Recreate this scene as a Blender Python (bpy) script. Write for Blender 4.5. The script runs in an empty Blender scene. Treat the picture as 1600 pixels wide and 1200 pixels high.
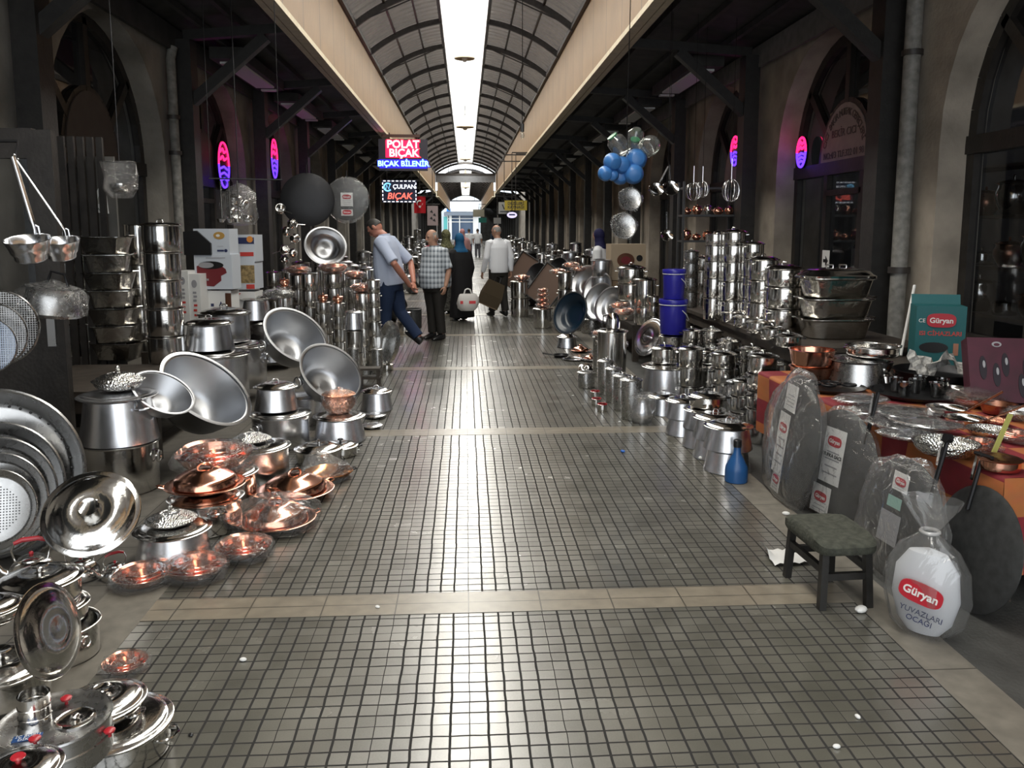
import bpy, bmesh, math, random
from mathutils import Vector, Matrix, Euler
R_ = math.radians
SC = bpy.context.scene
COL = SC.collection
random.seed(7)
# ---------------------------------------------------------------- camera
EYE = Vector((0.0, 0.0, 1.6))
FPX, CX, CY, YAW, PITCH = 1270.0, 800.0, 525.0, R_(3.22), R_(7.49)
cam_d = bpy.data.cameras.new('camera'); cam = bpy.data.objects.new('camera', cam_d); COL.objects.link(cam)
cam_d.sensor_width = 36.0; cam_d.lens = 36.0 * FPX / 1600.0; cam_d.shift_y = -75.0 / 1600.0
cam_d.clip_start = 0.05; cam_d.clip_end = 500
cam.location = EYE; cam.rotation_euler = (math.pi / 2 - PITCH, 0, -YAW)
SC.camera = cam
# ---------------------------------------------------------------- world, daylight, exposure
W = bpy.data.worlds.new('sky'); SC.world = W; W.use_nodes = True
W.node_tree.nodes['Background'].inputs[0].default_value = (0.93, 0.97, 1.0, 1)
W.node_tree.nodes['Background'].inputs[1].default_value = 2.6
W.cycles.sampling_method = 'NONE'
SC.view_settings.view_transform = 'Standard'; SC.view_settings.look = 'None'
SC.view_settings.exposure = 0.0; SC.view_settings.gamma = 1.0; SC.view_settings.use_curve_mapping = False
SC.cycles.use_denoising = True
SC.cycles.max_bounces = 7; SC.cycles.diffuse_bounces = 4; SC.cycles.glossy_bounces = 4
SC.cycles.transparent_max_bounces = 12; SC.cycles.transmission_bounces = 4
SC.cycles.sample_clamp_indirect = 6.0; SC.cycles.caustics_reflective = False; SC.cycles.caustics_refractive = False
def daylight(name, x, y, z, sx, sy, rad, col=(1.0, 0.955, 0.87), rot=(0, 0, 0)):
    l = bpy.data.lights.new(name, 'AREA'); l.shape = 'RECTANGLE'; l.size = sx; l.size_y = sy
    l.energy = rad * math.pi * sx * sy; l.color = col
    o = bpy.data.objects.new(name, l); o.location = (x, y, z); o.rotation_euler = rot; COL.objects.link(o); return o
SKY_RAD = 12.0
VZ0, VZ1, VX, SKX = 5.42, 6.17, 2.1, 0.52           # vault spring, crown, half width, skylight half width
for k in range(10):
    daylight('skylight_daylight', 0, -2.5 + 6.1 * k + 3.05, VZ1 + .10, 2 * SKX - .04, 6.1, SKY_RAD)
for k in range(4):
    daylight('skylight_daylight', 0, 64 + 12 * k + 6, VZ1 + .10, 2 * SKX - .04, 12, SKY_RAD * .6)
# ---------------------------------------------------------------- pixel <-> place helpers (used to work out real positions)
_r = Vector((math.cos(YAW), -math.sin(YAW), 0)); _h = Vector((math.sin(YAW), math.cos(YAW), 0)); _z = Vector((0, 0, 1))
_f = _h * math.cos(PITCH) - _z * math.sin(PITCH); _u = _h * math.sin(PITCH) + _z * math.cos(PITCH)
def ray(px, py): return _r * ((px - CX) / FPX) + _u * (-(py - CY) / FPX) + _f
def PZ(px, py, z=0.0):
    d = ray(px, py); return EYE + d * ((z - EYE.z) / d.z)
def PY(px, py, Y):
    d = ray(px, py); return EYE + d * (Y / d.y)
def depth(p): return (Vector(p) - EYE).dot(_f)
def pxm(p): return FPX / depth(p)                    # pixels per metre at a point
# ---------------------------------------------------------------- mesh helpers
class MB:
    def __init__(s): s.v = []; s.f = []; s.mi = []
    def add(s, vs, fs, M=None, mi=0):
        n = len(s.v)
        s.v += [tuple(M @ Vector(v)) for v in vs] if M else [tuple(v) for v in vs]
        s.f += [tuple(i + n for i in f) for f in fs]; s.mi += [mi] * len(fs); return s
    def box(s, c, d, M=None, mi=0):
        x, y, z = [q / 2 for q in d]; cx, cy, cz = c
        v = [(cx + a * x, cy + b * y, cz + e * z) for a in (-1, 1) for b in (-1, 1) for e in (-1, 1)]
        return s.add(v, [(0, 1, 3, 2), (4, 6, 7, 5), (0, 4, 5, 1), (2, 3, 7, 6), (0, 2, 6, 4), (1, 5, 7, 3)], M, mi)
    def lathe(s, prof, n=28, M=None, mi=0, a0=0.0, wob=None):
        vs, fs, rings = [], [], []
        for (r, z) in prof:
            if r < 1e-6: rings.append([len(vs)]); vs.append((0, 0, z))
            else:
                rings.append(list(range(len(vs), len(vs) + n)))
                for k in range(n):
                    a = a0 + 2 * math.pi * k / n; rr = r * (wob(a, z) if wob else 1); vs.append((rr * math.cos(a), rr * math.sin(a), z))
        for A, B in zip(rings, rings[1:]):
            if len(A) == 1 and len(B) == 1: continue
            for k in range(n):
                k2 = (k + 1) % n
                if len(A) == 1: fs.append((A[0], B[k2], B[k]))
                elif len(B) == 1: fs.append((A[k], A[k2], B[0]))
                else: fs.append((A[k], A[k2], B[k2], B[k]))
        return s.add(vs, fs, M, mi)
    def tube(s, pts, r, n=8, closed=False, M=None, mi=0, caps=True):
        pts = [Vector(p) for p in pts]; m = len(pts); rr = r if isinstance(r, (list, tuple)) else [r] * m
        vs, fs = [], []; nrm = None
        for i, p in enumerate(pts):
            if closed: t = pts[(i + 1) % m] - pts[i - 1]
            else: t = pts[min(i + 1, m - 1)] - pts[max(i - 1, 0)]
            t.normalize()
            if nrm is None: nrm = t.orthogonal().normalized()
            nrm = (nrm - t * nrm.dot(t)); nrm = nrm.normalized() if nrm.length > 1e-6 else t.orthogonal().normalized()
            b = t.cross(nrm)
            for k in range(n):
                a = 2 * math.pi * k / n; vs.append(p + (nrm * math.cos(a) + b * math.sin(a)) * rr[i])
        for i in range(m if closed else m - 1):
            j = (i + 1) % m
            for k in range(n):
                k2 = (k + 1) % n; fs.append((i * n + k, i * n + k2, j * n + k2, j * n + k))
        if caps and not closed: fs.append(tuple(range(n - 1, -1, -1))); fs.append(tuple((m - 1) * n + k for k in range(n)))
        return s.add(vs, fs, M, mi)
    def bar(s, a, b, w, h, up=(0, 0, 1), M=None, mi=0):
        a, b = Vector(a), Vector(b); t = (b - a).normalized(); u = Vector(up); sd = t.cross(u).normalized(); u = sd.cross(t)
        vs = [p + sd * (i * w / 2) + u * (j * h / 2) for p in (a, b) for i, j in ((-1, -1), (1, -1), (1, 1), (-1, 1))]
        return s.add(vs, [(0, 1, 2, 3), (7, 6, 5, 4), (0, 4, 5, 1), (1, 5, 6, 2), (2, 6, 7, 3), (3, 7, 4, 0)], M, mi)
    def ball(s, c, r, n=12, m=8, M=None, mi=0):
        rx, ry, rz = r if isinstance(r, (tuple, list)) else (r, r, r)
        T = Matrix.Translation(c) @ Matrix.Diagonal((rx, ry, rz, 1))
        return s.lathe([(math.sin(math.pi * i / m), -math.cos(math.pi * i / m)) for i in range(m + 1)], n, (M @ T) if M else T, mi)
    def prism(s, poly, y0, y1, M=None, mi=0):           # poly in (x, z), extruded in y
        n = len(poly); vs = [(x, y0, z) for x, z in poly] + [(x, y1, z) for x, z in poly]
        fs = [tuple(range(n)), tuple(range(2 * n - 1, n - 1, -1))] + [(i, n + i, n + (i + 1) % n, (i + 1) % n) for i in range(n)]
        return s.add(vs, fs, M, mi)
    def loft(s, rings, caps=True, M=None, mi=0):        # rings: lists of equal length
        n = len(rings[0]); vs = [p for r in rings for p in r]; fs = []
        for i in range(len(rings) - 1):
            for k in range(n):
                k2 = (k + 1) % n; fs.append((i * n + k, i * n + k2, (i + 1) * n + k2, (i + 1) * n + k))
        if caps: fs.append(tuple(range(n - 1, -1, -1))); fs.append(tuple((len(rings) - 1) * n + k for k in range(n)))
        return s.add(vs, fs, M, mi)
    def mesh(s, name, mats, smooth=True, angle=40):
        m = bpy.data.meshes.new(name); m.from_pydata(s.v, [], s.f)
        for q in (mats if isinstance(mats, (list, tuple)) else [mats]): m.materials.append(q)
        if any(s.mi): m.polygons.foreach_set('material_index', s.mi)
        bm = bmesh.new(); bm.from_mesh(m); bmesh.ops.recalc_face_normals(bm, faces=bm.faces); bm.to_mesh(m); bm.free()
        if smooth:
            m.polygons.foreach_set('use_smooth', [True] * len(m.polygons)); m.set_sharp_from_angle(angle=R_(angle))
        m.update(); return m
    def obj(s, name, mats, parent=None, smooth=True, angle=40):
        return link(name, s.mesh(name, mats, smooth, angle), parent)
def link(name, data, parent=None, loc=None):
    o = bpy.data.objects.new(name, data); COL.objects.link(o)
    if parent: o.parent = parent
    if loc is not None: o.location = loc
    return o
def tag(o, label=None, cat=None, group=None, kind=None):
    if label: o['label'] = label
    if cat: o['category'] = cat
    if group: o['group'] = group
    if kind: o['kind'] = kind
    return o
def thing(name, label, cat, loc=(0, 0, 0), rot=(0, 0, 0), scale=1.0, group=None):
    o = link(name, None); o.empty_display_size = .1; o.location = loc; o.rotation_euler = rot; o.scale = (scale,) * 3
    return tag(o, label, cat, group)
def struct(o): o['kind'] = 'structure'; return o
# ---------------------------------------------------------------- materials
def mat(name, col=(.5, .5, .5), rough=.5, metal=0.0, spec=.5, noise=0, nscale=8, bump=0, bscale=40, aniso=0, emit=None, estr=0, alpha=None, rvar=0):
    m = bpy.data.materials.new(name); m.use_nodes = True; nt = m.node_tree; b = nt.nodes['Principled BSDF']
    b.inputs['Base Color'].default_value = (*col, 1); b.inputs['Roughness'].default_value = rough
    b.inputs['Metallic'].default_value = metal; b.inputs['Specular IOR Level'].default_value = spec
    if emit: b.inputs['Emission Color'].default_value = (*emit, 1); b.inputs['Emission Strength'].default_value = estr
    tc = None
    if noise or bump or rvar: tc = nt.nodes.new('ShaderNodeTexCoord')
    if noise:
        n = nt.nodes.new('ShaderNodeTexNoise'); n.inputs['Scale'].default_value = nscale; n.inputs['Detail'].default_value = 5
        nt.links.new(tc.outputs['Object'], n.inputs['Vector'])
        r = nt.nodes.new('ShaderNodeValToRGB'); r.color_ramp.elements[0].position = .3; r.color_ramp.elements[1].position = .7
        r.color_ramp.elements[0].color = (*[c * (1 - noise) for c in col], 1); r.color_ramp.elements[1].color = (*[min(1, c * (1 + noise)) for c in col], 1)
        nt.links.new(n.outputs['Fac'], r.inputs[0]); nt.links.new(r.outputs[0], b.inputs['Base Color'])
    if rvar:
        n = nt.nodes.new('ShaderNodeTexNoise'); n.inputs['Scale'].default_value = 6; nt.links.new(tc.outputs['Object'], n.inputs['Vector'])
        mr = nt.nodes.new('ShaderNodeMapRange'); mr.inputs[3].default_value = max(.02, rough - rvar); mr.inputs[4].default_value = rough + rvar
        nt.links.new(n.outputs['Fac'], mr.inputs[0]); nt.links.new(mr.outputs[0], b.inputs['Roughness'])
    if bump:
        n = nt.nodes.new('ShaderNodeTexNoise'); n.inputs['Scale'].default_value = bscale; n.inputs['Detail'].default_value = 3
        nt.links.new(tc.outputs['Object'], n.inputs['Vector'])
        bp = nt.nodes.new('ShaderNodeBump'); bp.inputs['Strength'].default_value = bump; bp.inputs['Distance'].default_value = .02
        nt.links.new(n.outputs['Fac'], bp.inputs['Height']); nt.links.new(bp.outputs[0], b.inputs['Normal'])
    if aniso:
        b.inputs['Anisotropic'].default_value = aniso; t = nt.nodes.new('ShaderNodeTangent'); t.direction_type = 'RADIAL'; t.axis = 'Z'
        nt.links.new(t.outputs[0], b.inputs['Tangent'])
    return m
def glassy(name, tint=(.9, .9, .9), clear=.7, rough=.08, bump=0, bscale=30, white=0.0):
    """thin see-through sheet: transparent + glossy (+ a little milky diffuse)"""
    m = bpy.data.materials.new(name); m.use_nodes = True; nt = m.node_tree; nt.nodes.clear()
    out = nt.nodes.new('ShaderNodeOutputMaterial'); tr = nt.nodes.new('ShaderNodeBsdfTransparent'); gl = nt.nodes.new('ShaderNodeBsdfGlossy')
    tr.inputs[0].default_value = (*tint, 1); gl.inputs['Roughness'].default_value = rough
    fr = nt.nodes.new('ShaderNodeLayerWeight'); fr.inputs['Blend'].default_value = .5
    pw = nt.nodes.new('ShaderNodeMath'); pw.operation = 'POWER'; pw.inputs[1].default_value = 4.0; nt.links.new(fr.outputs['Facing'], pw.inputs[0])
    mp = nt.nodes.new('ShaderNodeMath'); mp.operation = 'MULTIPLY_ADD'; mp.inputs[1].default_value = .9; mp.inputs[2].default_value = 1 - clear; mp.use_clamp = True
    nt.links.new(pw.outputs[0], mp.inputs[0])
    mx = nt.nodes.new('ShaderNodeMixShader'); nt.links.new(mp.outputs[0], mx.inputs[0])
    nt.links.new(tr.outputs[0], mx.inputs[1]); nt.links.new(gl.outputs[0], mx.inputs[2]); last = mx
    if white:
        df = nt.nodes.new('ShaderNodeBsdfDiffuse'); df.inputs[0].default_value = (.85, .85, .85, 1)
        m2 = nt.nodes.new('ShaderNodeMixShader'); m2.inputs[0].default_value = white
        nt.links.new(mx.outputs[0], m2.inputs[1]); nt.links.new(df.outputs[0], m2.inputs[2]); last = m2
    if bump:
        tc = nt.nodes.new('ShaderNodeTexCoord'); n = nt.nodes.new('ShaderNodeTexNoise'); n.inputs['Scale'].default_value = bscale; n.inputs['Detail'].default_value = 4
        n.inputs['Distortion'].default_value = 1.2
        bp = nt.nodes.new('ShaderNodeBump'); bp.inputs['Strength'].default_value = bump; bp.inputs['Distance'].default_value = .03
        nt.links.new(tc.outputs['Object'], n.inputs['Vector']); nt.links.new(n.outputs['Fac'], bp.inputs['Height'])
        nt.links.new(bp.outputs[0], gl.inputs['Normal']); nt.links.new(bp.outputs[0], fr.inputs['Normal'])
    nt.links.new(last.outputs[0], out.inputs[0]); return m
def emis(name, col, s):
    m = bpy.data.materials.new(name); m.use_nodes = True; nt = m.node_tree; nt.nodes.clear()
    o = nt.nodes.new('ShaderNodeOutputMaterial'); e = nt.nodes.new('ShaderNodeEmission'); e.inputs[0].default_value = (*col, 1); e.inputs[1].default_value = s
    nt.links.new(e.outputs[0], o.inputs[0]); return m
def floor_mat():
    m = bpy.data.materials.new('cut stone paving'); m.use_nodes = True; nt = m.node_tree; N = nt.nodes; L = nt.links; b = N['Principled BSDF']
    tc = N.new('ShaderNodeTexCoord'); sp = N.new('ShaderNodeSeparateXYZ'); L.new(tc.outputs['Object'], sp.inputs[0])
    def mth(op, a, b_=None, c=None):
        n = N.new('ShaderNodeMath'); n.operation = op
        for i, q in enumerate((a, b_, c)):
            if q is None: continue
            if isinstance(q, (int, float)): n.inputs[i].default_value = q
            else: L.new(q, n.inputs[i])
        return n.outputs[0]
    T = .0617; x, y = sp.outputs[0], sp.outputs[1]
    wob = N.new('ShaderNodeTexNoise'); wob.inputs['Scale'].default_value = 9; wob.inputs['Detail'].default_value = 2; L.new(tc.outputs['Object'], wob.inputs['Vector'])
    w = mth('MULTIPLY_ADD', wob.outputs['Fac'], .008, -.004)
    # seams jog a little from paver to paver
    row = mth('FLOOR', mth('DIVIDE', y, T * 5)); jog = mth('MULTIPLY', mth('SUBTRACT', mth('FRACT', mth('MULTIPLY', mth('SINE', mth('MULTIPLY', row, 12.98)), 43758.5)), .5), .003)
    xs = mth('ADD', mth('ADD', x, w), jog); ys = mth('ADD', y, w)
    def groove(c, wide, thin):
        g = mth('FRACT', mth('DIVIDE', c, T)); d = mth('MULTIPLY', mth('MINIMUM', g, mth('SUBTRACT', 1.0, g)), T)
        f5 = mth('FRACT', mth('DIVIDE', mth('ADD', c, T / 2), T * 5)); fifth = mth('LESS_THAN', f5, .2)
        lim = mth('MULTIPLY_ADD', fifth, thin - wide, wide)
        return mth('LESS_THAN', d, lim), d
    gx, _ = groove(xs, .0042, .0016); gy, _ = groove(ys, .0036, .0016)
    gr = mth('MAXIMUM', gx, gy)
    # per-tile tone
    cv = N.new('ShaderNodeCombineXYZ'); L.new(mth('FLOOR', mth('DIVIDE', xs, T)), cv.inputs[0]); L.new(mth('FLOOR', mth('DIVIDE', ys, T)), cv.inputs[1])
    wn = N.new('ShaderNodeTexWhiteNoise'); L.new(cv.outputs[0], wn.inputs[0])
    ns = N.new('ShaderNodeTexNoise'); ns.inputs['Scale'].default_value = 2.2; ns.inputs['Detail'].default_value = 7; L.new(tc.outputs['Object'], ns.inputs['Vector'])
    sp2 = N.new('ShaderNodeTexNoise'); sp2.inputs['Scale'].default_value = 180; sp2.inputs['Detail'].default_value = 2; L.new(tc.outputs['Object'], sp2.inputs['Vector'])
    tone = mth('MULTIPLY_ADD', wn.outputs[0], .12, mth('MULTIPLY_ADD', ns.outputs['Fac'], .63, mth('MULTIPLY', sp2.outputs['Fac'], .25)))
    cr = N.new('ShaderNodeValToRGB'); L.new(tone, cr.inputs[0])
    cr.color_ramp.elements[0].position = .25; cr.color_ramp.elements[0].color = (.060, .058, .047, 1)
    cr.color_ramp.elements[1].position = .75; cr.color_ramp.elements[1].color = (.150, .143, .115, 1)
    mx = N.new('ShaderNodeMix'); mx.data_type = 'RGBA'; L.new(gr, mx.inputs[0]); L.new(cr.outputs[0], mx.inputs[6]); mx.inputs[7].default_value = (.012, .011, .010, 1)
    L.new(mx.outputs[2], b.inputs['Base Color'])
    ro = mth('MULTIPLY_ADD', ns.outputs['Fac'], .18, .11); ro = mth('MULTIPLY_ADD', wn.outputs[0], .06, ro); ro = mth('MAXIMUM', ro, mth('MULTIPLY', gr, .95))
    L.new(mth('ADD', ro, .14), b.inputs['Roughness']); b.inputs['Specular IOR Level'].default_value = .8
    cw = mth('SUBTRACT', 1.0, gr); L.new(cw, b.inputs['Coat Weight']); b.inputs['Coat IOR'].default_value = 1.7; L.new(ro, b.inputs['Coat Roughness'])
    hgt = mth('SUBTRACT', mth('MULTIPLY', sp2.outputs['Fac'], .03), gr)
    bp = N.new('ShaderNodeBump'); bp.inputs['Strength'].default_value = .5; bp.inputs['Distance'].default_value = .004
    L.new(hgt, bp.inputs['Height']); L.new(bp.outputs[0], b.inputs['Normal']); return m
def slab_mat(name, col, lx, ly, rough=.5, joint=.003):
    """long stone slabs with thin joints (object space)"""
    m = mat(name, col, rough, noise=.18, nscale=14); nt = m.node_tree; N = nt.nodes; L = nt.links; b = N['Principled BSDF']
    tc = N.new('ShaderNodeTexCoord'); br = N.new('ShaderNodeTexBrick'); br.offset = 0.0; br.inputs['Scale'].default_value = 1
    br.inputs['Brick Width'].default_value = lx; br.inputs['Row Height'].default_value = ly; br.inputs['Mortar Size'].default_value = joint
    L.new(tc.outputs['Object'], br.inputs['Vector'])
    src = b.inputs['Base Color'].links[0].from_socket
    mx = N.new('ShaderNodeMix'); mx.data_type = 'RGBA'; L.new(br.outputs['Fac'], mx.inputs[0]); L.new(src, mx.inputs[6]); mx.inputs[7].default_value = (*[c * .25 for c in col], 1)
    L.new(mx.outputs[2], b.inputs['Base Color']); return m
def wave_mat(name, col, axis, scale, depth_, rough=.5, metal=0, noise=.25, seam=None):
    m = mat(name, col, rough, metal, noise=noise, nscale=3); nt = m.node_tree; N = nt.nodes; L = nt.links; b = N['Principled BSDF']
    tc = N.new('ShaderNodeTexCoord'); w = N.new('ShaderNodeTexWave'); w.bands_direction = axis; w.inputs['Scale'].default_value = scale; w.inputs['Distortion'].default_value = 0
    L.new(tc.outputs['Object'], w.inputs['Vector'])
    bp = N.new('ShaderNodeBump'); bp.inputs['Strength'].default_value = 1; bp.inputs['Distance'].default_value = depth_
    L.new(w.outputs['Fac'], bp.inputs['Height']); L.new(bp.outputs[0], b.inputs['Normal'])
    return m
M = {}
M['floor'] = floor_mat()
M['band'] = slab_mat('pale stone strip', (.22, .19, .145), .309, .098, .34); _b = M['band'].node_tree.nodes['Principled BSDF']; _b.inputs['Coat Weight'].default_value = .6; _b.inputs['Coat Roughness'].default_value = .3
M['kerb'] = slab_mat('kerb stone', (.17, .155, .13), 12.0, .9, .55)
M['sidefloor'] = slab_mat('side paving', (.115, .105, .09), .6, .45, .6)
M['concrete'] = mat('dark concrete', (.055, .055, .052), .7, noise=.3, nscale=5, bump=.2, bscale=60)
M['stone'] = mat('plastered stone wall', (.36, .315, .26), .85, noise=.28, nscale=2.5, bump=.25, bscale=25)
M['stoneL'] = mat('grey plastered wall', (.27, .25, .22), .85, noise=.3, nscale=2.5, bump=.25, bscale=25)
M['woodk'] = mat('black stained timber', (.014, .013, .012), .5, noise=.4, nscale=12, bump=.1)
M['woodf'] = mat('dark shopfront timber', (.022, .019, .017), .45, noise=.4, nscale=9, bump=.1)
M['canopy'] = mat('dark canopy boards', (.035, .034, .032), .7, noise=.4, nscale=4)
M['roof'] = wave_mat('corrugated roof sheet', (.30, .265, .235), 'Y', 1.0, .25, .45, .2)
def lit_through(m, t):
    nt = m.node_tree; b = nt.nodes['Principled BSDF']; tr = nt.nodes.new('ShaderNodeBsdfTranslucent'); tr.inputs[0].default_value = (.62, .54, .47, 1)
    mx = nt.nodes.new('ShaderNodeMixShader'); mx.inputs[0].default_value = t; out = nt.nodes['Material Output']
    nt.links.new(b.outputs[0], mx.inputs[1]); nt.links.new(tr.outputs[0], mx.inputs[2]); nt.links.new(mx.outputs[0], out.inputs[0])
lit_through(M['roof'], .075)
M['rib'] = mat('dark steel rib', (.035, .03, .028), .5, noise=.3, nscale=10)
M['fascia'] = None
M['ledge'] = mat('pale ledge board', (.72, .62, .44), .5, noise=.1)
M['glass'] = glassy('shop window glass', (.62, .64, .66), .93, .03)
M['skypane'] = glassy('skylight sheet', (.97, .97, .95), .97, .1)
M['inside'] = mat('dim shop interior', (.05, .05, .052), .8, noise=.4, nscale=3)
M['black'] = mat('black plastic', (.012, .012, .013), .35)
M['white'] = mat('white paint', (.78, .78, .76), .45)
M['pipe'] = mat('weathered grey pipe', (.20, .195, .18), .6, noise=.35, nscale=14, bump=.2)
def fascia_mat():
    m = mat('tan board cladding', (.31, .180, .075), .5, noise=.12, nscale=2); nt = m.node_tree; N = nt.nodes; L = nt.links; b = N['Principled BSDF']
    tc = N.new('ShaderNodeTexCoord'); sp = N.new('ShaderNodeSeparateXYZ'); L.new(tc.outputs['Object'], sp.inputs[0])
    def line(period, wid):
        a = N.new('ShaderNodeMath'); a.operation = 'DIVIDE'; L.new(sp.outputs[1], a.inputs[0]); a.inputs[1].default_value = period
        f = N.new('ShaderNodeMath'); f.operation = 'FRACT'; L.new(a.outputs[0], f.inputs[0])
        c = N.new('ShaderNodeMath'); c.operation = 'LESS_THAN'; L.new(f.outputs[0], c.inputs[0]); c.inputs[1].default_value = wid / period; return c.outputs[0]
    big, fine = line(1.25, .028), line(.0625, .012)
    src = b.inputs['Base Color'].links[0].from_socket
    mx = N.new('ShaderNodeMix'); mx.data_type = 'RGBA'; mx.inputs[7].default_value = (.20, .115, .045, 1); L.new(fine, mx.inputs[0]); L.new(src, mx.inputs[6])
    m2 = N.new('ShaderNodeMix'); m2.data_type = 'RGBA'; m2.inputs[7].default_value = (.07, .045, .025, 1); L.new(big, m2.inputs[0]); L.new(mx.outputs[2], m2.inputs[6])
    L.new(m2.outputs[2], b.inputs['Base Color']); return m
M['fascia'] = fascia_mat()
# ================================================================ THE SETTING
Y0, YG, YH, YE = -2.5, 58.0, 64.0, 112.0             # start, first gable, second hall start, its end
XL, XR = -3.85, 4.28                                 # wall planes
PLX, PRX = -3.65, 4.08                               # post lines
PL0, PR0, BAY = 7.35, 7.93, 3.9
TL, TR = -1.35, 1.667                                # tiled field
def sheet(name, quads, m, parent=None):
    b = MB()
    for q in quads: b.add(q, [tuple(range(len(q)))])
    return b.obj(name, m, parent, smooth=False)
def slab(name, x0, x1, z, m):
    return MB().box(((x0 + x1) / 2, (Y0 + 130) / 2, z - .05), (x1 - x0, 130 - Y0, .10)).obj(name, m, smooth=False)
def hq(x0, x1, y0, y1, z): return [(x0, y0, z), (x1, y0, z), (x1, y1, z), (x0, y1, z)]
# floor: tiled field, pale strips, kerbs, side paving
fl = struct(slab('floor', -1.75, 1.95, 0, M['floor'])); fl.data.transform(Matrix.Translation(fl.location))
b = MB(); 
for k in range(40):
    y = 3.24 + 2.985 * k; b.box((.158, y + .1, .0005), (TR - TL, .2, .003))
o = b.obj('trim_1', M['band'], smooth=False); o.data.transform(Matrix.Translation((0, -3.24, 0))); o.location = (0, 3.24, 0); struct(o)
struct(slab('trim_2', TR, 1.86, .001, M['kerb'])); struct(slab('trim_3', -1.60, TL, .001, M['kerb']))
struct(slab('trim_4', 1.855, XR + 2.2, .0005, M['concrete'])); struct(slab('trim_5', XL - 2.2, -1.59, .0005, M['sidefloor']))
# walls with arched shop openings
def arch_pts(c, hw, spring, apex, n=18):
    pts = []
    for i in range(n + 1):
        a = math.pi * i / n; s = math.sin(a)
        pts.append((c - hw * math.cos(a), spring + (apex - spring) * (s ** 0.92 if s > 0 else 0)))
    return pts
def arcade(name, X, sd, centers, hw, spring, apex, ztop, m):
    b = MB(); prev = Y0; D = .42
    def q(pts): b.add([(X, y, z) for y, z in pts], [tuple(range(len(pts)))])
    for c in centers:
        q([(prev, 0), (c - hw, 0), (c - hw, ztop), (prev, ztop)])
        pts = arch_pts(c, hw, spring, apex)
        for (ya, za), (yb, zb) in zip(pts, pts[1:]): q([(ya, za), (yb, zb), (yb, ztop), (ya, ztop)])
        full = [(c - hw, 0)] + pts + [(c + hw, 0)]
        for (ya, za), (yb, zb) in zip(full, full[1:]):
            b.add([(X, ya, za), (X, yb, zb), (X + sd * D, yb, zb), (X + sd * D, ya, za)], [(0, 1, 2, 3)])
        prev = c + hw
    q([(prev, 0), (YE, 0), (YE, ztop), (prev, ztop)])
    return struct(b.obj(name, m, smooth=False))
CL = [9.42 + BAY * k for k in range(-2, 26)]; CR = [9.73 + BAY * k for k in range(-2, 26)]
CL = [c for c in CL if not (56.5 < c < 65.5)]; CR = [c for c in CR if not (56.5 < c < 65.5)]
HWL, HWR, SPR, APX = 1.47, 1.45, 2.35, 3.92
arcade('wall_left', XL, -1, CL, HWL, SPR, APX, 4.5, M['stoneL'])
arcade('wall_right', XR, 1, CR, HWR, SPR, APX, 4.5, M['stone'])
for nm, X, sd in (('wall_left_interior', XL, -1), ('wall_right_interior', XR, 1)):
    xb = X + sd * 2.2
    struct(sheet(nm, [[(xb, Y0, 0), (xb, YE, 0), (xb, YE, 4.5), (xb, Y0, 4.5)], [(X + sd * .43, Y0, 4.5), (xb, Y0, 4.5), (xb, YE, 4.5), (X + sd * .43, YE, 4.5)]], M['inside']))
# shopfronts in the arches
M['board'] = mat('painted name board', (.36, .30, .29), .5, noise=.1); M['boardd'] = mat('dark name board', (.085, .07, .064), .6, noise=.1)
def fan_front(idx, X, sd, c, hw, full=True):
    xx = X + sd * .30; b = MB()
    def bar(a, e, w=.09, d=.08): b.bar((xx, a[0], a[1]), (xx, e[0], e[1]), w, d, up=(sd, 0, 0))
    pts = arch_pts(c, hw - .05, SPR, APX - .05)
    for p, q in zip(pts, pts[1:]): bar(p, q, .13)
    for s in (-1, 1): bar((c + s * (hw - .05), 0), (c + s * (hw - .05), SPR), .12)
    bar((c - hw, SPR), (c + hw, SPR), .16, .12); bar((c - hw, .06), (c + hw, .06), .12)
    for s in (-1, 1): bar((c + s * .47, 0), (c + s * .47, SPR), .10)
    br = .66
    for a in (40, 90, 140):
        a = R_(a); e = pts[int(round((math.pi - a) / math.pi * 18))] if False else min(pts, key=lambda p: abs(math.atan2(p[1] - SPR, p[0] - c) - a))
        bar((c + br * math.cos(a), SPR + br * math.sin(a)), e, .10)
    rim = [(c + br * math.cos(math.pi * i / 12), SPR + br * 1.15 * math.sin(math.pi * i / 12)) for i in range(13)]
    for p, q in zip(rim, rim[1:]): bar(p, q, .10, .07)
    if full:
        bar((c - hw, .62), (c + hw, .62), .08)
        for s in (-1, 1): b.box((xx, c + s * (hw + .47) / 2, .33), (.05, hw - .47, .52))
        bar((c + .47 - .02, 2.05), (c - .47, 2.05), .07)
    o = struct(b.obj('window_%d' % idx, M['woodf'], smooth=False))
    gp = [(xx + sd * .02, y, z) for y, z in [(c - hw, .05)] + arch_pts(c, hw, SPR, APX, 12) + [(c + hw, .05)]]
    g = MB(); g.add(gp, [tuple(range(len(gp)))]); g.obj('glass', M['glass'], o, smooth=False)
    pb = MB(); poly = [(c + (br - .04) * math.cos(math.pi * i / 16), SPR + .05 + (br * 1.12 - .04) * math.sin(math.pi * i / 16)) for i in range(17)]
    pb.add([(xx - sd * .05, y, z) for y, z in poly] + [(xx - sd * .02, y, z) for y, z in poly], [tuple(range(17)), tuple(range(33, 16, -1))] + [(i, (i + 1) % 17, 17 + (i + 1) % 17, 17 + i) for i in range(17)])
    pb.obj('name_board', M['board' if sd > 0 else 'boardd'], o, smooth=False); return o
n = 0
for i, c in enumerate(CL):
    n += 1; fan_front(n, XL, -1, c, HWL, i < 8)
for i, c in enumerate(CR):
    n += 1; fan_front(n, XR, 1, c, HWR, i < 8)
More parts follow.
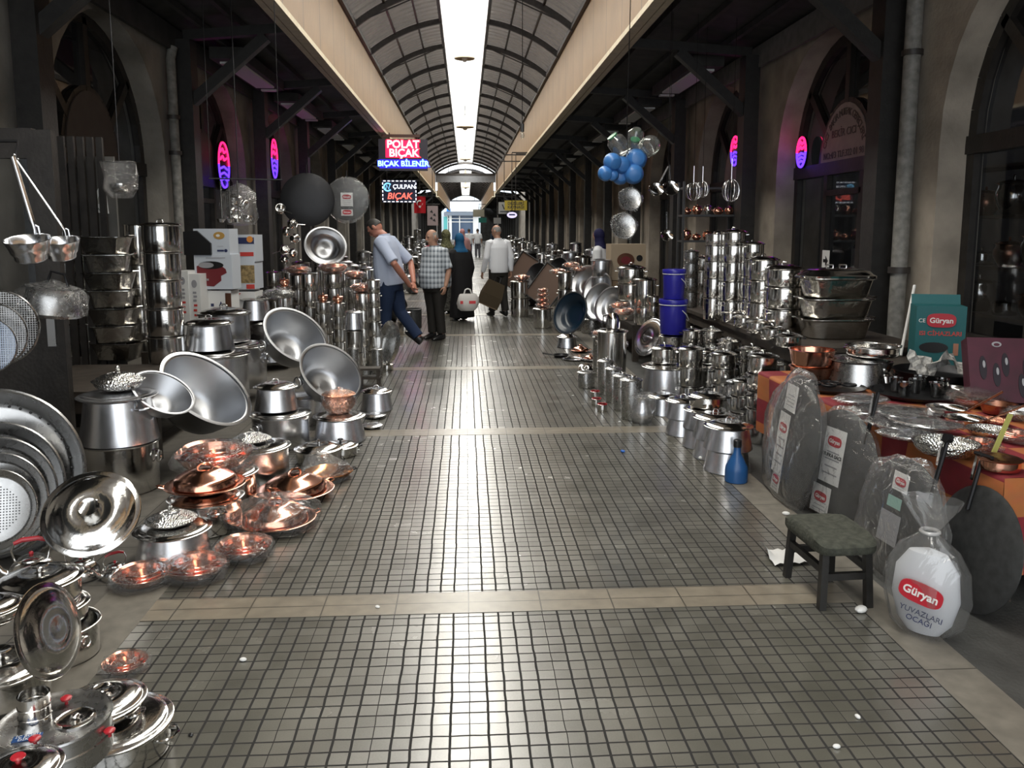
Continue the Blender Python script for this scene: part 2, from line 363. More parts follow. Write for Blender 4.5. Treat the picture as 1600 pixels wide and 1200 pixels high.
# canopies between wall and fascia, with cornice, purlins
def canopy(side, X, sd):
    b = MB()
    for (y0, y1) in ((Y0, YG), (YH, YE)):
        b.add([(X + sd * .3, y0, 4.18), (sd * 2.12, y0, 4.50), (sd * 2.12, y1, 4.50), (X + sd * .3, y1, 4.18)], [(0, 1, 2, 3)])
        b.add([(X + sd * .3, y0, 4.24), (sd * 2.12, y0, 4.56), (sd * 2.12, y1, 4.56), (X + sd * .3, y1, 4.24)], [(3, 2, 1, 0)])
        for t in (.25, .5, .75):
            x = X + (sd * 2.12 - X) * t; b.box((x, (y0 + y1) / 2, 4.15 + .32 * t), (.06, y1 - y0, .08))
    return struct(b.obj('ceiling_' + side, M['canopy'], smooth=False))
canopy('left', XL, -1); canopy('right', XR, 1)
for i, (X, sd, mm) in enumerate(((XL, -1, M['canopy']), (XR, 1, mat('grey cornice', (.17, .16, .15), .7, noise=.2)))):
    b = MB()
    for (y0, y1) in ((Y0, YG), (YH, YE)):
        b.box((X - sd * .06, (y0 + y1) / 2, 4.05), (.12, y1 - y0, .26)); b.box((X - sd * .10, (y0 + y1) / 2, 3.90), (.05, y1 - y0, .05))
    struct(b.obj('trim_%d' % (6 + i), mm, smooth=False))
# fascia panels above the aisle, pale ledge under them, dark rail on top
for i, sd in enumerate((-1, 1)):
    b = MB(); l = MB(); r = MB()
    for (y0, y1) in ((Y0, YG), (YH, YE)):
        yc, dy = (y0 + y1) / 2, y1 - y0
        b.box((sd * 2.14, yc, 4.78), (.06, dy, 1.28)); l.box((sd * 2.125, yc, 4.105), (.13, dy, .07)); r.box((sd * 2.12, yc, 5.45), (.16, dy, .10))
        l.box((sd * 2.25, yc, 4.30), (.08, dy, .44))
    struct(b.obj('wall_%s_upper' % ('left' if sd < 0 else 'right'), M['fascia'], smooth=False))
    struct(l.obj('trim_%d' % (8 + i), M['ledge'], smooth=False)); struct(r.obj('trim_%d' % (10 + i), M['rib'], smooth=False))
# vaulted roof: two sheets either side of the long skylight, ribs, purlins
RAD = (VX ** 2 + (VZ1 - VZ0) ** 2) / (2 * (VZ1 - VZ0)); ZC = VZ1 - RAD
def vz(x, off=0): return ZC + math.sqrt(max(0, (RAD + off) ** 2 - x * x))
b = MB()
for (y0, y1) in ((Y0, YG), (YH, YE)):
    for sd in (-1, 1):
        xs = [SKX + (VX + .1 - SKX) * k / 12 for k in range(13)]
        for o_ in (0,):
            b.add([(sd * x, y, vz(x, .09 + o_)) for x in xs for y in (y0, y1)], [(2 * k, 2 * k + 1, 2 * k + 3, 2 * k + 2) for k in range(12)])
struct(b.obj('ceiling', M['roof'], smooth=True))
b = MB()
for (y0, y1) in ((Y0, YG), (YH, YE)):
    xs = [-SKX + 2 * SKX * k / 4 for k in range(5)]
    b.add([(x, y, vz(x, .07)) for x in xs for y in (y0, y1)], [(2 * k, 2 * k + 1, 2 * k + 3, 2 * k + 2) for k in range(4)])
sk = struct(b.obj('window_skylight', M['skypane']))
b = MB()
for (y0, y1) in ((Y0, YG), (YH, YE)):
    for x in (-SKX, SKX): b.box((x, (y0 + y1) / 2, vz(SKX, .02)), (.07, y1 - y0, .09))
    for sd in (-1, 1):
        for x in (1.02, 1.52): b.box((sd * x, (y0 + y1) / 2, vz(x, .05)), (.04, y1 - y0, .05))
struct(b.obj('trim_12', M['rib'], smooth=False))
ys = [16.2 + 2.46 * k for k in range(-7, 18)] + [YH + .3 + 2.46 * k for k in range(20)]
b = MB()
for y in ys:
    for sd in (-1, 1):
        xs = [sd * (SKX + (VX - SKX) * k / 10) for k in range(11)]
        for xa, xb in zip(xs, xs[1:]): b.bar((xa, y, vz(xa)), (xb, y, vz(xb)), .07, .11)
    if y > 10 and int(y) % 5 == 1: 
        for sd in (-1, 1): b.bar((sd * 2.05, y, VZ0 + .06), (sd * .5, y, vz(.5)), .025, .025)
struct(b.obj('trim_13', M['rib'], smooth=False))
b = MB()
for y in ys:
    xs = [-SKX + 2 * SKX * k / 4 for k in range(5)]
    for xa, xb in zip(xs, xs[1:]): b.bar((xa, y, vz(xa, .03)), (xb, y, vz(xb, .03)), .03, .05)
struct(b.obj('trim_14', mat('white glazing bar', (.75, .74, .70), .5), smooth=False))
# gables at the hall ends: open lunette with thin bars above a grey tie panel
gm = mat('grey gable panel', (.22, .23, .25), .6, noise=.1)
b = MB()
for y in (YG, YH, YE):
    xs = [-VX + 2 * VX * k / 20 for k in range(21)]
    for xa, xb in zip(xs, xs[1:]): b.bar((xa, y, vz(xa)), (xb, y, vz(xb)), .09, .14)
    b.box((0, y, VZ0 - .02), (2 * VX, .12, .14))
    for x in (-1.2, 1.2): b.bar((x, y, VZ0), (x, y, vz(x)), .04, .04, up=(0, 1, 0))
    if y == YG: b.box((0, y, VZ0 - .32), (2 * VX, .05, .5), mi=1)
struct(b.obj('trim_15', [M['rib'], gm], smooth=False))
# timber posts with diagonal braces
ordn = ['first', 'second', 'third', 'fourth', 'fifth', 'sixth', 'seventh', 'eighth', 'ninth', 'tenth', 'eleventh', 'twelfth', 'thirteenth']
def post(x, y, sd, side, k):
    near = k < 13
    t = thing('timber_post', ('black timber post with diagonal brace, %s from the front along the %s wall' % (ordn[k], side)) if near else 'black timber post far down the second hall', 'post', (x, y, 0), group='arcade posts')
    b = MB(); b.box((0, 0, 2.02), (.21, .26, 4.04)); b.box((0, 0, .15), (.27, .32, .3)); b.obj('shaft', M['woodk'], t, smooth=False)
    b = MB(); b.bar((-sd * .05, 0, 3.25), (-sd * 1.05, 0, 4.10), .13, .15, up=(0, 1, 0)); b.obj('brace', M['woodk'], t, smooth=False)
    b = MB(); b.bar((sd * .0, 0, 4.10), (-sd * (abs(x) - 2.22), 0, 4.22), .12, .12); b.obj('crossbeam', M['woodk'], t, smooth=False)
for k in range(13): post(PLX, PL0 + BAY * k, -1, 'left', k); post(PRX, PR0 + BAY * k, 1, 'right', k)
for k in range(10):
    post(PLX, YH + 1 + BAY * k, -1, 'left', 99); post(PRX, YH + 1 + BAY * k, 1, 'right', 99)
# pale grey ceiling lights hung under the canopies
M['diff'] = mat('dusty diffuser', (.85, .87, .88), .5)
def hung_light(x, y, L, lab):
    t = thing('ceiling_light', lab, 'light', (x, y, 3.98), group='canopy lights')
    b = MB(); b.box((0, 0, .10), (.46, L + .3, .16)); b.obj('housing', M['canopy'], t, smooth=False)
    b = MB(); b.box((0, -.1, .005), (.30, L * .86, .03)); b.obj('diffuser', M['diff'], t, smooth=False)
    b = MB(); b.box((0, L / 2 + .02, .0), (.26, .10, .03)); b.obj('end_cap', M['white'], t, smooth=False)
    for s in (-1, 1): b = MB(); b.box((0, s * L * .4, .26), (.02, .02, .2)); b.obj('hanger', M['rib'], t, smooth=False)
for k in range(6):
    hung_light(-3.38, 13.5 + BAY * k, 2.4, 'long grey diffuser light under the left canopy, %s from the front' % ordn[k])
    hung_light(3.62, 13.65 + BAY * k, 2.4, 'long grey diffuser light under the right canopy, %s from the front' % ordn[k])
# drain pipe and stone pier detail on the right
t = thing('drain_pipe', 'weathered grey drain pipe on the pier beside the near right timber post', 'pipe', (4.16, 7.62, 0))
b = MB(); b.tube([(0, 0, .0), (0, 0, 4.0)], .075, 14); b.obj('pipe_run', M['pipe'], t)
b = MB(); b.tube([(0, 0, 1.18), (0, 0, 1.24)], .10, 14); b.tube([(0, 0, 3.2), (0, 0, 3.25)], .095, 14); b.obj('clamp', M['rib'], t)
t = thing('drain_pipe', 'grey drain pipe beside the second left timber post', 'pipe', (-3.74, 10.95, 0))
b = MB(); b.tube([(0, 0, 0), (0, 0, 3.75), (.02, .05, 3.9)], .06, 12); b.obj('pipe_run', M['pipe'], t)
b = MB(); b.tube([(0, 0, 2.55), (0, 0, 2.6)], .08, 12); b.tube([(0, 0, 3.0), (0, 0, 3.05)], .08, 12); b.obj('clamp', M['rib'], t)
struct(sheet('wall_end_right', [[(2.0, YE + .2, 0), (6.6, YE + .2, 0), (6.6, YE + .2, 4.6), (2.0, YE + .2, 4.6)]], M['inside'])); struct(sheet('wall_end_left', [[(-6.6, YE + .2, 0), (-3.3, YE + .2, 0), (-3.3, YE + .2, 4.6), (-6.6, YE + .2, 4.6)]], M['inside']))
# street facade beyond the far end
fy = 126.0
t = thing('shop_facade', 'sunlit white and blue shopfront across the street at the far end of the aisle', 'building', (0, fy, 0))
b = MB(); b.box((-.5, .5, 5), (16, .8, 10)); b.obj('wall', mat('pale facade', (.62, .66, .70), .7, noise=.05), t, smooth=False)
b = MB(); b.box((-.6, -.1, 5.0), (5.2, .25, 1.5)); b.obj('sign_band', mat('white sign band', (.8, .8, .8), .5), t, smooth=False)
b = MB(); b.box((-2.6, -.25, 4.5), (.6, .08, .45)); b.obj('logo', mat('blue logo', (.03, .22, .62), .5), t, smooth=False)
b = MB(); b.box((-.6, -.5, 3.9), (5.4, 1.0, .5)); b.obj('awning', mat('grey awning', (.16, .19, .23), .6), t, smooth=False)
b = MB(); b.box((-.6, .05, 1.8), (4.6, .2, 3.6)); b.obj('shop_glass', mat('blue shop glass', (.05, .09, .16), .1, spec=.8), t, smooth=False)
b = MB()
for x in (-2.9, -2.35, -.95, 1.3, 1.7): b.box((x, -.12, 1.8), (.16 if x > -2 and x < 1.2 else .4, .2, 3.7))
b.box((-.6, -.12, 2.7), (4.6, .15, .12)); b.box((-.6, -.12, 3.2), (4.6, .15, .10)); b.obj('frame', M['white'], t, smooth=False)
b = MB(); b.box((-3.1, -.2, 2.0), (.55, .15, 3.0)); b.obj('teal_panel', mat('teal panel', (.10, .42, .42), .5), t, smooth=False)
# ================================================================ WARES: materials and builders
M['alu'] = mat('brushed aluminium', (.74, .75, .78), .24, 1.0, aniso=.75, rvar=.06)
M['steel'] = mat('polished steel', (.70, .69, .67), .13, 1.0, rvar=.06, bump=.03, bscale=14)
M['steeld'] = mat('dull steel', (.50, .50, .50), .28, 1.0, aniso=.4, rvar=.08)
M['tin'] = mat('bright tinned steel', (.82, .83, .86), .20, 1.0, rvar=.05)
M['spun'] = mat('spun aluminium', (.46, .47, .49), .36, 1.0, aniso=.8)
def hammered(name, col, rough):
    m = mat(name, col, rough, 1.0); nt = m.node_tree; b = nt.nodes['Principled BSDF']
    tc = nt.nodes.new('ShaderNodeTexCoord'); v = nt.nodes.new('ShaderNodeTexVoronoi'); v.inputs['Scale'].default_value = 12
    nt.links.new(tc.outputs['Object'], v.inputs['Vector']); bp = nt.nodes.new('ShaderNodeBump'); bp.inputs['Strength'].default_value = .35; bp.inputs['Distance'].default_value = .05
    nt.links.new(v.outputs['Distance'], bp.inputs['Height']); nt.links.new(bp.outputs[0], b.inputs['Normal']); return m
M['copper'] = hammered('hammered copper', (.80, .43, .30), .2)
M['cop'] = mat('smooth copper', (.80, .42, .30), .17, 1.0, rvar=.05)
M['copd'] = mat('dark copper', (.42, .20, .13), .3, 1.0, rvar=.08)
M['orn'] = hammered('embossed steel', (.72, .72, .70), .16)
M['wrap'] = glassy('clear crumpled plastic', (.96, .96, .96), .95, .06, bump=.9, bscale=4.5, white=.03)
M['bag'] = glassy('clear plastic bag', (.93, .93, .93), .93, .09, bump=.9, bscale=4, white=.055)
M['milky'] = glassy('milky plastic bag', (.9, .9, .9), .80, .2, bump=.7, bscale=7, white=.40)
M['red'] = mat('red bakelite', (.42, .02, .03), .3)
M['bake'] = mat('black bakelite', (.012, .012, .013), .28)
M['iron'] = mat('black iron', (.022, .022, .024), .42, .6, rvar=.1)
M['sajm'] = mat('grey sheet iron', (.085, .088, .09), .5, .7, noise=.2, nscale=6)
M['wood'] = mat('dark bench wood', (.045, .035, .027), .6, noise=.35, nscale=10)
M['blue'] = mat('blue plastic', (.03, .13, .48), .3, spec=.5)
M['paper'] = mat('white paper', (.75, .75, .74), .7)
M['card'] = mat('brown cardboard', (.30, .21, .13), .8, noise=.15)
MESH = {}
def cached(key, fn):
    if key not in MESH: MESH[key] = fn()
    return MESH[key]
def body_prof(kind, q, b=.8):
    if kind == 'flare':
        o = [(1.02, 0), (1.08, .03)] + [(1.09 - .2 * t ** .8, .03 + (q - .11) * t) for t in (.12, .25, .4, .55, .7, .85, 1)] + [(.93, q - .05), (1.03, q - .02), (1.05, q)]
    elif kind == 'bell':      # wide top ring, waist, wide foot
        o = [(.94, 0), (.98, .02)] + [(.99 - .12 * t, .02 + (q - .1) * t) for t in (.3, .6, .9, 1)] + [(1.0, q - .03), (1.03, q)]
    elif kind == 'taper':
        o = [(b - .08, 0), (b - .02, .02), (b, .06)] + [(b + (1 - b) * t ** .9, .06 + (q - .1) * t) for t in (.2, .4, .6, .8, 1)] + [(1.05, q - .03), (1.06, q - .005), (1.03, q)]
    elif kind == 'round':
        o = [(b * .75 * math.sin(t), 0) for t in ()] + [(b * .6, 0)] + [(b * .6 + (1 - b * .6) * math.sin(t), q * (1 - math.cos(t)) * .97) for t in (.3, .6, .9, 1.2, 1.45)] + [(1.0, q - .03), (1.05, q - .02), (1.05, q)]
    elif kind == 'cauld':
        o = [(.20, 0), (.40, .015), (.56, .07), (.67, .16), (.745, .28)] + [(.745 + .255 * t, .28 + (q - .32) * t) for t in (.25, .5, .75, 1)] + [(1.05, q - .03), (1.06, q - .005), (1.03, q)]
    elif kind == 'tier':
        o = [(.90, 0), (.95, .02), (.98, .07), (1.0, q * .5), (.98, q - .09), (1.09, q - .06), (1.11, q - .03), (1.05, q)]
    elif kind == 'belly':
        o = [(.62, 0)] + [(.62 + .46 * math.sin(min(t, 1.9)), q * t / 2.6) for t in (.35, .7, 1.05, 1.4, 1.9)] + [(.93, q * .86), (.90, q * .95), (1.0, q)]
    else:
        o = [(.92, 0), (.97, .02), (1.0, .07), (1.0, q * .5), (1.0, q - .06), (1.05, q - .045), (1.065, q - .02), (1.04, q)]
    i = [(max(.02, r - .05), max(z, .03)) for r, z in reversed(o)]
    return [(0, 0)] + o + i + [(0, .03)]
LIDZ = {'dome': 1.0, 'flat': .5, 'high': 1.5}
def lid_prof(kind):
    k = LIDZ[kind]
    return [(0, -.02), (.94, -.02), (.95, .0), (1.07, .0), (1.09, .015), (1.06, .035), (.98, .04), (.95, .055), (.90, .06 + .05 * k), (.80, .07 + .06 * k), (.76, .06 + .09 * k), (.60, .06 + .14 * k), (.42, .06 + .17 * k), (.40, .05 + .17 * k), (.2, .06 + .19 * k), (0, .06 + .195 * k)]
LIDH = {'dome': .25, 'flat': .158, 'high': .35}
def ringpts(r, n=20, z=0, plane='xy', c=(0, 0, 0)):
    p = []
    for i in range(n):
        a = 2 * math.pi * i / n; u, v = r * math.cos(a), r * math.sin(a)
        p.append((c[0] + u, c[1] + v, c[2] + z) if plane == 'xy' else (c[0], c[1] + u, c[2] + v) if plane == 'yz' else (c[0] + u, c[1], c[2] + v))
    return p
def knob_mesh(kind, m):
    b = MB()
    if kind == 'loop':
        b.tube([(-.17, 0, -.01), (-.16, 0, .07), (-.09, 0, .13), (.09, 0, .13), (.16, 0, .07), (.17, 0, -.01)], .032, 7)
    elif kind == 'ball':
        b.lathe([(.06, -.01), (.05, .06), (.04, .09), (.10, .13), (.12, .17), (.08, .21), (0, .22)], 12)
    elif kind == 'ring':
        b.lathe([(.10, -.01), (.09, .06), (.20, .10), (.24, .13), (.22, .15), (.15, .12), (0, .11)], 16)
    elif kind == 'orn':
        b.lathe([(.10, -.01), (.06, .05), (.11, .09), (.05, .13), (.09, .18), (.10, .23), (.05, .28), (0, .30)], 12)
    elif kind == 'black':
        b.lathe([(.08, -.01), (.07, .07), (.17, .10), (.19, .14), (.15, .18), (0, .18)], 14)
    return b.mesh('knob', m)
def handle_mesh(kind, q, m, sgn):
    b = MB(); z = q * .78
    if kind == 'loop':
        b.tube([(sgn * 1.0, -.24, z), (sgn * 1.18, -.23, z + .02), (sgn * 1.27, -.12, z + .03), (sgn * 1.27, .12, z + .03), (sgn * 1.18, .23, z + .02), (sgn * 1.0, .24, z)], .035, 7)
    elif kind == 'black':
        b.tube([(sgn * 1.0, -.2, z), (sgn * 1.16, -.19, z + .02), (sgn * 1.3, -.1, z + .03), (sgn * 1.32, 0, z + .03), (sgn * 1.3, .1, z + .03), (sgn * 1.16, .19, z + .02), (sgn * 1.0, .2, z)], [.04, .05, .075, .08, .075, .05, .04], 8)
    elif kind == 'ring':
        b.box((sgn * 1.02, 0, z), (.06, .22, .14)); b.tube(ringpts(.15, 18, plane='yz', c=(sgn * 1.09, 0, z - .13)), .03, 7, closed=True)
    elif kind == 'long':
        b.tube([(sgn * .98, 0, z), (sgn * 1.4, 0, z + .05), (sgn * 2.5, 0, z + .12)], [.06, .055, .075], 8)
    return b.mesh('handle', m)
REG = []
def pot(label, loc, R, q, body='straight', m='alu', lid='dome', knob='loop', handle=None, hm=None, km=None, rot=None, b=.8, name='cooking_pot', cat='pot', group=None, seg=30, lm=None, wrap=False, hrot=None):
    r = rot or (0, 0, random.uniform(-.6, .6) if hrot is None else hrot)
    t = thing(name, label, cat, loc, r, R, group)
    link('body', cached(('b', body, round(q, 2), m, b, seg), lambda: MB().lathe(body_prof(body, q, b), seg).mesh('body', M[m])), t)
    top = q
    if lid:
        l = link('lid', cached(('l', lid, lm or m, seg), lambda: MB().lathe(lid_prof(lid), seg).mesh('lid', M[lm or m])), t, (0, 0, q))
        top = q + LIDH[lid]
        if knob: link('knob', cached(('k', knob, km or m), lambda: knob_mesh(knob, M[km or m])), l, (0, 0, LIDH[lid]))
    if handle:
        for s in ((-1, 1) if handle != 'long' else (1,)):
            link('handle', cached(('h', handle, round(q, 2), hm or m, s), lambda: handle_mesh(handle, q, M[hm or m], s)), t)
    if wrap: wrapshell(t, 1.12, top + .05)
    rec = dict(o=t, x=loc[0], y=loc[1], z=loc[2], R=R, top=loc[2] + top * R, label=label)
    if not rot: REG.append((label, loc[0], loc[1], loc[2], rec['top'], R))
    return rec
def wrapshell(parent, r, h, mm='wrap', seed=0, peak=.18, name='plastic_wrap'):
    rnd = random.Random(seed); ph = [rnd.uniform(0, 6.28) for _ in range(6)]
    wob = lambda a, z: 1 + .05 * math.sin(3 * a + ph[0] + 4 * z) + .04 * math.sin(7 * a + ph[1] - 6 * z) + .03 * math.sin(11 * a + ph[2])
    key = ('w', round(r, 2), round(h, 2), mm, seed % 5, peak)
    return link(name, cached(key, lambda: MB().lathe([(0, -.005), (r * .7, 0), (r, h * .12), (r * 1.04, h * .4), (r * .97, h * .7), (r * .7, h * .95), (r * .3, h + peak * .4), (.08, h + peak), (0, h + peak)], 26, wob=wob).mesh(name, M[mm], angle=70)), parent)
def rim(px, py, rw, q, zb):
    zr = zb
    for _ in range(25):
        p = PZ(px, py, zr); Rr = rw / pxm(p) / 1.06; zr = zb + q * Rr
    return p.x, p.y, Rr
def P(label, px, py, rw, q, zb=0, **k):
    x, y, Rr = rim(px, py, rw, q, zb); return pot(label, (x, y, zb), Rr, q, **k)
def ON(rec, label, rw, q, px=None, dy=0, **k):
    z = rec['top'] + .002; y = rec['y'] + dy; x = rec['x']; s = pxm((x, y, z))
    if px is not None:
        x = PY(px, 500, y).x
        for _ in range(3):
            p = Vector((x, y, z)); d = p - EYE; cur = CX + FPX * d.dot(_r) / d.dot(_f); x += (px - cur) / s
    return pot(label, (x, y, z), rw / s / 1.06, q, **k)
lev = ['lowest', 'second lowest', 'third lowest', 'fourth lowest', 'fifth lowest', 'sixth lowest', 'seventh lowest']
def TW(desc, where, px, pyb, zb, items, lidlast='flat', m='steel', knob='loop', handle=None, seg=26, group=None, Y=None, cat='pot', hm=None):
    """a tower of nested pots: items = (half width px, height px), bottom first"""
    p = PZ(px, pyb, zb) if Y is None else PY(px, pyb, Y); z = zb if Y is None else p.z; recs = []; n = len(items)
    for i, (rw, h) in enumerate(items):
        s = pxm((p.x, p.y, z)); Rr = rw / s / 1.06; q = h / s / Rr
        pos = 'topmost' if i == n - 1 and n > 1 else lev[i]
        last = i == n - 1
        r = pot('%s, %s in the %s' % (desc, pos, where) if n > 1 else desc + ' ' + where, (p.x, p.y, z), Rr, q, body='tier', m=m, lid=lidlast if last else None, knob=knob if last else None, handle=handle, hm=hm, seg=seg, group=group, hrot=random.uniform(-.5, .5), cat=cat)
        z = r['top'] + .002; recs.append(r)
    return recs
def TILT(label, px, py, half, Y, n, q, m='alu', b=.72, handle='ring', name='open_cauldron', cat='cauldron', z_min=0.0, body='cauld', inner='spun', **k):
    """open vessel tipped so that its mouth (centre at the pixel, depth Y) faces n"""
    c = PY(px, py, Y); Rr = half / pxm(c) / 1.05; n = Vector(n).normalized()
    rot = n.to_track_quat('Z', 'Y').to_euler(); base = c - n * (q * Rr)
    rec = pot(label, base, Rr, q, body=body, m=m, lid=None, handle=handle, rot=rot, b=b, name=name, cat=cat, **k)
    return rec
def bench(label, x0, x1, y0, y1, z):
    t = thing('display_bench', label, 'bench', ((x0 + x1) / 2, (y0 + y1) / 2, 0)); w, d = x1 - x0, y1 - y0
    b = MB(); b.box((0, 0, z - .02), (w, d, .04)); b.obj('top', M['wood'], t, smooth=False)
    b = MB(); b.box((0, 0, z - .10), (w - .06, d - .06, .12)); b.obj('apron', M['wood'], t, smooth=False)
    for sx in (-1, 1):
        for sy in (-1, 1):
            b = MB(); b.box((sx * (w / 2 - .05), sy * (d / 2 - .05), (z - .04) / 2), (.07, .07, z - .04)); b.obj('leg', M['wood'], t, smooth=False)
    return t
def copper_dish(label, loc, R, group=None, wrapped=0, m='cop', q=.0, rz=0, tilt=0):
    t = thing('copper_serving_dish', label, 'serving dish', loc, (tilt, 0, rz), R, group)
    link('plate', cached(('cd1', m), lambda: MB().lathe([(0, 0), (.45, 0), (.5, .03), (.62, .10), (.70, .14), (.98, .20), (1.0, .22), (.97, .235), (.68, .17), (.55, .08), (0, .07)], 34).mesh('plate', M[m])), t)
    l = link('lid', cached(('cd2', m), lambda: MB().lathe([(0, .0), (.76, .0), (.78, .03), (.75, .16), (.70, .22), (.66, .235), (.55, .31), (.40, .36), (.38, .38), (.2, .41), (0, .42)], 34).mesh('lid', M[m])), t, (0, 0, .20))
    link('knob', cached(('k', 'loop', m), lambda: knob_mesh('loop', M[m])), l, (0, 0, .41))
    for s in (-1, 1):
        def hm(): 
            b = MB(); b.tube([(s * .96, -.12, .21), (s * 1.08, -.1, .25), (s * 1.13, 0, .27), (s * 1.08, .1, .25), (s * .96, .12, .21)], .025, 6); return b.mesh('handle', M[m])
        link('handle', cached(('cd3', s, m), hm), t)
    if wrapped: wrapshell(t, 1.08, .72, seed=wrapped, peak=.15)
    REG.append((label, loc[0], loc[1], loc[2], loc[2] + R * .9, R)); return dict(o=t, x=loc[0], y=loc[1], z=loc[2], R=R, top=loc[2] + .62 * R)
def bundle(label, loc, R, group=None, seed=1, m='cop', tilt=.0, rz=0, n=3):
    """a nest of copper bowls wrapped in clear plastic"""
    t = thing('wrapped_copper_bowls', label, 'wrapped bowls', loc, (tilt, tilt * .4, rz), R, group)
    for k in range(n):
        link('bowl', cached(('bw', m, k, n), lambda: MB().lathe([(0, .02), (.5, .02), (.75, .12), (.92 - .09 * k, .34), (.97 - .1 * k, .40), (.95 - .1 * k, .42), (.85 - .1 * k, .36), (.6, .16), (0, .10)], 26).mesh('bowl', M[m])), t, (0, 0, .08 * k))
    wrapshell(t, 1.06, .62, seed=seed, peak=.12)
    REG.append((label, loc[0], loc[1], loc[2], loc[2] + R * .7, R)); return dict(o=t, x=loc[0], y=loc[1], z=loc[2], R=R, top=loc[2] + .7 * R)
def lid_thing(label, px, py, half, Y, n, m='steel', kind='dome', knob='ring', name='pot_lid', cat='lid', **k):
    c = PY(px, py, Y); Rr = half / pxm(c) / 1.08; n = Vector(n).normalized()
    t = thing(name, label, cat, c, n.to_track_quat('Z', 'Y').to_euler(), Rr, k.get('group'))
    link('plate', cached(('l', kind, m, 40), lambda: MB().lathe(lid_prof(kind), 40).mesh('lid', M[m])), t)
    if knob: link('knob', cached(('k', knob, m), lambda: knob_mesh(knob, M[m])), t, (0, 0, LIDH[kind]))
    return t
def disc(label, c, R, n, prof, m, name, cat, group=None, seg=44, part='pan'):
    n = Vector(n).normalized(); t = thing(name, label, cat, c, n.to_track_quat('Z', 'Y').to_euler(), R, group)
    b = MB(); b.lathe(prof, seg); b.obj(part, M[m], t); return t
def kettle(label, loc, R, rz, m='steel', grip='red'):
    t = thing('kettle', label, 'kettle', loc, (0, 0, rz), R)
    MB().lathe([(0, 0), (.8, 0), (.95, .08), (1.0, .3), (.92, .6), (.7, .85), (.5, .95), (.48, 1.0), (0, 1.0)], 26).obj('body', M[m], t)
    l = MB().lathe([(0, 0), (.5, 0), (.52, .03), (.4, .10), (.15, .15), (0, .16)], 20).obj('lid', M[m], t); l.location = (0, 0, .98)
    k = MB().ball((0, 0, .22), .1, 10, 8).obj('knob', M[grip], l)
    MB().tube([(.85, 0, .35), (1.15, 0, .55), (1.3, 0, .85), (1.45, 0, 1.0)], [.2, .15, .1, .08], 10).obj('spout', M[m], t)
    MB().tube([(.62, 0, .85), (.75, 0, 1.4), (.6, 0, 1.75)], .045, 7).obj('bail', M[m], t)
    MB().tube([(-.62, 0, .85), (-.75, 0, 1.4), (-.6, 0, 1.75)], .045, 7).obj('bail', M[m], t)
    MB().tube([(-.62, 0, 1.72), (-.3, 0, 1.84), (.3, 0, 1.84), (.62, 0, 1.72)], [.08, .11, .11, .08], 8).obj('grip', M[grip], t)
    return t
def text(s, size, loc, rot, mm, parent, ext=.002, align='CENTER', shear=0, bold=0, name='lettering', sx=1):
    c = bpy.data.curves.new(name, 'FONT'); c.body = s; c.size = size; c.extrude = ext; c.align_x = align; c.align_y = 'CENTER'; c.shear = shear; c.offset = bold
    c.resolution_u = 3; o = bpy.data.objects.new(name, c); COL.objects.link(o)
    dg = bpy.context.evaluated_depsgraph_get(); me = bpy.data.meshes.new_from_object(o.evaluated_get(dg)); bpy.data.objects.remove(o); bpy.data.curves.remove(c)
    me.name = name; me.materials.clear(); me.materials.append(mm)
    o = link(name, me, parent, loc); o.rotation_euler = rot; o.scale = (sx, 1, 1); return o
# ================================================================ WARES ON THE LEFT
# --- foreground corner
a = P('wide steel stockpot with ringed lid at the bottom left, carrying a domed pan', 180, 1130, 84, .62, m='steel', lid='flat', knob=None, handle='loop', seg=44)
ON(a, 'shallow lidded steel pan with ring knob, on the wide stockpot beside the steam cooker', 62, .42, px=163, m='steel', lid='dome', knob='ring', handle='loop', body='round', seg=44)
st = P('low steel pot under the steam cooker at the bottom left edge', 60, 1215, 70, .5, .0, m='steel', lid='flat', knob=None)
x, y, Rr = rim(86, 1125, 84, .75, .25)
t = thing('steam_cooker', 'round steel steam cooker with upright flue pipe and red knobs', 'cooker', (x, y, .25), (0, 0, R_(20)), Rr)
MB().lathe([(0, 0), (.97, 0), (1, .03), (1, .36), (1.02, .38), (1.02, .42), (1, .44), (1, .72), (1.04, .75), (1.03, .79), (.97, .77), (.9, .735), (0, .735)], 48).obj('body', M['steeld'], t)
MB().tube([(-.35, .12, .73), (-.35, .12, 1.32)], .29, 26, caps=False).obj('flue_pipe', M['steel'], t)
for zz in (.9, 1.1): MB().tube(ringpts(.293, 26, zz, c=(-.35, .12, 0)), .012, 6, closed=True).obj('pipe_bead', M['steel'], t)
l = MB().lathe([(.36, .73), (.37, .76), (.33, .77), (.28, .745), (.1, .745), (0, .75)], 28).obj('filler_lid', M['steel'], t); l.location = (.36, -.08, 0)
MB().ball((0, 0, .80), (.09, .09, .05), 12, 8).obj('knob', M['steel'], l)
for p in ((.15, .55, .79), (-.25, -.72, .79), (.98, -.5, .5)):
    b = MB(); b.lathe([(.035, -.05), (.03, .02), (.10, .05), (.11, .09), (.07, .12), (0, .125)], 14); o = b.obj('red_knob', M['red'], t); o.location = p
pl = MB().box((0, 0, 0), (.50, .20, .012)).obj('sticker', mat('blue sticker', (.02, .07, .22), .4), t, smooth=False); pl.location = (-.42, -.42, .745); pl.rotation_euler = (0, 0, R_(-6))
text('İÇ BORU\nDİKEY', .105, (0, .0, .008), (0, 0, 0), M['white'], pl, .002)
a = P('lidded pot with dark red knob in the bottom left corner', 30, 1203, 62, .9, .35, m='steel', lid='dome', knob='black', km='red', seg=44)
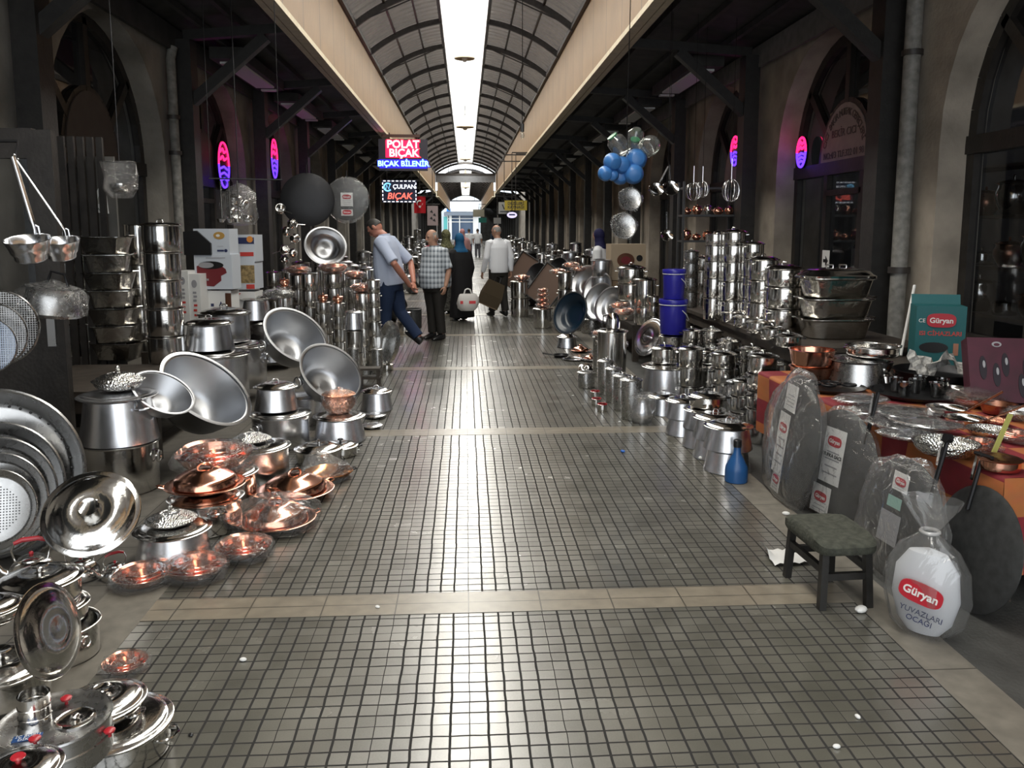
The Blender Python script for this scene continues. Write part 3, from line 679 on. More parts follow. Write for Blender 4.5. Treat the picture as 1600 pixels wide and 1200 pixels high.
bk = P('large steel pot cut by the left edge, behind the flue pipe', 2, 1040, 73, .7, .05, m='steel', lid='dome', knob='ring', handle='loop', seg=44)
P('steel bowl with rounded lid at the left edge beside the stacked pots', -14, 948, 46, .6, .32, m='steel', lid='high', knob='ring', body='round', seg=40)
bundle('small plastic wrapped copper bowl bundle on the floor beside the bottom left stockpot', tuple(PZ(196, 1046, .0)), .082, seed=2, rz=.4)
a = P('tall steel pot at the bottom of the three pot stack, beside the kerb at left', 95, 972, 57, 1.0, m='steel', lid=None, handle='ring', seg=44)
a = ON(a, 'middle steel pot in the three pot stack at left', 50, .62, px=86, m='steel', lid='flat', knob=None, seg=44)
ON(a, 'lidded pot with flat knob, topmost of the three pot stack at left', 59, .62, px=66, m='steel', lid='dome', knob='ring', seg=44)
lid_thing('round steel lid leaning upright against the three pot stack', 76, 985, 74, 2.42, (.97, -.12, .28), knob=None)
lid_thing('big steel pot lid with flat knob leaning in front of the tall urn', 143, 802, 71, 3.72, (.18, -.72, .66))
kettle('small steel kettle with red handle, rightmost of the three kettles', tuple(PZ(181, 903, 0)), .066, R_(-140))
kettle('steel kettle with red handle half hidden behind the lidded pot, middle of the three kettles', tuple(PZ(128, 903, 0)), .085, R_(-150))
kettle('steel kettle with red handle in front of the big perforated pans', tuple(PZ(52, 905, 0)), .105, R_(200))
# --- nested perforated pans leaning against the door leaf
PAN = [(0, 0), (.80, 0), (.86, .02), (.97, .15), (1.0, .165), (1.02, .15), (1.0, .13), (.9, -.01), (.8, -.03), (0, -.03)]
HOLED = hammered('dimpled pan steel', (.42, .45, .50), .3)
nn = Vector((.22, -.93, .30))
for i, (px, py, r, yy, lab) in enumerate(((-14, 748, 137, 4.10, 'largest grey steamer pan with a ring of holes, leaning at the left edge'), (-10, 766, 104, 4.02, 'second largest of the nested pans leaning at the left edge'), (-9, 777, 92, 3.95, 'middle one of the nested pans leaning at the left edge'),
                                        (-9, 787, 78, 3.87, 'second smallest of the nested pans leaning at the left edge'), (-9, 797, 62, 3.79, 'smallest pan with bluish rim, front of the nested pans at the left edge'))):
    c = PY(px, py, yy); Rr = r / pxm(c)
    t = disc(lab, c, Rr, nn, PAN, 'steeld', 'steamer_pan', 'pan', group='nested pans at the left edge', seg=56)
    if i == 0:
        b = MB()
        for k in range(44):
            for rr, off in ((.90, 0), (.83, .07)):
                a_ = 2 * math.pi * k / 44 + off; b.ball((rr * math.cos(a_), rr * math.sin(a_), .04 if rr > .85 else .015), (.017, .017, .012), 8, 5)
        b.obj('hole_ring', M['black'], t)
    if i == 4:
        b = MB()
        for u in range(-9, 10):
            for v in range(-9, 10):
                if u * u + v * v < 70: b.box((u * .07, v * .07, .004), (.03, .03, .006))
        b.obj('perforation', M['black'], t, smooth=False)
# --- door leaf with glass, open at the left
t = struct(thing('door_1', 'dark timber door leaf with a glass pane standing open at the left', 'door', (PY(96, 450, 5.25).x - .5, 5.25, 0)))
b = MB()
for xx in (-.46, .44): b.box((xx, 0, 1.1), (.15, .06, 2.2))
for zz in (.2, 1.0, 2.12): b.box((0, 0, zz), (.8, .055, .18))
b.box((0, .01, .6), (.78, .03, .7)); b.obj('frame', M['woodf'], t, smooth=False)
MB().box((0, 0, 1.56), (.8, .012, 1.0)).obj('glass', M['glass'], t, smooth=False)
MB().box((.44, -.04, 1.0), (.05, .012, .26)).obj('lock_plate', M['steeld'], t, smooth=False)
MB().tube([(.44, -.04, 1.06), (.44, -.09, 1.06), (.33, -.09, 1.06)], .011, 8).obj('handle', M['steel'], t)
t = thing('folding_shutter', 'ribbed dark wooden shutter panel folded behind the glass door', 'shutter', (PY(112, 300, 6.95).x, 6.95, 0))
b = MB()
for k in range(7): b.box((-.21 + .07 * k, 0 + .014 * k, 1.175), (.05, .03, 2.35))
b.obj('slats', M['woodf'], t, smooth=False)
t = thing('board_panel', 'plain grey board standing between shutter and roasting trays', 'board', (PY(153, 300, 7.1).x, 7.1, 0))
MB().box((0, 0, 1.1), (.30, .03, 2.2)).obj('panel', mat('grey board', (.10, .095, .088), .6, noise=.1), t, smooth=False)
c = PY(157, 313, 7.07)
t = thing('hang_tag', 'small white hanging card with a triangle picture on the grey board', 'tag', c, (0, 0, .1))
MB().prism([(-.05, -.10), (.06, -.11), (.05, .04), (.0, .12), (-.05, .02)], -.004, .004).obj('card', M['paper'], t, smooth=False)
MB().prism([(-.035, -.03), (.035, -.03), (.0, .06)], -.008, -.004).obj('picture', mat('grey print', (.35, .33, .3), .6), t, smooth=False)
text('SATIŞ', .032, (0, -.007, -.075), (math.pi / 2, 0, 0), M['black'], t, .001)
# --- things hung on the door
def sieve(label, px, py, r, Y, n, meshm):
    c = PY(px, py, Y); Rr = r / pxm(c); t = thing('sieve', label, 'sieve', c, Vector(n).to_track_quat('Z', 'Y').to_euler(), Rr, 'sieves hung at the left edge')
    MB().lathe([(.97, -.14), (1.0, -.14), (1.02, 0), (1.0, .03), (.97, 0), (.97, -.14)], 48).obj('hoop', M['steeld'], t)
    b = MB()
    for k in range(-15, 16):
        u = k / 16; L = math.sqrt(1 - u * u) * 1.94
        b.box((u, 0, -.1), (.011, L, .008)); b.box((0, u, -.1), (L, .011, .008))
    b.obj('wire_mesh', meshm, t, smooth=False)
bluew = mat('bluish wire', (.40, .48, .62), .3, .8)
sieve('large dark hooped sieve hung at the left edge, rearmost of the three', -3, 512, 58, 4.5, (.15, -.97, .1), M['steeld'])
sieve('middle hooped sieve hung at the left edge', -12, 524, 50, 4.42, (.15, -.97, .1), M['steeld'])
sieve('front sieve with bluish wire mesh hung at the left edge', -22, 540, 44, 4.34, (.15, -.97, .1), bluew)
def dipper(label, px, py, r, Y, hx, hy, w):
    c = PY(px, py, Y); Rr = r / pxm(c); t = thing('dipper', label, 'dipper', c, (R_(14), 0, 0), Rr)
    MB().lathe([(0, -1.0), (.62, -1.0), (.68, -.93), (.70, -.72), (.80, -.62), (.86, -.35), (1.0, -.02), (1.03, .02), (1.0, .03), (.96, 0), (.8, -.35), (.6, -.9), (0, -.92)], 40).obj('cup', M['tin'], t)
    h = PY(hx, hy, Y + .15); inv = (Matrix.Translation(c) @ Euler((R_(14), 0, 0)).to_matrix().to_4x4() @ Matrix.Scale(Rr, 4)).inverted(); e = inv @ h
    MB().tube([(-.10, .98, 0), (-.12, 1.0, .3), e.lerp(Vector((-.12, 1.0, .3)), .9), e], [w * .6, w * .7, w, w], 10).obj('long_handle', M['tin'], t)
    MB().tube([(.10, .98, -.02), (.08, 1.02, .35), (-.06, 1.02, .42)], .05, 8).obj('fork', M['tin'], t)
    MB().tube([e, e + Vector((0, .1, .12)), e + Vector((0, .25, .05))], .05, 7).obj('hook', M['tin'], t)
dipper('large steel dipper with long handle, left one of the two hung above the sieves', 43, 374, 34, 4.35, 20, 246, .12)
dipper('large steel dipper with long handle, right one of the two hung above the sieves', 93, 376, 29, 4.55, 26, 252, .07)
c = PY(-4, 221, 4.75); t = thing('hanging_rail', 'thin dark rail the two dippers hang from', 'rail', c)
MB().tube([(-.5, .03, 0), (.12, -.02, 0), (.12, -.06, -.10)], .008, 8).obj('rod', M['iron'], t)
c = PY(80, 492, 4.75); t = thing('wrapped_pot', 'plastic wrapped pot hanging on the door below the dippers', 'wrapped pot', c, (0, R_(8), 0), .165)
MB().lathe([(0, 0), (.95, 0), (1.0, .12), (.85, .5), (.8, .9), (.85, .98), (0, 1.0)], 30).obj('body', M['steeld'], t); wrapshell(t, 1.13, 1.05, 'bag', 3)
MB().tube([(-.2, 0, 1.1), (-.1, 0, 1.5), (.35, 0, 1.45), (.5, 0, 1.05)], .05, 7).obj('bail', M['iron'], t)
# --- the tall urn
g = tuple(PZ(188, 768, 0))
u = P('tall straight lower drum of the big steel urn beside the door leaf', 188, 688, 58, 1.42, 0, m='steel', lid=None, handle='ring', seg=48)
u2 = ON(u, 'brushed bell shaped pot standing upside down on the tall steel drum', 57, 1.32, body='flare', m='alu', lid='flat', knob=None, seg=48, handle='loop')
ON(u2, 'embossed steel lidded dish with ball knob on top of the tall urn', 38, .42, px=186, m='orn', lid='high', knob='orn', seg=44, body='round')
c = Vector((u['x'] + .02, u['y'] - .02, 0))
# --- pots and copper along the kerb
a = P('flared aluminium pot with steel lid, a small embossed dish on it, beside the kettles', 270, 826, 57, .92, body='flare', m='alu', lid='flat', lm='steel', knob=None, seg=44)
ON(a, 'small embossed lidded dish with scalloped edge on the flared pot beside the kettles', 38, .18, px=267, m='orn', lid='high', knob='orn', seg=40, body='round')
bundle('flat copper bowl bundle in clear plastic, nearest to the kettles', tuple(PZ(222, 912, 0)), .128, seed=3, rz=.3)
bundle('copper bowl bundle in clear plastic in front of the flared pot', tuple(PZ(306, 900, 0)), .142, seed=4, rz=1.3)
bundle('pale copper bowl bundle in clear plastic between two larger bundles', tuple(PZ(381, 868, 0)), .14, seed=5, rz=2.1)
copper_dish('large copper lidded dish wrapped in clear plastic, nearest the tiles', tuple(PZ(432, 822, 0)), .215, wrapped=6, rz=.4)
copper_dish('large bare copper lidded dish on a wide plate, in front of the flame coloured pan', tuple(PZ(462, 776, 0)), .232, rz=.7)
a = P('steel pot with strap handle under the bare copper tureen', 322, 776, 56, .95, m='steel', lid='flat', knob=None, handle='loop', seg=44, hrot=-1.0)
copper_dish('bare copper tureen with looped knob standing on a steel pot lid', (a['x'], a['y'], a['top']), .212, rz=.3)
a = P('tall steel pot half hidden behind the copper tureen', 352, 737, 49, 1.15, m='steel', lid='flat', knob=None, seg=40)
bundle('copper bowl with lid wrapped in plastic, behind the bare copper tureen', (a['x'] - .06, a['y'], a['top']), .225, seed=8, rz=.9)
a = P('steel pot with ringed lid carrying a small embossed dome, behind the copper dish', 403, 697, 49, 1.15, m='alu', lid='flat', lm='steel', knob=None, seg=44)
ON(a, 'small embossed domed lid dish on the ringed pot lid', 29, .16, px=393, m='orn', lid='high', knob='ball', seg=36, body='round')
a = P('steel pot with ring handles under the small flared pot, middle of the left pile', 438, 646, 46, 1.15, m='alu', lid='flat', lm='steel', knob=None, handle='ring', seg=44, hrot=.9)
ON(a, 'small flared aluminium pot with lid standing on the ring handled pot', 33, 1.15, px=432, body='flare', m='alu', lid='dome', lm='steel', knob='loop', seg=40)
P('steel pot with drop ring handles wedged beside the copper jar', 474, 619, 31, 1.5, m='alu', lid='flat', knob=None, handle='ring', seg=36, hrot=.6)
a = P('flared aluminium pot on the tiles with a wrapped copper jar on its lid', 530, 650, 40, 1.0, body='flare', m='alu', lid='flat', lm='steel', knob=None, seg=44)
r = pot('round copper jar wrapped in clear plastic on the flared pot', (a['x'], a['y'], a['top']), .118, 1.2, body='belly', m='copper', lid='dome', knob='ball', name='copper_jar', cat='jar', wrap=True, hrot=0)
P('flared aluminium pot with lid at the edge of the tiles behind the copper jar', 588, 611, 25, 1.25, body='flare', m='alu', lid='dome', lm='steel', knob='loop', seg=36)
a = P('shallow silver dish lying on the tiles behind the low casseroles', 581, 664, 17, .3, m='tin', lid='flat', knob=None, body='round', seg=30)
P('shallow silver dish between two flared pots', 586, 648, 17, .3, m='tin', lid='flat', knob=None, body='round', seg=30)
P('low steel casserole with loop handle in front of the flared pots', 498, 700, 37, .62, m='steel', lid='dome', knob='loop', handle='loop', seg=40, hrot=-1.2)
P('low steel casserole with black knob at the edge of the tiles', 532, 696, 27, .6, m='steel', lid='dome', knob='black', km='bake', handle='black', hm='bake', seg=36)
# copper pan in a pointed plastic bag
p = PZ(514, 747, 0); t = thing('copper_pan', 'shiny copper pan inside a pointed clear bag at the edge of the tiles', 'pan', p, (0, 0, .4), .155)
MB().lathe([(0, .03), (.6, .03), (.9, .18), (1, .3), (1.02, .31), (1, .33), (.88, .25), (.6, .10), (0, .10)], 36).obj('bowl', mat('orange copper', (.95, .46, .20), .16, 1.0), t)
for s in (-1, 1): MB().tube([(s * .98, -.16, .28), (s * 1.15, -.12, .3), (s * 1.15, .12, .3), (s * .98, .16, .28)], .03, 7).obj('handle', M['iron'], t)
MB().lathe([(0, 0), (.9, .02), (1.08, .3), (1.0, .55), (.6, .9), (.22, 1.2), (0, 1.3)], 24, M=Matrix.Shear('XY', 4, (-.35, .1)), wob=lambda a_, z: 1 + .07 * math.sin(3 * a_ + 5 * z)).obj('plastic_bag', M['bag'], t)
# --- open cauldrons tipped toward the aisle
TILT('large open aluminium cauldron tipped toward the aisle, nearest of the four', 324, 606, 77, 5.6, (.62, -.24, .70), .9, m='spun', b=.74, seg=56, group='open cauldrons tipped toward the aisle')
c2 = TILT('open cauldron holding crumpled plastic, half hidden behind the tall urn', 256, 612, 50, 5.08, (.52, -.26, .76), .72, m='spun', b=.74, seg=52, group='open cauldrons tipped toward the aisle')
t = thing('crumpled_plastic', 'crumpled clear plastic lying inside the half hidden cauldron', 'plastic sheet', tuple(PY(272, 632, 5.42)), (0, 0, 0), .10)
MB().ball((0, 0, 0), (1.2, 1, .7), 22, 14).obj('sheet', M['milky'], t)
TILT('tall open cauldron tipped toward the aisle, behind the small flared pot', 464, 523, 55, 7.6, (.56, -.44, .66), .9, m='spun', b=.74, seg=52, group='open cauldrons tipped toward the aisle')
TILT('open cauldron tipped toward the aisle, just behind the copper jar', 519, 581, 54, 6.6, (.54, -.50, .62), .9, m='spun', b=.74, seg=52, group='open cauldrons tipped toward the aisle')
# --- big lidded pots between the cauldrons
a = P('big steel pot under a flared pot, behind the nearest cauldron', 336, 553, 52, 1.5, .12, m='alu', lid='flat', lm='steel', knob=None, seg=44)
ON(a, 'flared aluminium pot with lid, standing on the big pot behind the nearest cauldron', 37, 1.15, px=328, body='flare', m='alu', lid='dome', lm='steel', knob='loop', seg=44)
a = P('big steel pot with double ring handles, second row behind the cauldrons', 368, 540, 48, 1.4, .12, m='alu', lid='flat', lm='steel', knob=None, handle='ring', seg=44, hrot=-.1)
ON(a, 'straight aluminium pot with lid in front of the white cartons', 40, 1.15, px=352, m='alu', lid='dome', lm='steel', knob='loop', seg=44)
a = P('tall flared aluminium pot beside the tall tipped cauldron', 421, 504, 33, 1.9, .1, body='flare', m='alu', lid='flat', lm='steel', knob=None, seg=44)
ON(a, 'flared lidded pot, topmost beside the tall tipped cauldron', 25, 1.35, px=399, body='flare', m='alu', lid='dome', lm='steel', knob='loop', seg=40)
# --- bench with towers of pots and roasting trays in front of the door
bench('dark wooden bench under the towers of steel pots at left', -3.2, -2.12, 5.6, 6.75, .5)
TW('straight steel pot', 'tall tower left of the white cartons', 262, 566, .5, [(29, 42), (29, 43), (28, 43), (29, 43), (30, 42)], lidlast='flat', handle=None)
TW('slim steel pot', 'tower between roasting trays and tall tower', 226, 548, .5, [(22, 66), (21, 68), (21, 62)], lidlast=None)
TW('steel pot', 'tower behind the glass door edge', 122, 555, .5, [(27, 50), (27, 50), (26, 46), (26, 48)], lidlast=None)
M['tray'] = mat('hammered tray steel', (.62, .60, .56), .2, 1.0, bump=.25, bscale=18)
p = PZ(186, 560, .5); z = .5; s = pxm(p)
for i in range(7):
    w = .37 if i % 2 == 0 else .34; h = .137
    t = thing('roasting_tray', 'rectangular steel roasting tray with side handles, %s in the tray stack' % ('topmost' if i == 6 else lev[i]), 'roasting tray', (p.x - .008 * i, p.y, z), (0, 0, R_(8 if i % 2 else -9)), 1, 'stacked roasting trays')
    b = MB(); rg = []
    for (k, zz) in ((.80, 0), (.97, h * .93), (1.06, h), (1.06, h + .006), (.95, h), (.78, .008)):
        hw, hd, rc = w / 2 * k, .13 * k, .04
        rg.append([(hw * sx_ - sx_ * rc * (1 - ca), hd * sy_ - sy_ * rc * (1 - sa), zz) for sx_, sy_, aa in ((1, 1, 0), (-1, 1, 1), (-1, -1, 2), (1, -1, 3)) for ca, sa in [((1, 0), (.7, .7), (0, 1)), ((0, 1), (.7, .7), (1, 0)), ((1, 0), (.7, .7), (0, 1)), ((0, 1), (.7, .7), (1, 0))][aa]])
    b.loft(rg).obj('pan', M['tray'], t, angle=30)
    for sx_ in (-1, 1): MB().tube([(sx_ * w * .5, -.05, h), (sx_ * (w * .5 + .045), -.04, h + .015), (sx_ * (w * .5 + .045), .04, h + .015), (sx_ * w * .5, .05, h)], .006, 6).obj('handle', M['steel'], t)
    z += h + .012
# --- printed cartons
def carton(label, px, py, w, d, h, Y=None, rz=0, m='paper', zb=None, cat='box'):
    c = PY(px, py, Y); 
    if zb is not None: h += c.z - zb; c.z = zb
    t = thing('carton', label, cat, (c.x, c.y + d / 2, c.z), (0, 0, rz))
    MB().box((0, 0, h / 2), (w, d, h)).obj('box', M[m], t, smooth=False); t['_d'] = d; t['_z'] = h; return t
def plate(t, name, x, z, poly, m, off=.004):
    d = t['_d']; b = MB(); b.prism([(x + u, z + v) for u, v in poly], -d / 2 - off, -d / 2 + .001); return b.obj(name, M[m] if isinstance(m, str) else m, t, smooth=False)
def ell(a_, c_, n=20): return [(a_ * math.cos(2 * math.pi * k / n), c_ * math.sin(2 * math.pi * k / n)) for k in range(n)]
def rec_(a_, c_): return [(-a_ / 2, -c_ / 2), (a_ / 2, -c_ / 2), (a_ / 2, c_ / 2), (-a_ / 2, c_ / 2)]
M['panred'] = mat('dark red print', (.16, .015, .02), .5); M['pie'] = mat('golden print', (.45, .26, .06), .5); M['navy'] = mat('navy print', (.02, .03, .10), .5)
M['ored'] = mat('red print', (.55, .05, .04), .5); M['food'] = mat('food print', (.28, .20, .09), .5, noise=.6, nscale=30); M['cartb'] = mat('pale blue carton', (.56, .60, .66), .6)
M['org'] = mat('orange print', (.70, .26, .04), .5); M['gprint'] = mat('grey carton print', (.32, .32, .34), .6)
YB = 8.6; s = FPX / YB
t = carton('white carton with red electric pan picture, lower of the two big cartons', 336, 452, .39, .26, .36, YB, R_(-4), 'cartb')
plate(t, 'pan_picture', -.02, .14, [(-.15, .10), (-.15, -.10), (.02, -.11), (.10, -.05), (.10, .0), (.16, .03), (.15, .07), (.08, .12), (-.05, .13)], 'panred'); plate(t, 'pan_rim', -.02, .25, ell(.13, .04), 'black', .006); plate(t, 'pan_inside', -.07, .25, ell(.08, .03), 'gprint', .008); plate(t, 'label', -.08, .10, rec_(.06, .02), 'gprint', .008)
plate(t, 'print_line', .03, .325, rec_(.2, .008), 'gprint')
t = carton('white carton with pie picture and dark front flap, upper of the two big cartons', 333, 400, .37, .26, .28, YB + .01, R_(-4), 'cartb')
plate(t, 'dark_flap', -.12, .11, [(-.16, .14), (-.02, .15), (.12, .02), (.12, -.10), (-.16, -.10)], 'black', .03); plate(t, 'pie_picture', .08, .21, ell(.058, .038), 'pie'); plate(t, 'pie_slice', .07, .21, ell(.02, .014), 'paper', .006); plate(t, 'seal', .145, .055, ell(.017, .017), 'navy'); plate(t, 'print_line', .09, .055, rec_(.07, .018), 'navy'); plate(t, 'print_line', .09, .10, rec_(.06, .004), 'gprint')
for k, px in enumerate((291, 309)):
    t = carton('tall narrow white carton with red vertical marks, %s of the two spines' % ('left' if k == 0 else 'right'), px, 512, .12, .26, .58 if k == 0 else .55, YB - .15, R_(-6), 'paper', .46)
    plate(t, 'emblem', 0, t['_z'] - .10, ell(.028, .04), 'gprint')
    for j, zz in enumerate((.31, .27, .23, .18, .13, .08)): plate(t, 'print_mark', .005 * (j % 2), zz + t['_z'] - .5, rec_(.035, .022), 'ored' if j > 2 else 'gprint')
t = carton('small white carton under the red pan carton', 344, 484, .26, .24, .2, YB + .02, R_(-4), 'paper')
plate(t, 'print_mark', -.07, .05, rec_(.03, .03), 'navy'); plate(t, 'print_mark', .02, .06, [(-.02, -.02), (.02, -.02), (.0, .03)], 'navy'); plate(t, 'brown_side', .10, .09, rec_(.06, .17), 'copd', .006)
t = carton('white oven carton with dark oven picture and red label, behind the pie carton', 379, 409, .30, .3, .30, 9.3, R_(-3), 'cartb')
plate(t, 'oven_picture', 0, .235, rec_(.29, .07), 'navy'); plate(t, 'red_label', .06, .085, rec_(.15, .045), 'ored'); plate(t, 'round_picture', .10, .25, ell(.035, .035), 'org', .006)
t = carton('carton with a food photograph, under the oven carton', 379, 452, .31, .3, .31, 9.3, R_(-3), 'cartb')
plate(t, 'food_picture', .0, .17, rec_(.30, .20), 'food'); plate(t, 'orange_mark', -.10, .20, rec_(.06, .09), 'org', .006); plate(t, 'red_corner', .10, .03, rec_(.09, .05), 'ored', .006)
t = carton('red and white carton at the bottom of the carton stack', 380, 487, .30, .3, .225, 9.3, R_(-3), 'paper')
plate(t, 'red_wedge', -.09, .13, [(-.05, .08), (.08, .08), (-.05, -.06)], 'ored')
bench('low dark bench under the printed cartons', -3.3, -2.42, 8.3, 9.8, .46)
# ================================================================ WARES, MIDDLE OF THE LEFT SIDE
bench('dark bench behind the tipped cauldrons at left', -3.3, -1.75, 9.95, 12.6, .45)
GL = 'small steel pots piled behind the tipped cauldrons'
r531 = TW('small steel pot', 'slim tower right of the tall tipped cauldron', 531, 574, 0, [(10, 20)] * 5, handle='loop', seg=18)[-1]
TW('small steel pot', 'slim tower left behind the copper jar cauldron', 511, 566, 0, [(10, 22)] * 4, handle='loop', seg=18)
TW('steel pot', 'tower beside the blue shirted man', 586, 572, 0, [(12, 24), (12, 23), (12, 23), (11, 22), (11, 22), (11, 20)], handle='loop', seg=20)
r = TW('steel pot', 'leaning tower below the cream bundle', 569, 570, 0, [(14, 30), (14, 28), (13, 28), (13, 26)], lidlast='flat', knob=None, seg=22)[-1]
bundle('cream plastic wrapped bundle on top of the leaning tower', (r['x'], r['y'], r['top']), .15, seed=11)
r = TW('steel pot', 'two pot stack under the shiny flared pot', 555, 584, 0, [(14, 34), (14, 34)], knob=None, seg=22)[-1]
ON(r, 'shiny flared pot with lid between two slim towers', 14, 2.0, body='flare', m='alu', lid='dome', knob='loop', seg=28)
TW('tall plain steel canister', 'in front of the two pot stack', 553, 588, 0, [(9, 44)], m='steeld', seg=20)
TW('tall plain steel canister', 'beside the big black rimmed pan', 590, 589, 0, [(9, 44)], m='steeld', seg=20)
P('low lidded steel pot on the tiles inside the curve of the black rimmed pan', 604, 569, 11, .9, m='steel', lid='dome', knob='ball', seg=24)
P('small steel pot on the tiles left of the black rimmed pan', 571, 577, 11, 1.1, m='steeld', lid='flat', knob='loop', seg=24)
PANR = [(0, 0), (.86, 0), (.9, .03), (1.0, .24), (1.03, .26), (1.0, .27), (.9, .10), (.84, .05), (0, .05)]
disc('wide black rimmed steel pan standing on edge by the man\'s foot', PY(612, 538, 9.3), .26, (-.80, -.42, .22), PANR, 'steeld', 'wide_pan', 'pan')
t = thing('stool', 'small dark wooden rack on the tiles behind the flared pot', 'rack', tuple(PZ(575, 606, 0)))
for zz in (.02, .11, .20): MB().box((0, 0, zz), (.26, .14, .022)).obj('slat', M['wood'], t, smooth=False)
for sx in (-1, 1): MB().box((sx * .11, 0, .10), (.03, .12, .2)).obj('leg', M['wood'], t, smooth=False)
# bundles and pots on the bench
def pile(px, pyb, items, lab, top=None, seed=1, Rb=.16, zb=.45, **k):
    r = TW(lab, 'pile behind the cauldrons', px, pyb, zb, items, knob=None, seg=18, **k)[-1]
    if top: bundle(top, (r['x'], r['y'], r['top']), Rb, seed=seed)
    return r
pile(486, 506, [(14, 26), (13, 26), (13, 26)], 'steel pot left of the rosy bundle', None)
pile(468, 500, [(14, 24), (14, 24), (13, 22)], 'steel pot under the rosy bundle', 'rosy copper bundle in plastic left of the tilted basin', 21, .16)
pile(523, 500, [(15, 26), (14, 24), (14, 22)], 'steel pot under the wide copper bundle', 'wide copper bundle in plastic below the tilted basin', 22, .19)
pile(556, 498, [(13, 24), (13, 22), (12, 16)], 'steel pot under the small bundle', 'small copper bundle in plastic beside the blue shirted man', 23, .14)
r447 = pile(447, 512, [(13, 24), (13, 24), (12, 16)], 'steel pot farthest left', None)
r506 = pile(506, 512, [(12, 22), (12, 18)], 'lidded steel pot before the wide bundle', None)
for i, (px, pyb, n) in enumerate(((540, 492, 3), (575, 488, 3), (497, 490, 3), (455, 488, 3), (430, 492, 3), (590, 486, 3))):
    TW('steel pot, back row', 'back row tower %s' % ['behind the wide copper bundle', 'behind the small bundle', 'behind the left steel pots', 'behind the rosy bundle', 'below the hanging coffee pots', 'nearest the blue shirted man'][i], px, pyb, .45, [(12, 22)] * n, knob='ball', seg=16)
for r_, lab in ((r447, 'leftmost of three'), (r506, 'middle one of three'), (r531, 'rightmost of three, on the slim tower')):
    pot('small orange copper jar among the steel pots, %s' % lab, (r_['x'], r_['y'], r_['top']), .058, 1.1, body='belly', m='cop', lid='dome', knob='ball', name='copper_jar', cat='jar', seg=18)
TILT('wide basin with a bright inner ring tilted up on top of the left pile', 509, 384, 33, 11.0, (.30, -.80, .42), .42, m='spun', b=.62, handle=None, seg=48, name='basin', cat='basin')
bundle('crumpled clear plastic bundle beside the flared pot and cartons', tuple(PY(437, 466, 9.3)), .17, seed=14, m='steeld')
# ================================================================ HUNG THINGS, LEFT
c = PY(480, 312, 10.5)
SAJ = [(0, 0), (.5, -.015), (.92, -.07), (1.0, -.10), (1.0, -.085), (.92, -.055), (.5, 0), (0, .015)]
t = disc('big black round griddle plate hung under the left canopy', c, .335, (.1, -1, .02), SAJ, 'iron', 'griddle_plate', 'griddle', part='plate')
MB().tube([(0, .98, -.05), (0, 1.25, -.05), (.05, 1.4, -.05)], .02, 6).obj('hook', M['iron'], t)
c = PY(542, 311, 10.7)
t = disc('griddle plate in a clear bag with two red badge labels, hung under the left canopy', c, .27, (-.05, -1, .02), SAJ, 'sajm', 'griddle_plate', 'griddle', part='plate')
MB().lathe([(0, .05), (.9, .03), (1.06, -.06), (1.05, -.14), (0, -.16)], 32, wob=lambda a_, z: 1 + .10 * max(0, -math.sin(a_)) ** 4).obj('plastic_bag', M['bag'], t)
MB().tube([(0, 1.0, -.05), (0, 1.35, -.05)], .02, 6).obj('hook', M['iron'], t)
M['badge'] = mat('red badge', (.45, .015, .03), .4)
def badge(parent, x, y, z, w, rot=(0, 0, 0), card=None):
    """white card with the red oval badge lettered Güryan; local x right, y up, z toward the viewer"""
    h = link('badge_card', None, parent) if False else None
    Mx = Matrix.Translation((x, y, z)) @ Euler(rot).to_matrix().to_4x4()
    if card:
        cw, ch, cy = card; b = MB(); b.box((0, cy, 0), (cw, ch, .004), Mx); cd = b.obj('label_card', M['paper'], parent, smooth=False)
        for k in range(4):
            yy = cy + ch * (.10 - .13 * k)
            if ch > w: b = MB(); b.box((0, yy - w * .1, .004), (cw * (.7 if k % 2 else .6), ch * .025, .002), Mx); b.obj('print_line', M['gprint'], cd, smooth=False)
    n = 24; hw, hh = w / 2, w * .26
    pts = [(hw * math.copysign(abs(math.cos(a)) ** .6, math.cos(a)), hh * math.copysign(abs(math.sin(a)) ** .7, math.sin(a))) for a in [2 * math.pi * k / n for k in range(n)]]
    b = MB(); b.add([(u, v, .003) for u, v in pts] + [(u, v, .009) for u, v in pts], [tuple(range(n - 1, -1, -1)), tuple(range(n, 2 * n))] + [(i, (i + 1) % n, n + (i + 1) % n, n + i) for i in range(n)], Mx)
    bd = b.obj('badge', M['badge'], parent, smooth=False)
    tx = text('Güryan', w * .27, (x, y, z), rot, M['white'], bd, .0015, bold=w * .006); tx.matrix_local = Mx @ Matrix.Translation((0, -w * .01, .0105)); return bd
badge(t, 0, .10, .03, .42, card=(.58, .64, -.12)); badge(t, 0, -.62, .03, .42, card=(.56, .30, -.02))
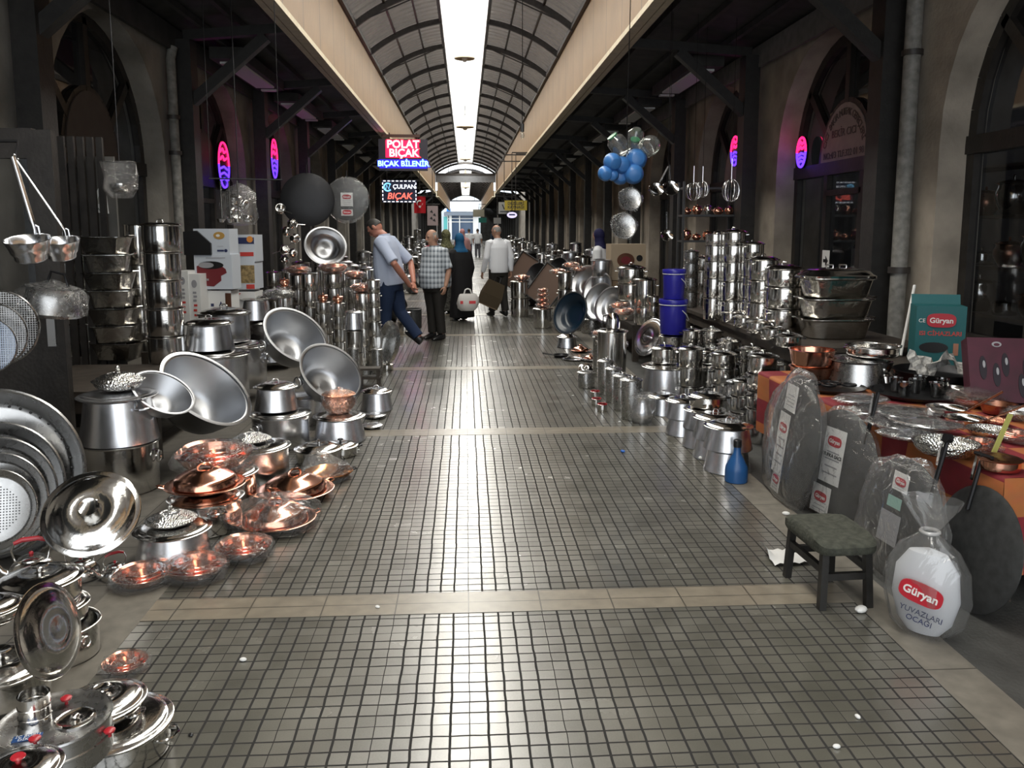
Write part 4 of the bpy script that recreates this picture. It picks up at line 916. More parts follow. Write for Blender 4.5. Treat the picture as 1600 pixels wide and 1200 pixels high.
# coffee pots hung in a cluster on the second post line
for i, (px, py) in enumerate(((438, 330), (452, 352), (441, 362), (456, 372), (446, 388), (462, 392), (450, 402))):
    c = PY(px, py, 10.4 + .05 * i); t = thing('coffee_pot', 'small long handled coffee pot hung on the left post, %s from the top' % ordn[i], 'coffee pot', c, (R_(60 + 13 * i), R_(30 - 20 * (i % 3)), i * .9), .06, 'coffee pots hung on the post')
    MB().lathe(body_prof('belly', 1.5), 18).obj('body', M['steel'], t); MB().tube([(.9, 0, 1.2), (2.6, 0, 1.9)], [.09, .12], 7).obj('handle', M['steeld'], t)
c = PY(374, 318, 9.4); t = thing('hanging_bag', 'clear bag full of small metal ware hung above the cartons', 'bag', (c.x, c.y, c.z - .25), (0, 0, 0), .19)
MB().lathe([(0, 0), (.8, .1), (1.0, .5), (1.05, 1.2), (.95, 1.9), (.5, 2.3), (.1, 2.5), (0, 2.5)], 22, wob=lambda a_, z: 1 + .12 * math.sin(3 * a_ + 3 * z)).obj('plastic_bag', M['bag'], t)
for k in range(6):
    MB().lathe(body_prof('belly', 1.3), 14, M=Matrix.Translation((.45 * math.cos(k * 2.1), .4 * math.sin(k * 2.1), .25 + .3 * k)) @ Euler((k * 1.1, k * .7, 0)).to_matrix().to_4x4() @ Matrix.Scale(.3, 4)).obj('cup', M['steel'], t)
MB().tube([(0, 0, 2.45), (0, 0, (4.38 - t.location.z) / .19)], .03, 5).obj('cord', M['iron'], t)
c = PY(357, 318, 9.2); 
for i in range(3):
    t = thing('ladle', 'steel ladle hanging left of the clear bag, %s of three' % ('left', 'middle', 'right')[i], 'ladle', (c.x - .05 + .09 * i, c.y - .1, c.z), (0, 0, 0), 1)
    MB().tube([(0, 0, .24), (0, 0, -.16)], .008, 7).obj('handle', M['steel'], t); MB().lathe([(0, -.045), (.03, -.035), (.045, 0), (.042, 0), (.028, -.03), (0, -.04)], 14, M=Matrix.Translation((.0, -.04, -.17))).obj('bowl', M['steel'], t)
t = thing('hook_rail', 'thin rail carrying ladles and the clear bag at left', 'rail', (c.x + .1, c.y, c.z + .27)); MB().tube([(-.3, 0, 0), (.45, .2, 0)], .009, 7).obj('rod', M['iron'], t)
for q_ in ((-.28, 0), (.43, .2)): MB().tube([(q_[0], q_[1], 0), (q_[0], q_[1], 4.38 - t.location.z)], .004, 5).obj('cord', M['iron'], t)
c = PY(188, 283, 6.8); t = thing('hanging_bag', 'clear bag with a steel bowl hung beside the folding shutter', 'bag', (c.x, c.y, c.z - .14), (0, 0, 0), .125)
MB().lathe([(0, 0), (.6, .05), (1.0, .6), (1.0, 1.5), (1.05, 2.3), (1.0, 2.35)], 22, wob=lambda a_, z: 1 + .12 * math.sin(3 * a_ + 4 * z)).obj('plastic_bag', M['bag'], t)
MB().lathe(body_prof('round', .8), 24, M=Matrix.Translation((0, 0, .35)) @ Matrix.Scale(.75, 4)).obj('bowl', M['steel'], t)
MB().tube([(-1.2, 0, 2.36), (1.1, 0, 2.28)], .03, 6).obj('rod', M['iron'], t); MB().tube([(0, 0, 2.3), (0, 0, (4.36 - t.location.z) / .125)], .03, 5).obj('cord', M['iron'], t)
# ================================================================ FLOOR LITTER AND SMALL THINGS ON THE RIGHT
bw = P_ = None
p = PZ(1150, 752, 0); t = thing('plastic_bottle', 'blue plastic bottle with a black cap standing by the flared pots', 'bottle', p, (0, 0, 0), .072)
MB().lathe([(0, 0), (.92, 0), (1, .08), (1, 1.0), (.95, 1.4), (.6, 2.1), (.34, 2.6), (.3, 3.2), (0, 3.2)], 28).obj('body', mat('deep blue plastic', (.02, .09, .26), .3), t)
MB().lathe([(0, 3.15), (.36, 3.15), (.36, 3.75), (.3, 3.8), (0, 3.8)], 20).obj('cap', M['bake'], t)
p = PZ(1228, 872, 0.004); t = thing('paper_sheet', 'creased white paper sheet lying on the tiles beside the stool', 'paper', p, (0, 0, .1))
b = MB(); w_, d_ = .20, .17; g = [[(-w_ / 2 + w_ * i / 8, -d_ / 2 + d_ * j / 6, .004 + .012 * abs(math.sin(i * 1.3 + j)) + (.05 * max(0, 1 - i / 1.6) if j > 2 else 0)) for i in range(9)] for j in range(7)]
b.add([q for r in g for q in r], [(j * 9 + i, j * 9 + i + 1, (j + 1) * 9 + i + 1, (j + 1) * 9 + i) for j in range(6) for i in range(8)]); b.obj('sheet', M['paper'], t)
litter = [(1345, 957, .03, 'white', 'crumpled white paper scrap between the stool legs'), (1228, 805, .022, 'white', 'small white scrap beside the second bagged griddle'), (973, 707, .02, 'blue', 'small blue scrap lying on the tiles'), (1097, 718, .03, 'white', 'white tissue scrap beside the flared pots'),
          (380, 1033, .014, 'paper', 'cigarette stub on the tiles beside the wrapped copper bundle'), (590, 950, .012, 'paper', 'cigarette stub on the pale strip'), (968, 660, .012, 'paper', 'tiny white scrap near the wrapped jug'), (895, 619, .012, 'paper', 'tiny white scrap on the tiles left of the canisters'),
          (271, 1139, .016, 'bake', 'dark dried leaf beside the wide stockpot'), (298, 1150, .010, 'bake', 'small dark pebble beside the dried leaf'), (1307, 1169, .013, 'paper', 'small white scrap on the tiles at lower right'), (1340, 1122, .012, 'paper', 'curled white scrap on the tiles below the stool'), (560, 704, .012, 'paper', 'tiny white scrap beside the low casseroles')]
for px, py, r, m_, lab in litter:
    o = MB().ball((0, 0, .5), (1, .7, .5), 9, 6).obj('cigarette_stub' if 'stub' in lab else 'dried_leaf' if 'leaf' in lab else 'pebble' if 'pebble' in lab else 'paper_scrap', M[m_], None, angle=20); o.location = PZ(px, py, 0); o.scale = (r,) * 3; o.rotation_euler = (0, 0, px); tag(o, lab, 'scrap', kind='thing')
# stool
t = thing('stool', 'low wooden stool with a worn dark green cushion', 'stool', (1.59, 3.36, 0), (0, 0, R_(3)))
M['cush'] = mat('worn dark green cloth', (.052, .055, .042), .9, noise=.4, nscale=30, bump=.3, bscale=80)
b = MB(); rg = []
for zz, k in ((0, .96), (.012, 1.0), (.035, 1.0), (.046, .94), (.05, .8)):
    rg.append([(k * .135 * math.copysign(abs(math.cos(a_)) ** .35, math.cos(a_)), k * .20 * math.copysign(abs(math.sin(a_)) ** .35, math.sin(a_)), .245 + zz + (.02 * (abs(math.cos(a_)) ** 6) if zz > .03 else 0)) for a_ in [2 * math.pi * i / 36 for i in range(36)]])
b.loft(rg).obj('cushion', M['cush'], t)
for sx in (-1, 1):
    for sy in (-1, 1):
        MB().bar((sx * .105, sy * .165, 0), (sx * .095, sy * .15, .25), .03, .03, up=(0, 1, 0)).obj('leg', M['woodk'], t, smooth=False)
    MB().bar((sx * .10, -.155, .17), (sx * .10, .155, .17), .022, .03).obj('rail', M['woodk'], t, smooth=False)
for sy in (-1, 1): MB().bar((-.10, sy * .155, .14), (.10, sy * .155, .14), .022, .03).obj('rail', M['woodk'], t, smooth=False)
# ================================================================ TABLE WITH CLOTH
TZ = .58
tb = thing('table', 'long low market table under the orange and red cloth', 'table', (2.98, 4.42, 0), (0, 0, R_(2.5)))
MB().box((0, 0, TZ - .04), (1.62, 2.5, .04)).obj('top', M['wood'], tb, smooth=False)
for sx in (-1, 1):
    for sy in (-1, 1): MB().box((sx * .72, sy * 1.15, (TZ - .06) / 2), (.06, .06, TZ - .06)).obj('leg', M['wood'], tb, smooth=False)
def cloth_mat():
    m = mat('orange and red checked cloth', (.5, .1, .05), .75); nt = m.node_tree; N = nt.nodes; L = nt.links; b = N['Principled BSDF']
    uv = N.new('ShaderNodeUVMap'); ck = N.new('ShaderNodeTexChecker'); ck.inputs['Scale'].default_value = 1
    ck.inputs[1].default_value = (.52, .17, .055, 1); ck.inputs[2].default_value = (.27, .025, .035, 1)
    L.new(uv.outputs[0], ck.inputs['Vector'])
    ns = N.new('ShaderNodeTexNoise'); ns.inputs['Scale'].default_value = 3; L.new(uv.outputs[0], ns.inputs['Vector'])
    mx = N.new('ShaderNodeMix'); mx.data_type = 'RGBA'; mx.blend_type = 'MULTIPLY'; mx.inputs[0].default_value = .35; L.new(ck.outputs[0], mx.inputs[6]); L.new(ns.outputs['Color'], mx.inputs[7]); L.new(mx.outputs[2], b.inputs['Base Color'])
    return m
M['cloth'] = cloth_mat()
# cloth: profile across (top then drop) swept along the table, with folds; second drop at the near end
vs, fs, uvs = [], [], []
NY = 60; prof_u = [.0, .3, .6, .78, .81, .825, .84, .86, .90, .95, 1.0, 1.06, 1.12, 1.18, 1.25]
for j in range(NY + 1):
    y = -1.27 + 2.54 * j / NY
    for u in prof_u:
        if u <= .81: x, z = -u * 1.0, TZ + .006
        else:
            dr = (u - .81); fe = max(0, 1 - (abs(y) / 1.27) ** 4); fold = fe * .028 * math.sin(y * 9.0) * min(1, dr * 5) + fe * .018 * math.sin(y * 21 + 1) * min(1, dr * 3)
            x, z = -.815 - min(.02, dr) - fold, TZ + .006 - max(0, dr - .01)
        vs.append((x, y, z)); uvs.append((y / .24 + .5, (u - .84) / .17))
n_ = len(prof_u)
for j in range(NY):
    for i in range(n_ - 1): fs.append((j * n_ + i, j * n_ + i + 1, (j + 1) * n_ + i + 1, (j + 1) * n_ + i))
base = len(vs)                                            # near end drop
for i in range(25):
    x = -.838 + 1.6 * i / 24
    for k in range(8):
        dz = .06 * k; vs.append((x, -1.275 - .03 * math.sin(x * 11) * min(1, dz * 4) - .004 * k, TZ + .006 - dz)); uvs.append((x / .24, k * .06 / .17 + 1.0))
for i in range(24):
    for k in range(7): fs.append((base + i * 8 + k, base + (i + 1) * 8 + k, base + (i + 1) * 8 + k + 1, base + i * 8 + k + 1))
me = bpy.data.meshes.new('tablecloth'); me.from_pydata(vs, [], fs); me.materials.append(M['cloth']); ul = me.uv_layers.new(name='UVMap')
for l in me.loops: ul.data[l.index].uv = uvs[l.vertex_index]
me.polygons.foreach_set('use_smooth', [True] * len(me.polygons)); o = link('tablecloth', me); o.location = tb.location; o.rotation_euler = tb.rotation_euler
tag(o, 'orange and dark red checked cloth draped over the low market table', 'tablecloth')
TT = TZ + .012
def T(label, px, py, rw, q, **k): return P(label, px, py, rw, q, TT, **k)
a = T('dark copper tub, lower of the two at the far end of the table', 1268, 572, 34, .7, body='taper', b=.85, m='copd', lid=None, seg=32, name='copper_tub', cat='tub')
ON(a, 'ribbed copper tub, upper of the two at the far end of the table', 36, .78, body='taper', b=.88, m='cop', lid=None, seg=32, name='copper_tub', cat='tub')
a = T('big bell shaped steel pot upside down on the table beside the copper tubs', 1340, 562, 42, .95, body='flare', m='steeld', lid='flat', knob=None, seg=40)
ON(a, 'wide steel colander pan with handles on the upturned bell pot', 41, .42, px=1363, body='straight', m='steel', lid=None, handle='loop', seg=44, hrot=.2, name='colander_pan', cat='pan')
a = T('small steel bell stand in front of the colander pan', 1378, 584, 22, .75, body='flare', m='steel', lid='flat', knob=None, seg=30)
ON(a, 'small steel goblet on the bell stand', 17, 1.0, body='taper', b=.7, m='steel', lid=None, seg=28, name='goblet', cat='goblet')
TRAY = [(0, 0), (.93, 0), (.97, .03), (1.0, .07), (1.02, .07), (.98, .02), (.94, -.012), (0, -.012)]
p = PZ(1300, 606, TT + .01); disc('dark round tray holding black stove rings at the far end of the table', p, .20, (0, 0, 1), TRAY, 'iron', 'round_tray', 'tray')
for k in range(4):
    t = thing('stove_ring', 'black cast stove ring on the dark tray, %s from the left' % ordn[k], 'stove ring', (p.x - .10 + .065 * k, p.y + .03 * (-1) ** k, p.z + .016), (0, 0, k), .05, 'stove rings on the tray')
    MB().tube(ringpts(.8, 18, .18), .16, 8, closed=True).obj('ring', M['iron'], t); MB().tube([(-.8, 0, .2), (.8, 0, .2)], .09, 6).obj('spoke', M['iron'], t)
p = PZ(1432, 616, TT + .01); disc('dark round tray set with small glasses in the middle of the table', p, .26, (0, 0, 1), TRAY, 'iron', 'round_tray', 'tray')
M['cup'] = glassy('smoky glass', (.6, .6, .6), .82, .05)
for k in range(6):
    t = thing('drinking_glass', 'small smoky glass on the dark tray, %s' % ['front left', 'front right', 'centre', 'back left', 'back right', 'far right'][k], 'glass', (p.x + (-.12, .06, 0, -.09, .09, .17)[k], p.y + (-.08, -.10, .02, .08, .12, .02)[k], p.z + .004), (0, 0, 0), .04, 'glasses on the tray')
    MB().lathe([(0, 0), (.7, 0), (.75, .1), (1, 2.2), (.92, 2.2), (.65, .2), (0, .2)], 16).obj('cup', M['cup'], t)
p = PZ(1462, 594, TT + .03); disc('wide dark pan under the crumpled newspaper at the back of the table', p, .26, (0, 0, 1), PANR, 'iron', 'wide_pan', 'pan')
M['news'] = mat('newspaper', (.42, .41, .39), .8, noise=.5, nscale=40)
for k, (dx, dy, rx, ry) in enumerate(((-.10, 0, .9, .4), (.03, .03, -.8, .5), (.13, -.03, .3, -.7))):
    t = thing('newspaper_scrap', 'crumpled newspaper sheet in the wide dark pan, %s one' % ('left', 'middle', 'right')[k], 'newspaper', (p.x + dx, p.y + dy, p.z + .10), (rx, ry, k))
    b = MB(); g = [[(-.10 + .2 * i / 5, -.08 + .16 * j / 4, .02 * math.sin(2 * i + 1.7 * j + k)) for i in range(6)] for j in range(5)]
    b.add([q for r in g for q in r], [(j * 6 + i, j * 6 + i + 1, (j + 1) * 6 + i + 1, (j + 1) * 6 + i) for j in range(4) for i in range(5)]); b.obj('sheet', M['news'], t, smooth=False)
bench('low bench behind the market table carrying the turquoise carton', 3.05, 4.15, 5.74, 6.24, TT)
# turquoise carton and maroon display box
M['turq'] = mat('turquoise carton', (.010, .115, .125), .55); M['maroon'] = mat('maroon carton', (.055, .006, .018), .5, noise=.3); M['maroond'] = mat('dark tool print', (.012, .006, .012), .4)
p = PZ(1462, 570, TT); t = thing('carton', 'turquoise carton with red oval badge standing at the back of the table', 'box', (p.x + .05, p.y + .10, TT), (0, 0, R_(-18))); t['_d'] = .22
MB().box((0, 0, .22), (.34, .22, .44)).obj('box', M['turq'], t, smooth=False)
MB().box((0, -.06, .47), (.34, .006, .10), Matrix.Translation((0, 0, 0)) @ Matrix.Rotation(R_(-18), 4, 'X')).obj('flap', M['turq'], t, smooth=False)
f = link('front_print', None, t) if False else None
badge(t, 0, .335, .112, .20, rot=(0, 0, 0)).matrix_local = Matrix.Identity(4)
for ch in [c_ for c_ in t.children if c_.name.startswith('badge')]: ch.matrix_local = Matrix(((1, 0, 0, 0), (0, 0, -1, 0), (0, 1, 0, 0), (0, 0, 0, 1)))
text('ISI CİHAZLARI', .045, (0, -.112, .235), (math.pi / 2, 0, 0), mat('red lettering', (.55, .06, .05), .5), t, .002, bold=.0008)
text('CE', .04, (-.13, -.112, .33), (math.pi / 2, 0, 0), M['white'], t, .002)
text('Tüplü Set', .05, (.172, 0, .29), (math.pi / 2, -math.pi / 2, math.pi / 2), M['white'], t, .002)
plate(t, 'dark_picture', -.04, .13, ell(.10, .04), 'black'); plate(t, 'burner_picture', .11, .12, rec_(.035, .09), 'copd')
p = PZ(1560, 655, TT); t = thing('display_box', 'maroon display box with kitchen tool pictures leaning at the right edge of the table', 'box', (p.x + .33, p.y + .30, TT + .01), (R_(-22), 0, R_(-14))); t['_d'] = .10
MB().box((0, 0, .19), (.55, .10, .38)).obj('box', M['maroon'], t, smooth=False)
for k, (x_, z_) in enumerate(((-.20, .20), (-.13, .16), (-.08, .22), (.0, .10), (.03, .20), (.08, .26), (.13, .15), (.2, .21))): plate(t, 'tool_picture', x_, z_, ell(.02, .07), 'maroond'); plate(t, 'tool_highlight', x_ + .005, z_ + .02, ell(.007, .022), 'gprint', .006)
plate(t, 'emblem', -.12, .34, ell(.026, .016), 'gprint', .005); plate(t, 'emblem_hole', -.12, .338, ell(.016, .009), 'maroon', .007)
a_, b_ = PY(1407, 556, 6.2), PY(1429, 446, 6.5)
t = thing('broom_stick', 'thin pale stick leaning on the wall left of the turquoise carton', 'stick', a_); MB().tube([(0, 0, 0), b_ - a_], .012, 8).obj('shaft', M['white'], t)
# pans, bowls and wrapped goods on the table
T('shallow tinned copper pan at the back of the table beside the maroon box', 1490, 606, 30, .42, body='round', m='steel', lid=None, seg=34, name='shallow_pan', cat='pan')
pot('copper pan with domed plastic wrapped contents in front of the maroon box', (lambda q: (q.x, q.y, TT))(PZ(1522, 632, TT)), .135, .35, body='round', m='cop', lid='dome', lm='cop', knob=None, seg=34, name='copper_pan', cat='pan', wrap=True)
def lp(label, px, py, rw, ex, ey, m='steel'):
    a_ = T(label, px, py, rw, .38, body='round', m=m, lid=None, seg=36, name='long_handled_pan', cat='pan', hrot=0)
    e = PZ(ex, ey, TT + .16); o = a_['o']; inv = (Matrix.Translation(o.location) @ Matrix.Scale(o.scale[0], 4)).inverted(); e = inv @ e; d = Vector((e.x, e.y, 0)).normalized()
    MB().tube([d * .98 + Vector((0, 0, .32)), e], [.05, .06], 8).obj('long_handle', M['copd'], o)
lp('steel lined pan with long handle, upper of the two crossing pans on the table', 1480, 636, 31, 1567, 612)
lp('steel lined pan with long handle, lower of the two crossing pans on the table', 1508, 652, 31, 1600, 634)
T('copper pot with studded rim in front of the maroon box', 1560, 630, 28, .6, body='taper', m='copd', lid=None, seg=30, name='copper_pot', cat='pot')
T('flat hammered copper bowl behind the lower long handled pan', 1553, 655, 24, .35, body='round', m='copper', lid=None, seg=30, name='copper_bowl', cat='bowl')
T('hammered steel plate bowl near the right edge of the table', 1548, 670, 36, .3, body='round', m='orn', lid=None, seg=34, name='hammered_bowl', cat='bowl')
T('large hammered steel wok bowl at the front edge of the table', 1478, 690, 50, .45, body='round', m='orn', lid=None, handle='loop', seg=44, name='hammered_bowl', cat='bowl', hrot=1.2)
a = T('small engraved copper pot at the front right of the table', 1562, 716, 32, .55, body='straight', m='cop', lid='flat', lm='copd', knob=None, seg=34, name='copper_pot', cat='pot')
t = thing('green_stick', 'flat yellow green stick standing behind the small copper pot', 'stick', (a['x'] + .05, a['y'] + .13, TT), (R_(8), R_(14), 0)); MB().box((0, 0, .11), (.02, .008, .22)).obj('blade', mat('yellow green', (.42, .42, .12), .5), t, smooth=False)
bundle('crumpled pale bundle of wrapped copper beside the green stick', tuple(PZ(1532, 703, TT)), .085, seed=31)
bundle('wrapped copper bundle at the right edge of the table', tuple(PZ(1590, 690, TT)), .085, seed=32)
bundle('wrapped bundle above the crossing handles at the right edge', tuple(PZ(1598, 655, TT)), .10, seed=33, m='steel')
for k, (px, py, w) in enumerate(((1345, 628, .15), (1370, 645, .16), (1405, 648, .15), (1395, 665, .16), (1430, 662, .15), (1425, 684, .15), (1462, 668, .13), (1445, 648, .13))):
    p = PZ(px, py, TT + (.0 if k % 2 else .03)); t = thing('wrapped_tray', 'flat silver tray in clear plastic on the table, %s from the far end' % ordn[k], 'wrapped tray', p, (0, 0, .5 * k), w, 'plastic wrapped trays on the table')
    MB().lathe([(0, .02), (.7, .02), (.85, .08), (1.0, .12), (.98, .14), (.8, .11), (.65, .05), (0, .05)], 30, M=Matrix.Scale(.72, 4, (0, 1, 0))).obj('tray', M['tin'], t)
    MB().lathe([(0, .0), (.9, .0), (1.08, .08), (.95, .22), (.5, .26), (0, .24)], 24, M=Matrix.Scale(.75, 4, (0, 1, 0)), wob=lambda a_, z: 1 + .06 * math.sin(5 * a_ + 20 * z)).obj('plastic_wrap', M['wrap'], t)
# ================================================================ BAGGED GRIDDLES LEANING ON THE TABLE
def griddle(label, px, pyb, hpx, wpx, cards, bagm='bag', yaw=0, n=None, X=None):
    """round gas griddle standing on the floor, leaning on the table, inside a clear bag; its face looks at the aisle"""
    f = PZ(px, pyb, 0); s = pxm(f); H = hpx / s; Rr = H / 2 * 1.02
    n = Vector(n or (-.86, -.42, .16)).normalized(); c = f + Vector((0, 0, Rr * math.cos(math.asin(n.z)))) + Vector((.08, .0, 0))
    t = disc(label, c, Rr, n, SAJ, 'sajm', 'bagged_griddle', 'griddle', part='plate')
    return t, Rr
def facing(t):                       # local axes of the disc: make y point up in the world
    q = t.rotation_euler.to_matrix(); n = q @ Vector((0, 0, 1)); up = Vector((0, 0, 1)); x = up.cross(n).normalized(); y = n.cross(x); m = Matrix((x, y, n)).transposed(); t.rotation_euler = m.to_euler()
for i, (px, pyb, h, cards, lab) in enumerate(((1206, 778, 192, 3, 'bagged round griddle beside the blue bottle, farthest of the leaning row'), (1276, 812, 172, 2, 'bagged round griddle with big red badge card, second of the leaning row'), (1366, 905, 190, 1, 'bagged round griddle behind the stool, third of the leaning row'))):
    t, Rr = griddle(lab, px, pyb, h, 0, cards, n=((-.99, .03, .13), (-.97, -.2, .14), (-.98, -.1, .15))[i]); facing(t)
    wobf = lambda a_, z: 1 + .05 * math.sin(5 * a_ + i) + .03 * math.sin(11 * a_) + .05 * max(0, -math.sin(a_)) ** 3
    MB().lathe([(0, .12), (.6, .11), (.95, .06), (1.08, -.05), (1.06, -.15), (.6, -.13), (0, -.12)], 40, wob=wobf).obj('plastic_bag', M['bag'], t)
    if i == 0: badge(t, -.05, .62, .03, .01, card=(.46, .42, .0)); badge(t, -.12, .12, .045, .30, card=(.42, .98, -.25)); badge(t, -.10, -.72, .03, .26, card=(.34, .34, -.02))
    elif i == 1: badge(t, -.02, .42, .04, .36, card=(.56, .98, -.26)); badge(t, -.16, -.62, .03, .34, card=(.50, .50, -.04)); text('YUFKA SACI', .09, (-.02, .16, .05), (0, 0, 0), M['black'], t, .002, bold=.002)
    else: badge(t, .0, .62, .03, .26, card=(.38, .30, -.0)); MB().box((-.02, .28, .06), (.34, .18, .004)).obj('green_card', mat('pale green card', (.30, .52, .45), .6), t, smooth=False); MB().box((-.05, -.15, .055), (.5, .5, .004)).obj('picture_card', M['gprint'], t, smooth=False)
    if i > 0:
        for off in ((.62, 1.02),):
            MB().tube([(.60, .55, -.06), (.62, 1.15, -.10), (.63, 1.50, -.12)], .035, 8).obj('gas_pipe', M['iron'], t)
            b = MB(); b.lathe([(0, -.05), (.07, -.05), (.07, .05), (0, .05)], 12, Matrix.Translation((.63, 1.52, -.12))); b.tube([(.52, 1.52, -.12), (.74, 1.52, -.12)], .02, 6); b.obj('valve', M['iron'], t)
        MB().box((.56, 1.25, -.09), (.05, .34, .02)).obj('handle_plate', M['steel'], t, smooth=False)
# tied bag and bare griddle
f = PZ(1478, 955, 0); t = disc('bare grey round griddle leaning on the table behind the tied bag', f + Vector((.10, .02, .27)), .265, (-.98, -.05, .17), SAJ, 'sajm', 'griddle', 'griddle', part='plate'); facing(t)
MB().tube([(-.25, .55, .02), (-.26, 1.1, -.02), (-.26, 1.45, -.04)], .035, 8).obj('gas_pipe', M['iron'], t); MB().tube([(-.45, 1.45, -.04), (-.05, 1.47, -.04)], .03, 6).obj('valve', M['iron'], t); MB().box((-.34, 1.22, .0), (.05, .4, .02)).obj('handle_plate', M['steel'], t, smooth=False)
f = PZ(1442, 990, 0); t = thing('tied_bag', 'tied clear plastic bag with a red badge print on white, beside the stool', 'bag', f, (0, 0, R_(-42)))
b = MB(); b.lathe([(0, 0), (.08, .0), (.13, .05), (.155, .16), (.15, .28), (.11, .36), (.045, .41), (.03, .43), (.06, .47), (.10, .53), (.11, .56)], 34, Matrix.Scale(.62, 4, (0, 1, 0)), wob=lambda a_, z: 1 + .05 * math.sin(5 * a_ + 9 * z) + .04 * math.sin(9 * a_)); b.obj('plastic_bag', M['bag'], t)
b = MB(); b.lathe([(0, .01), (.06, .01), (.10, .06), (.125, .16), (.115, .27), (.07, .34), (0, .36)], 30, Matrix.Scale(.5, 4, (0, 1, 0))); b.obj('stuffing', mat('white inner sack', (.62, .64, .68), .6), t)
bd = badge(t, 0, 0, 0, .16); bd.matrix_local = Matrix.Translation((-.0, -.085, .20)) @ Euler((R_(86), 0, 0)).to_matrix().to_4x4() @ Matrix.Rotation(R_(-12), 4, 'Z')
text('YUVAZLARI\nOCAĞI', .030, (.0, -.082, .10), (R_(84), R_(10), 0), M['navy'], t, .0015)
MB().tube(ringpts(.033, 14, .425), .007, 6, closed=True).obj('tie', M['milky'], t)
def cz(x): return 4.50 - max(0, abs(x) - 2.12) * .13
# ================================================================ WARES ON THE RIGHT
def two(label, px, py1, py2, rw, q, top=None, **k):
    a = P('lower ' + label, px, py2, rw * .97, q, 0, body='flare', m='alu', lid=None, seg=36)
    return ON(a, 'upper lidded ' + label, rw, q, px=px, body='flare', m='alu', lid='dome', lm='steel', seg=36, **k)
two('flared pot behind the blue bottle', 1137, 648, 700, 37, 1.02, knob='loop')
two('flared pot, second from the blue bottle', 1117, 634, 683, 34, 1.0, knob='loop')
a = P('lower flared pot, third from the blue bottle', 1098, 668, 31, 1.0, 0, body='flare', m='alu', lid=None, seg=34)
a = ON(a, 'upper flared pot, third from the blue bottle', 32, .95, px=1100, body='flare', m='alu', lid='flat', lm='steel', knob=None, seg=34)
ON(a, 'steel casserole with black handles on the third flared pot', 28, .62, px=1104, m='steel', lid='dome', knob='black', km='bake', handle='black', hm='bake', seg=36, hrot=.3)
two('flared pot, fourth from the blue bottle', 1067, 606, 652, 27, 1.05, knob='loop')
P('flared pot with lid beside the wrapped jug', 1036, 619, 25, 1.15, 0, body='flare', m='alu', lid='dome', lm='steel', knob='loop', seg=34)
p = PZ(1003, 660, 0); t = thing('wrapped_jug', 'aluminium jug wrapped in clear plastic at the edge of the tiles', 'jug', p, (0, 0, 0), .085)
MB().lathe([(0, 0), (.7, 0), (.75, .08), (.95, .6), (.9, 1.3), (.62, 2.0), (.66, 2.5), (.7, 2.6), (.6, 2.55), (0, 2.5)], 30).obj('body', M['alu'], t)
MB().tube([(.6, 0, 2.3), (1.25, 0, 2.2), (1.3, 0, 1.3), (.9, 0, .8)], .09, 7).obj('handle', M['alu'], t)
MB().lathe([(0, 0), (.9, 0), (1.15, .7), (1.2, 1.6), (1.3, 2.6), (1.0, 2.9), (.2, 2.8)], 22, wob=lambda a_, z: 1 + .08 * math.sin(4 * a_ + 2 * z)).obj('plastic_bag', M['bag'], t)
a = P('biggest flared aluminium pot of the right pile, a small lidded pot on it', 1040, 572, 37, 1.55, 0, body='flare', m='alu', lid='flat', lm='steel', knob=None, seg=40)
ON(a, 'small straight lidded pot on the biggest flared pot', 21, 1.15, px=1038, m='steel', lid='dome', knob='ball', seg=32)
# row of tall canisters along the tiles
for i, (px, pyb, rw, h) in enumerate(((946, 615, 13, 52), (958, 628, 13, 53), (971, 640, 14, 54), (986, 654, 17, 62))):
    TW('tall lidded steel milk can, %s' % ['first of the row beside the plain low can', 'second of the row by the tiles', 'third of the row by the tiles', 'last of the row beside the wrapped jug'][i], '', px, pyb, 0, [(rw, h)], m='steeld', lidlast='dome', knob='ball', handle='ring', seg=24)
    q_ = REG[-1]; t = thing('ladle', 'small ladle lying on the lid of the %s milk can' % ordn[i], 'ladle', (q_[1], q_[2], q_[4] - .01), (0, 0, 1.2 + i), q_[5], 'ladles on the milk cans')
    MB().lathe([(0, 0), (.3, .04), (.42, .22), (.38, .22), (.26, .07), (0, .05)], 14).obj('bowl', M['tin'], t); MB().tube([(.4, 0, .2), (1.3, 0, .24)], .05, 6).obj('handle', M['tin'], t)
for i, (px, pyb) in enumerate(((946, 634), (955, 643), (944, 622))):
    t = thing('steel_cup', 'small steel cup with red rim beside the milk cans, %s' % ('middle one', 'nearest one', 'farthest one')[i], 'cup', tuple(PZ(px - 14, pyb, 0)), (0, 0, 0), .045)
    MB().lathe(body_prof('straight', 1.5), 16).obj('body', M['steel'], t); MB().tube(ringpts(.9, 16, 1.52), .1, 6, closed=True).obj('rim_ring', M['red'], t)
TW('low plain steel can with flat lid standing alone on the tiles', '', 916, 605, 0, [(14, 24)], m='steeld', lidlast='flat', knob='ball', seg=26)
lid_thing('steel lid leaning behind the low plain can', 915, 576, 12, 9.05, (-.1, -.5, .8), knob='ball')
a = TW('tall plain stockpot beside the milk cans', '', 955, 594, 0, [(24, 78)], m='steel', lidlast='flat', knob=None, handle='ring', seg=36)[0]
t = thing('steel_pitcher', 'steel pitcher standing on the tall plain stockpot', 'pitcher', (a['x'] + .01, a['y'], a['top']), (0, 0, 2.6), .075)
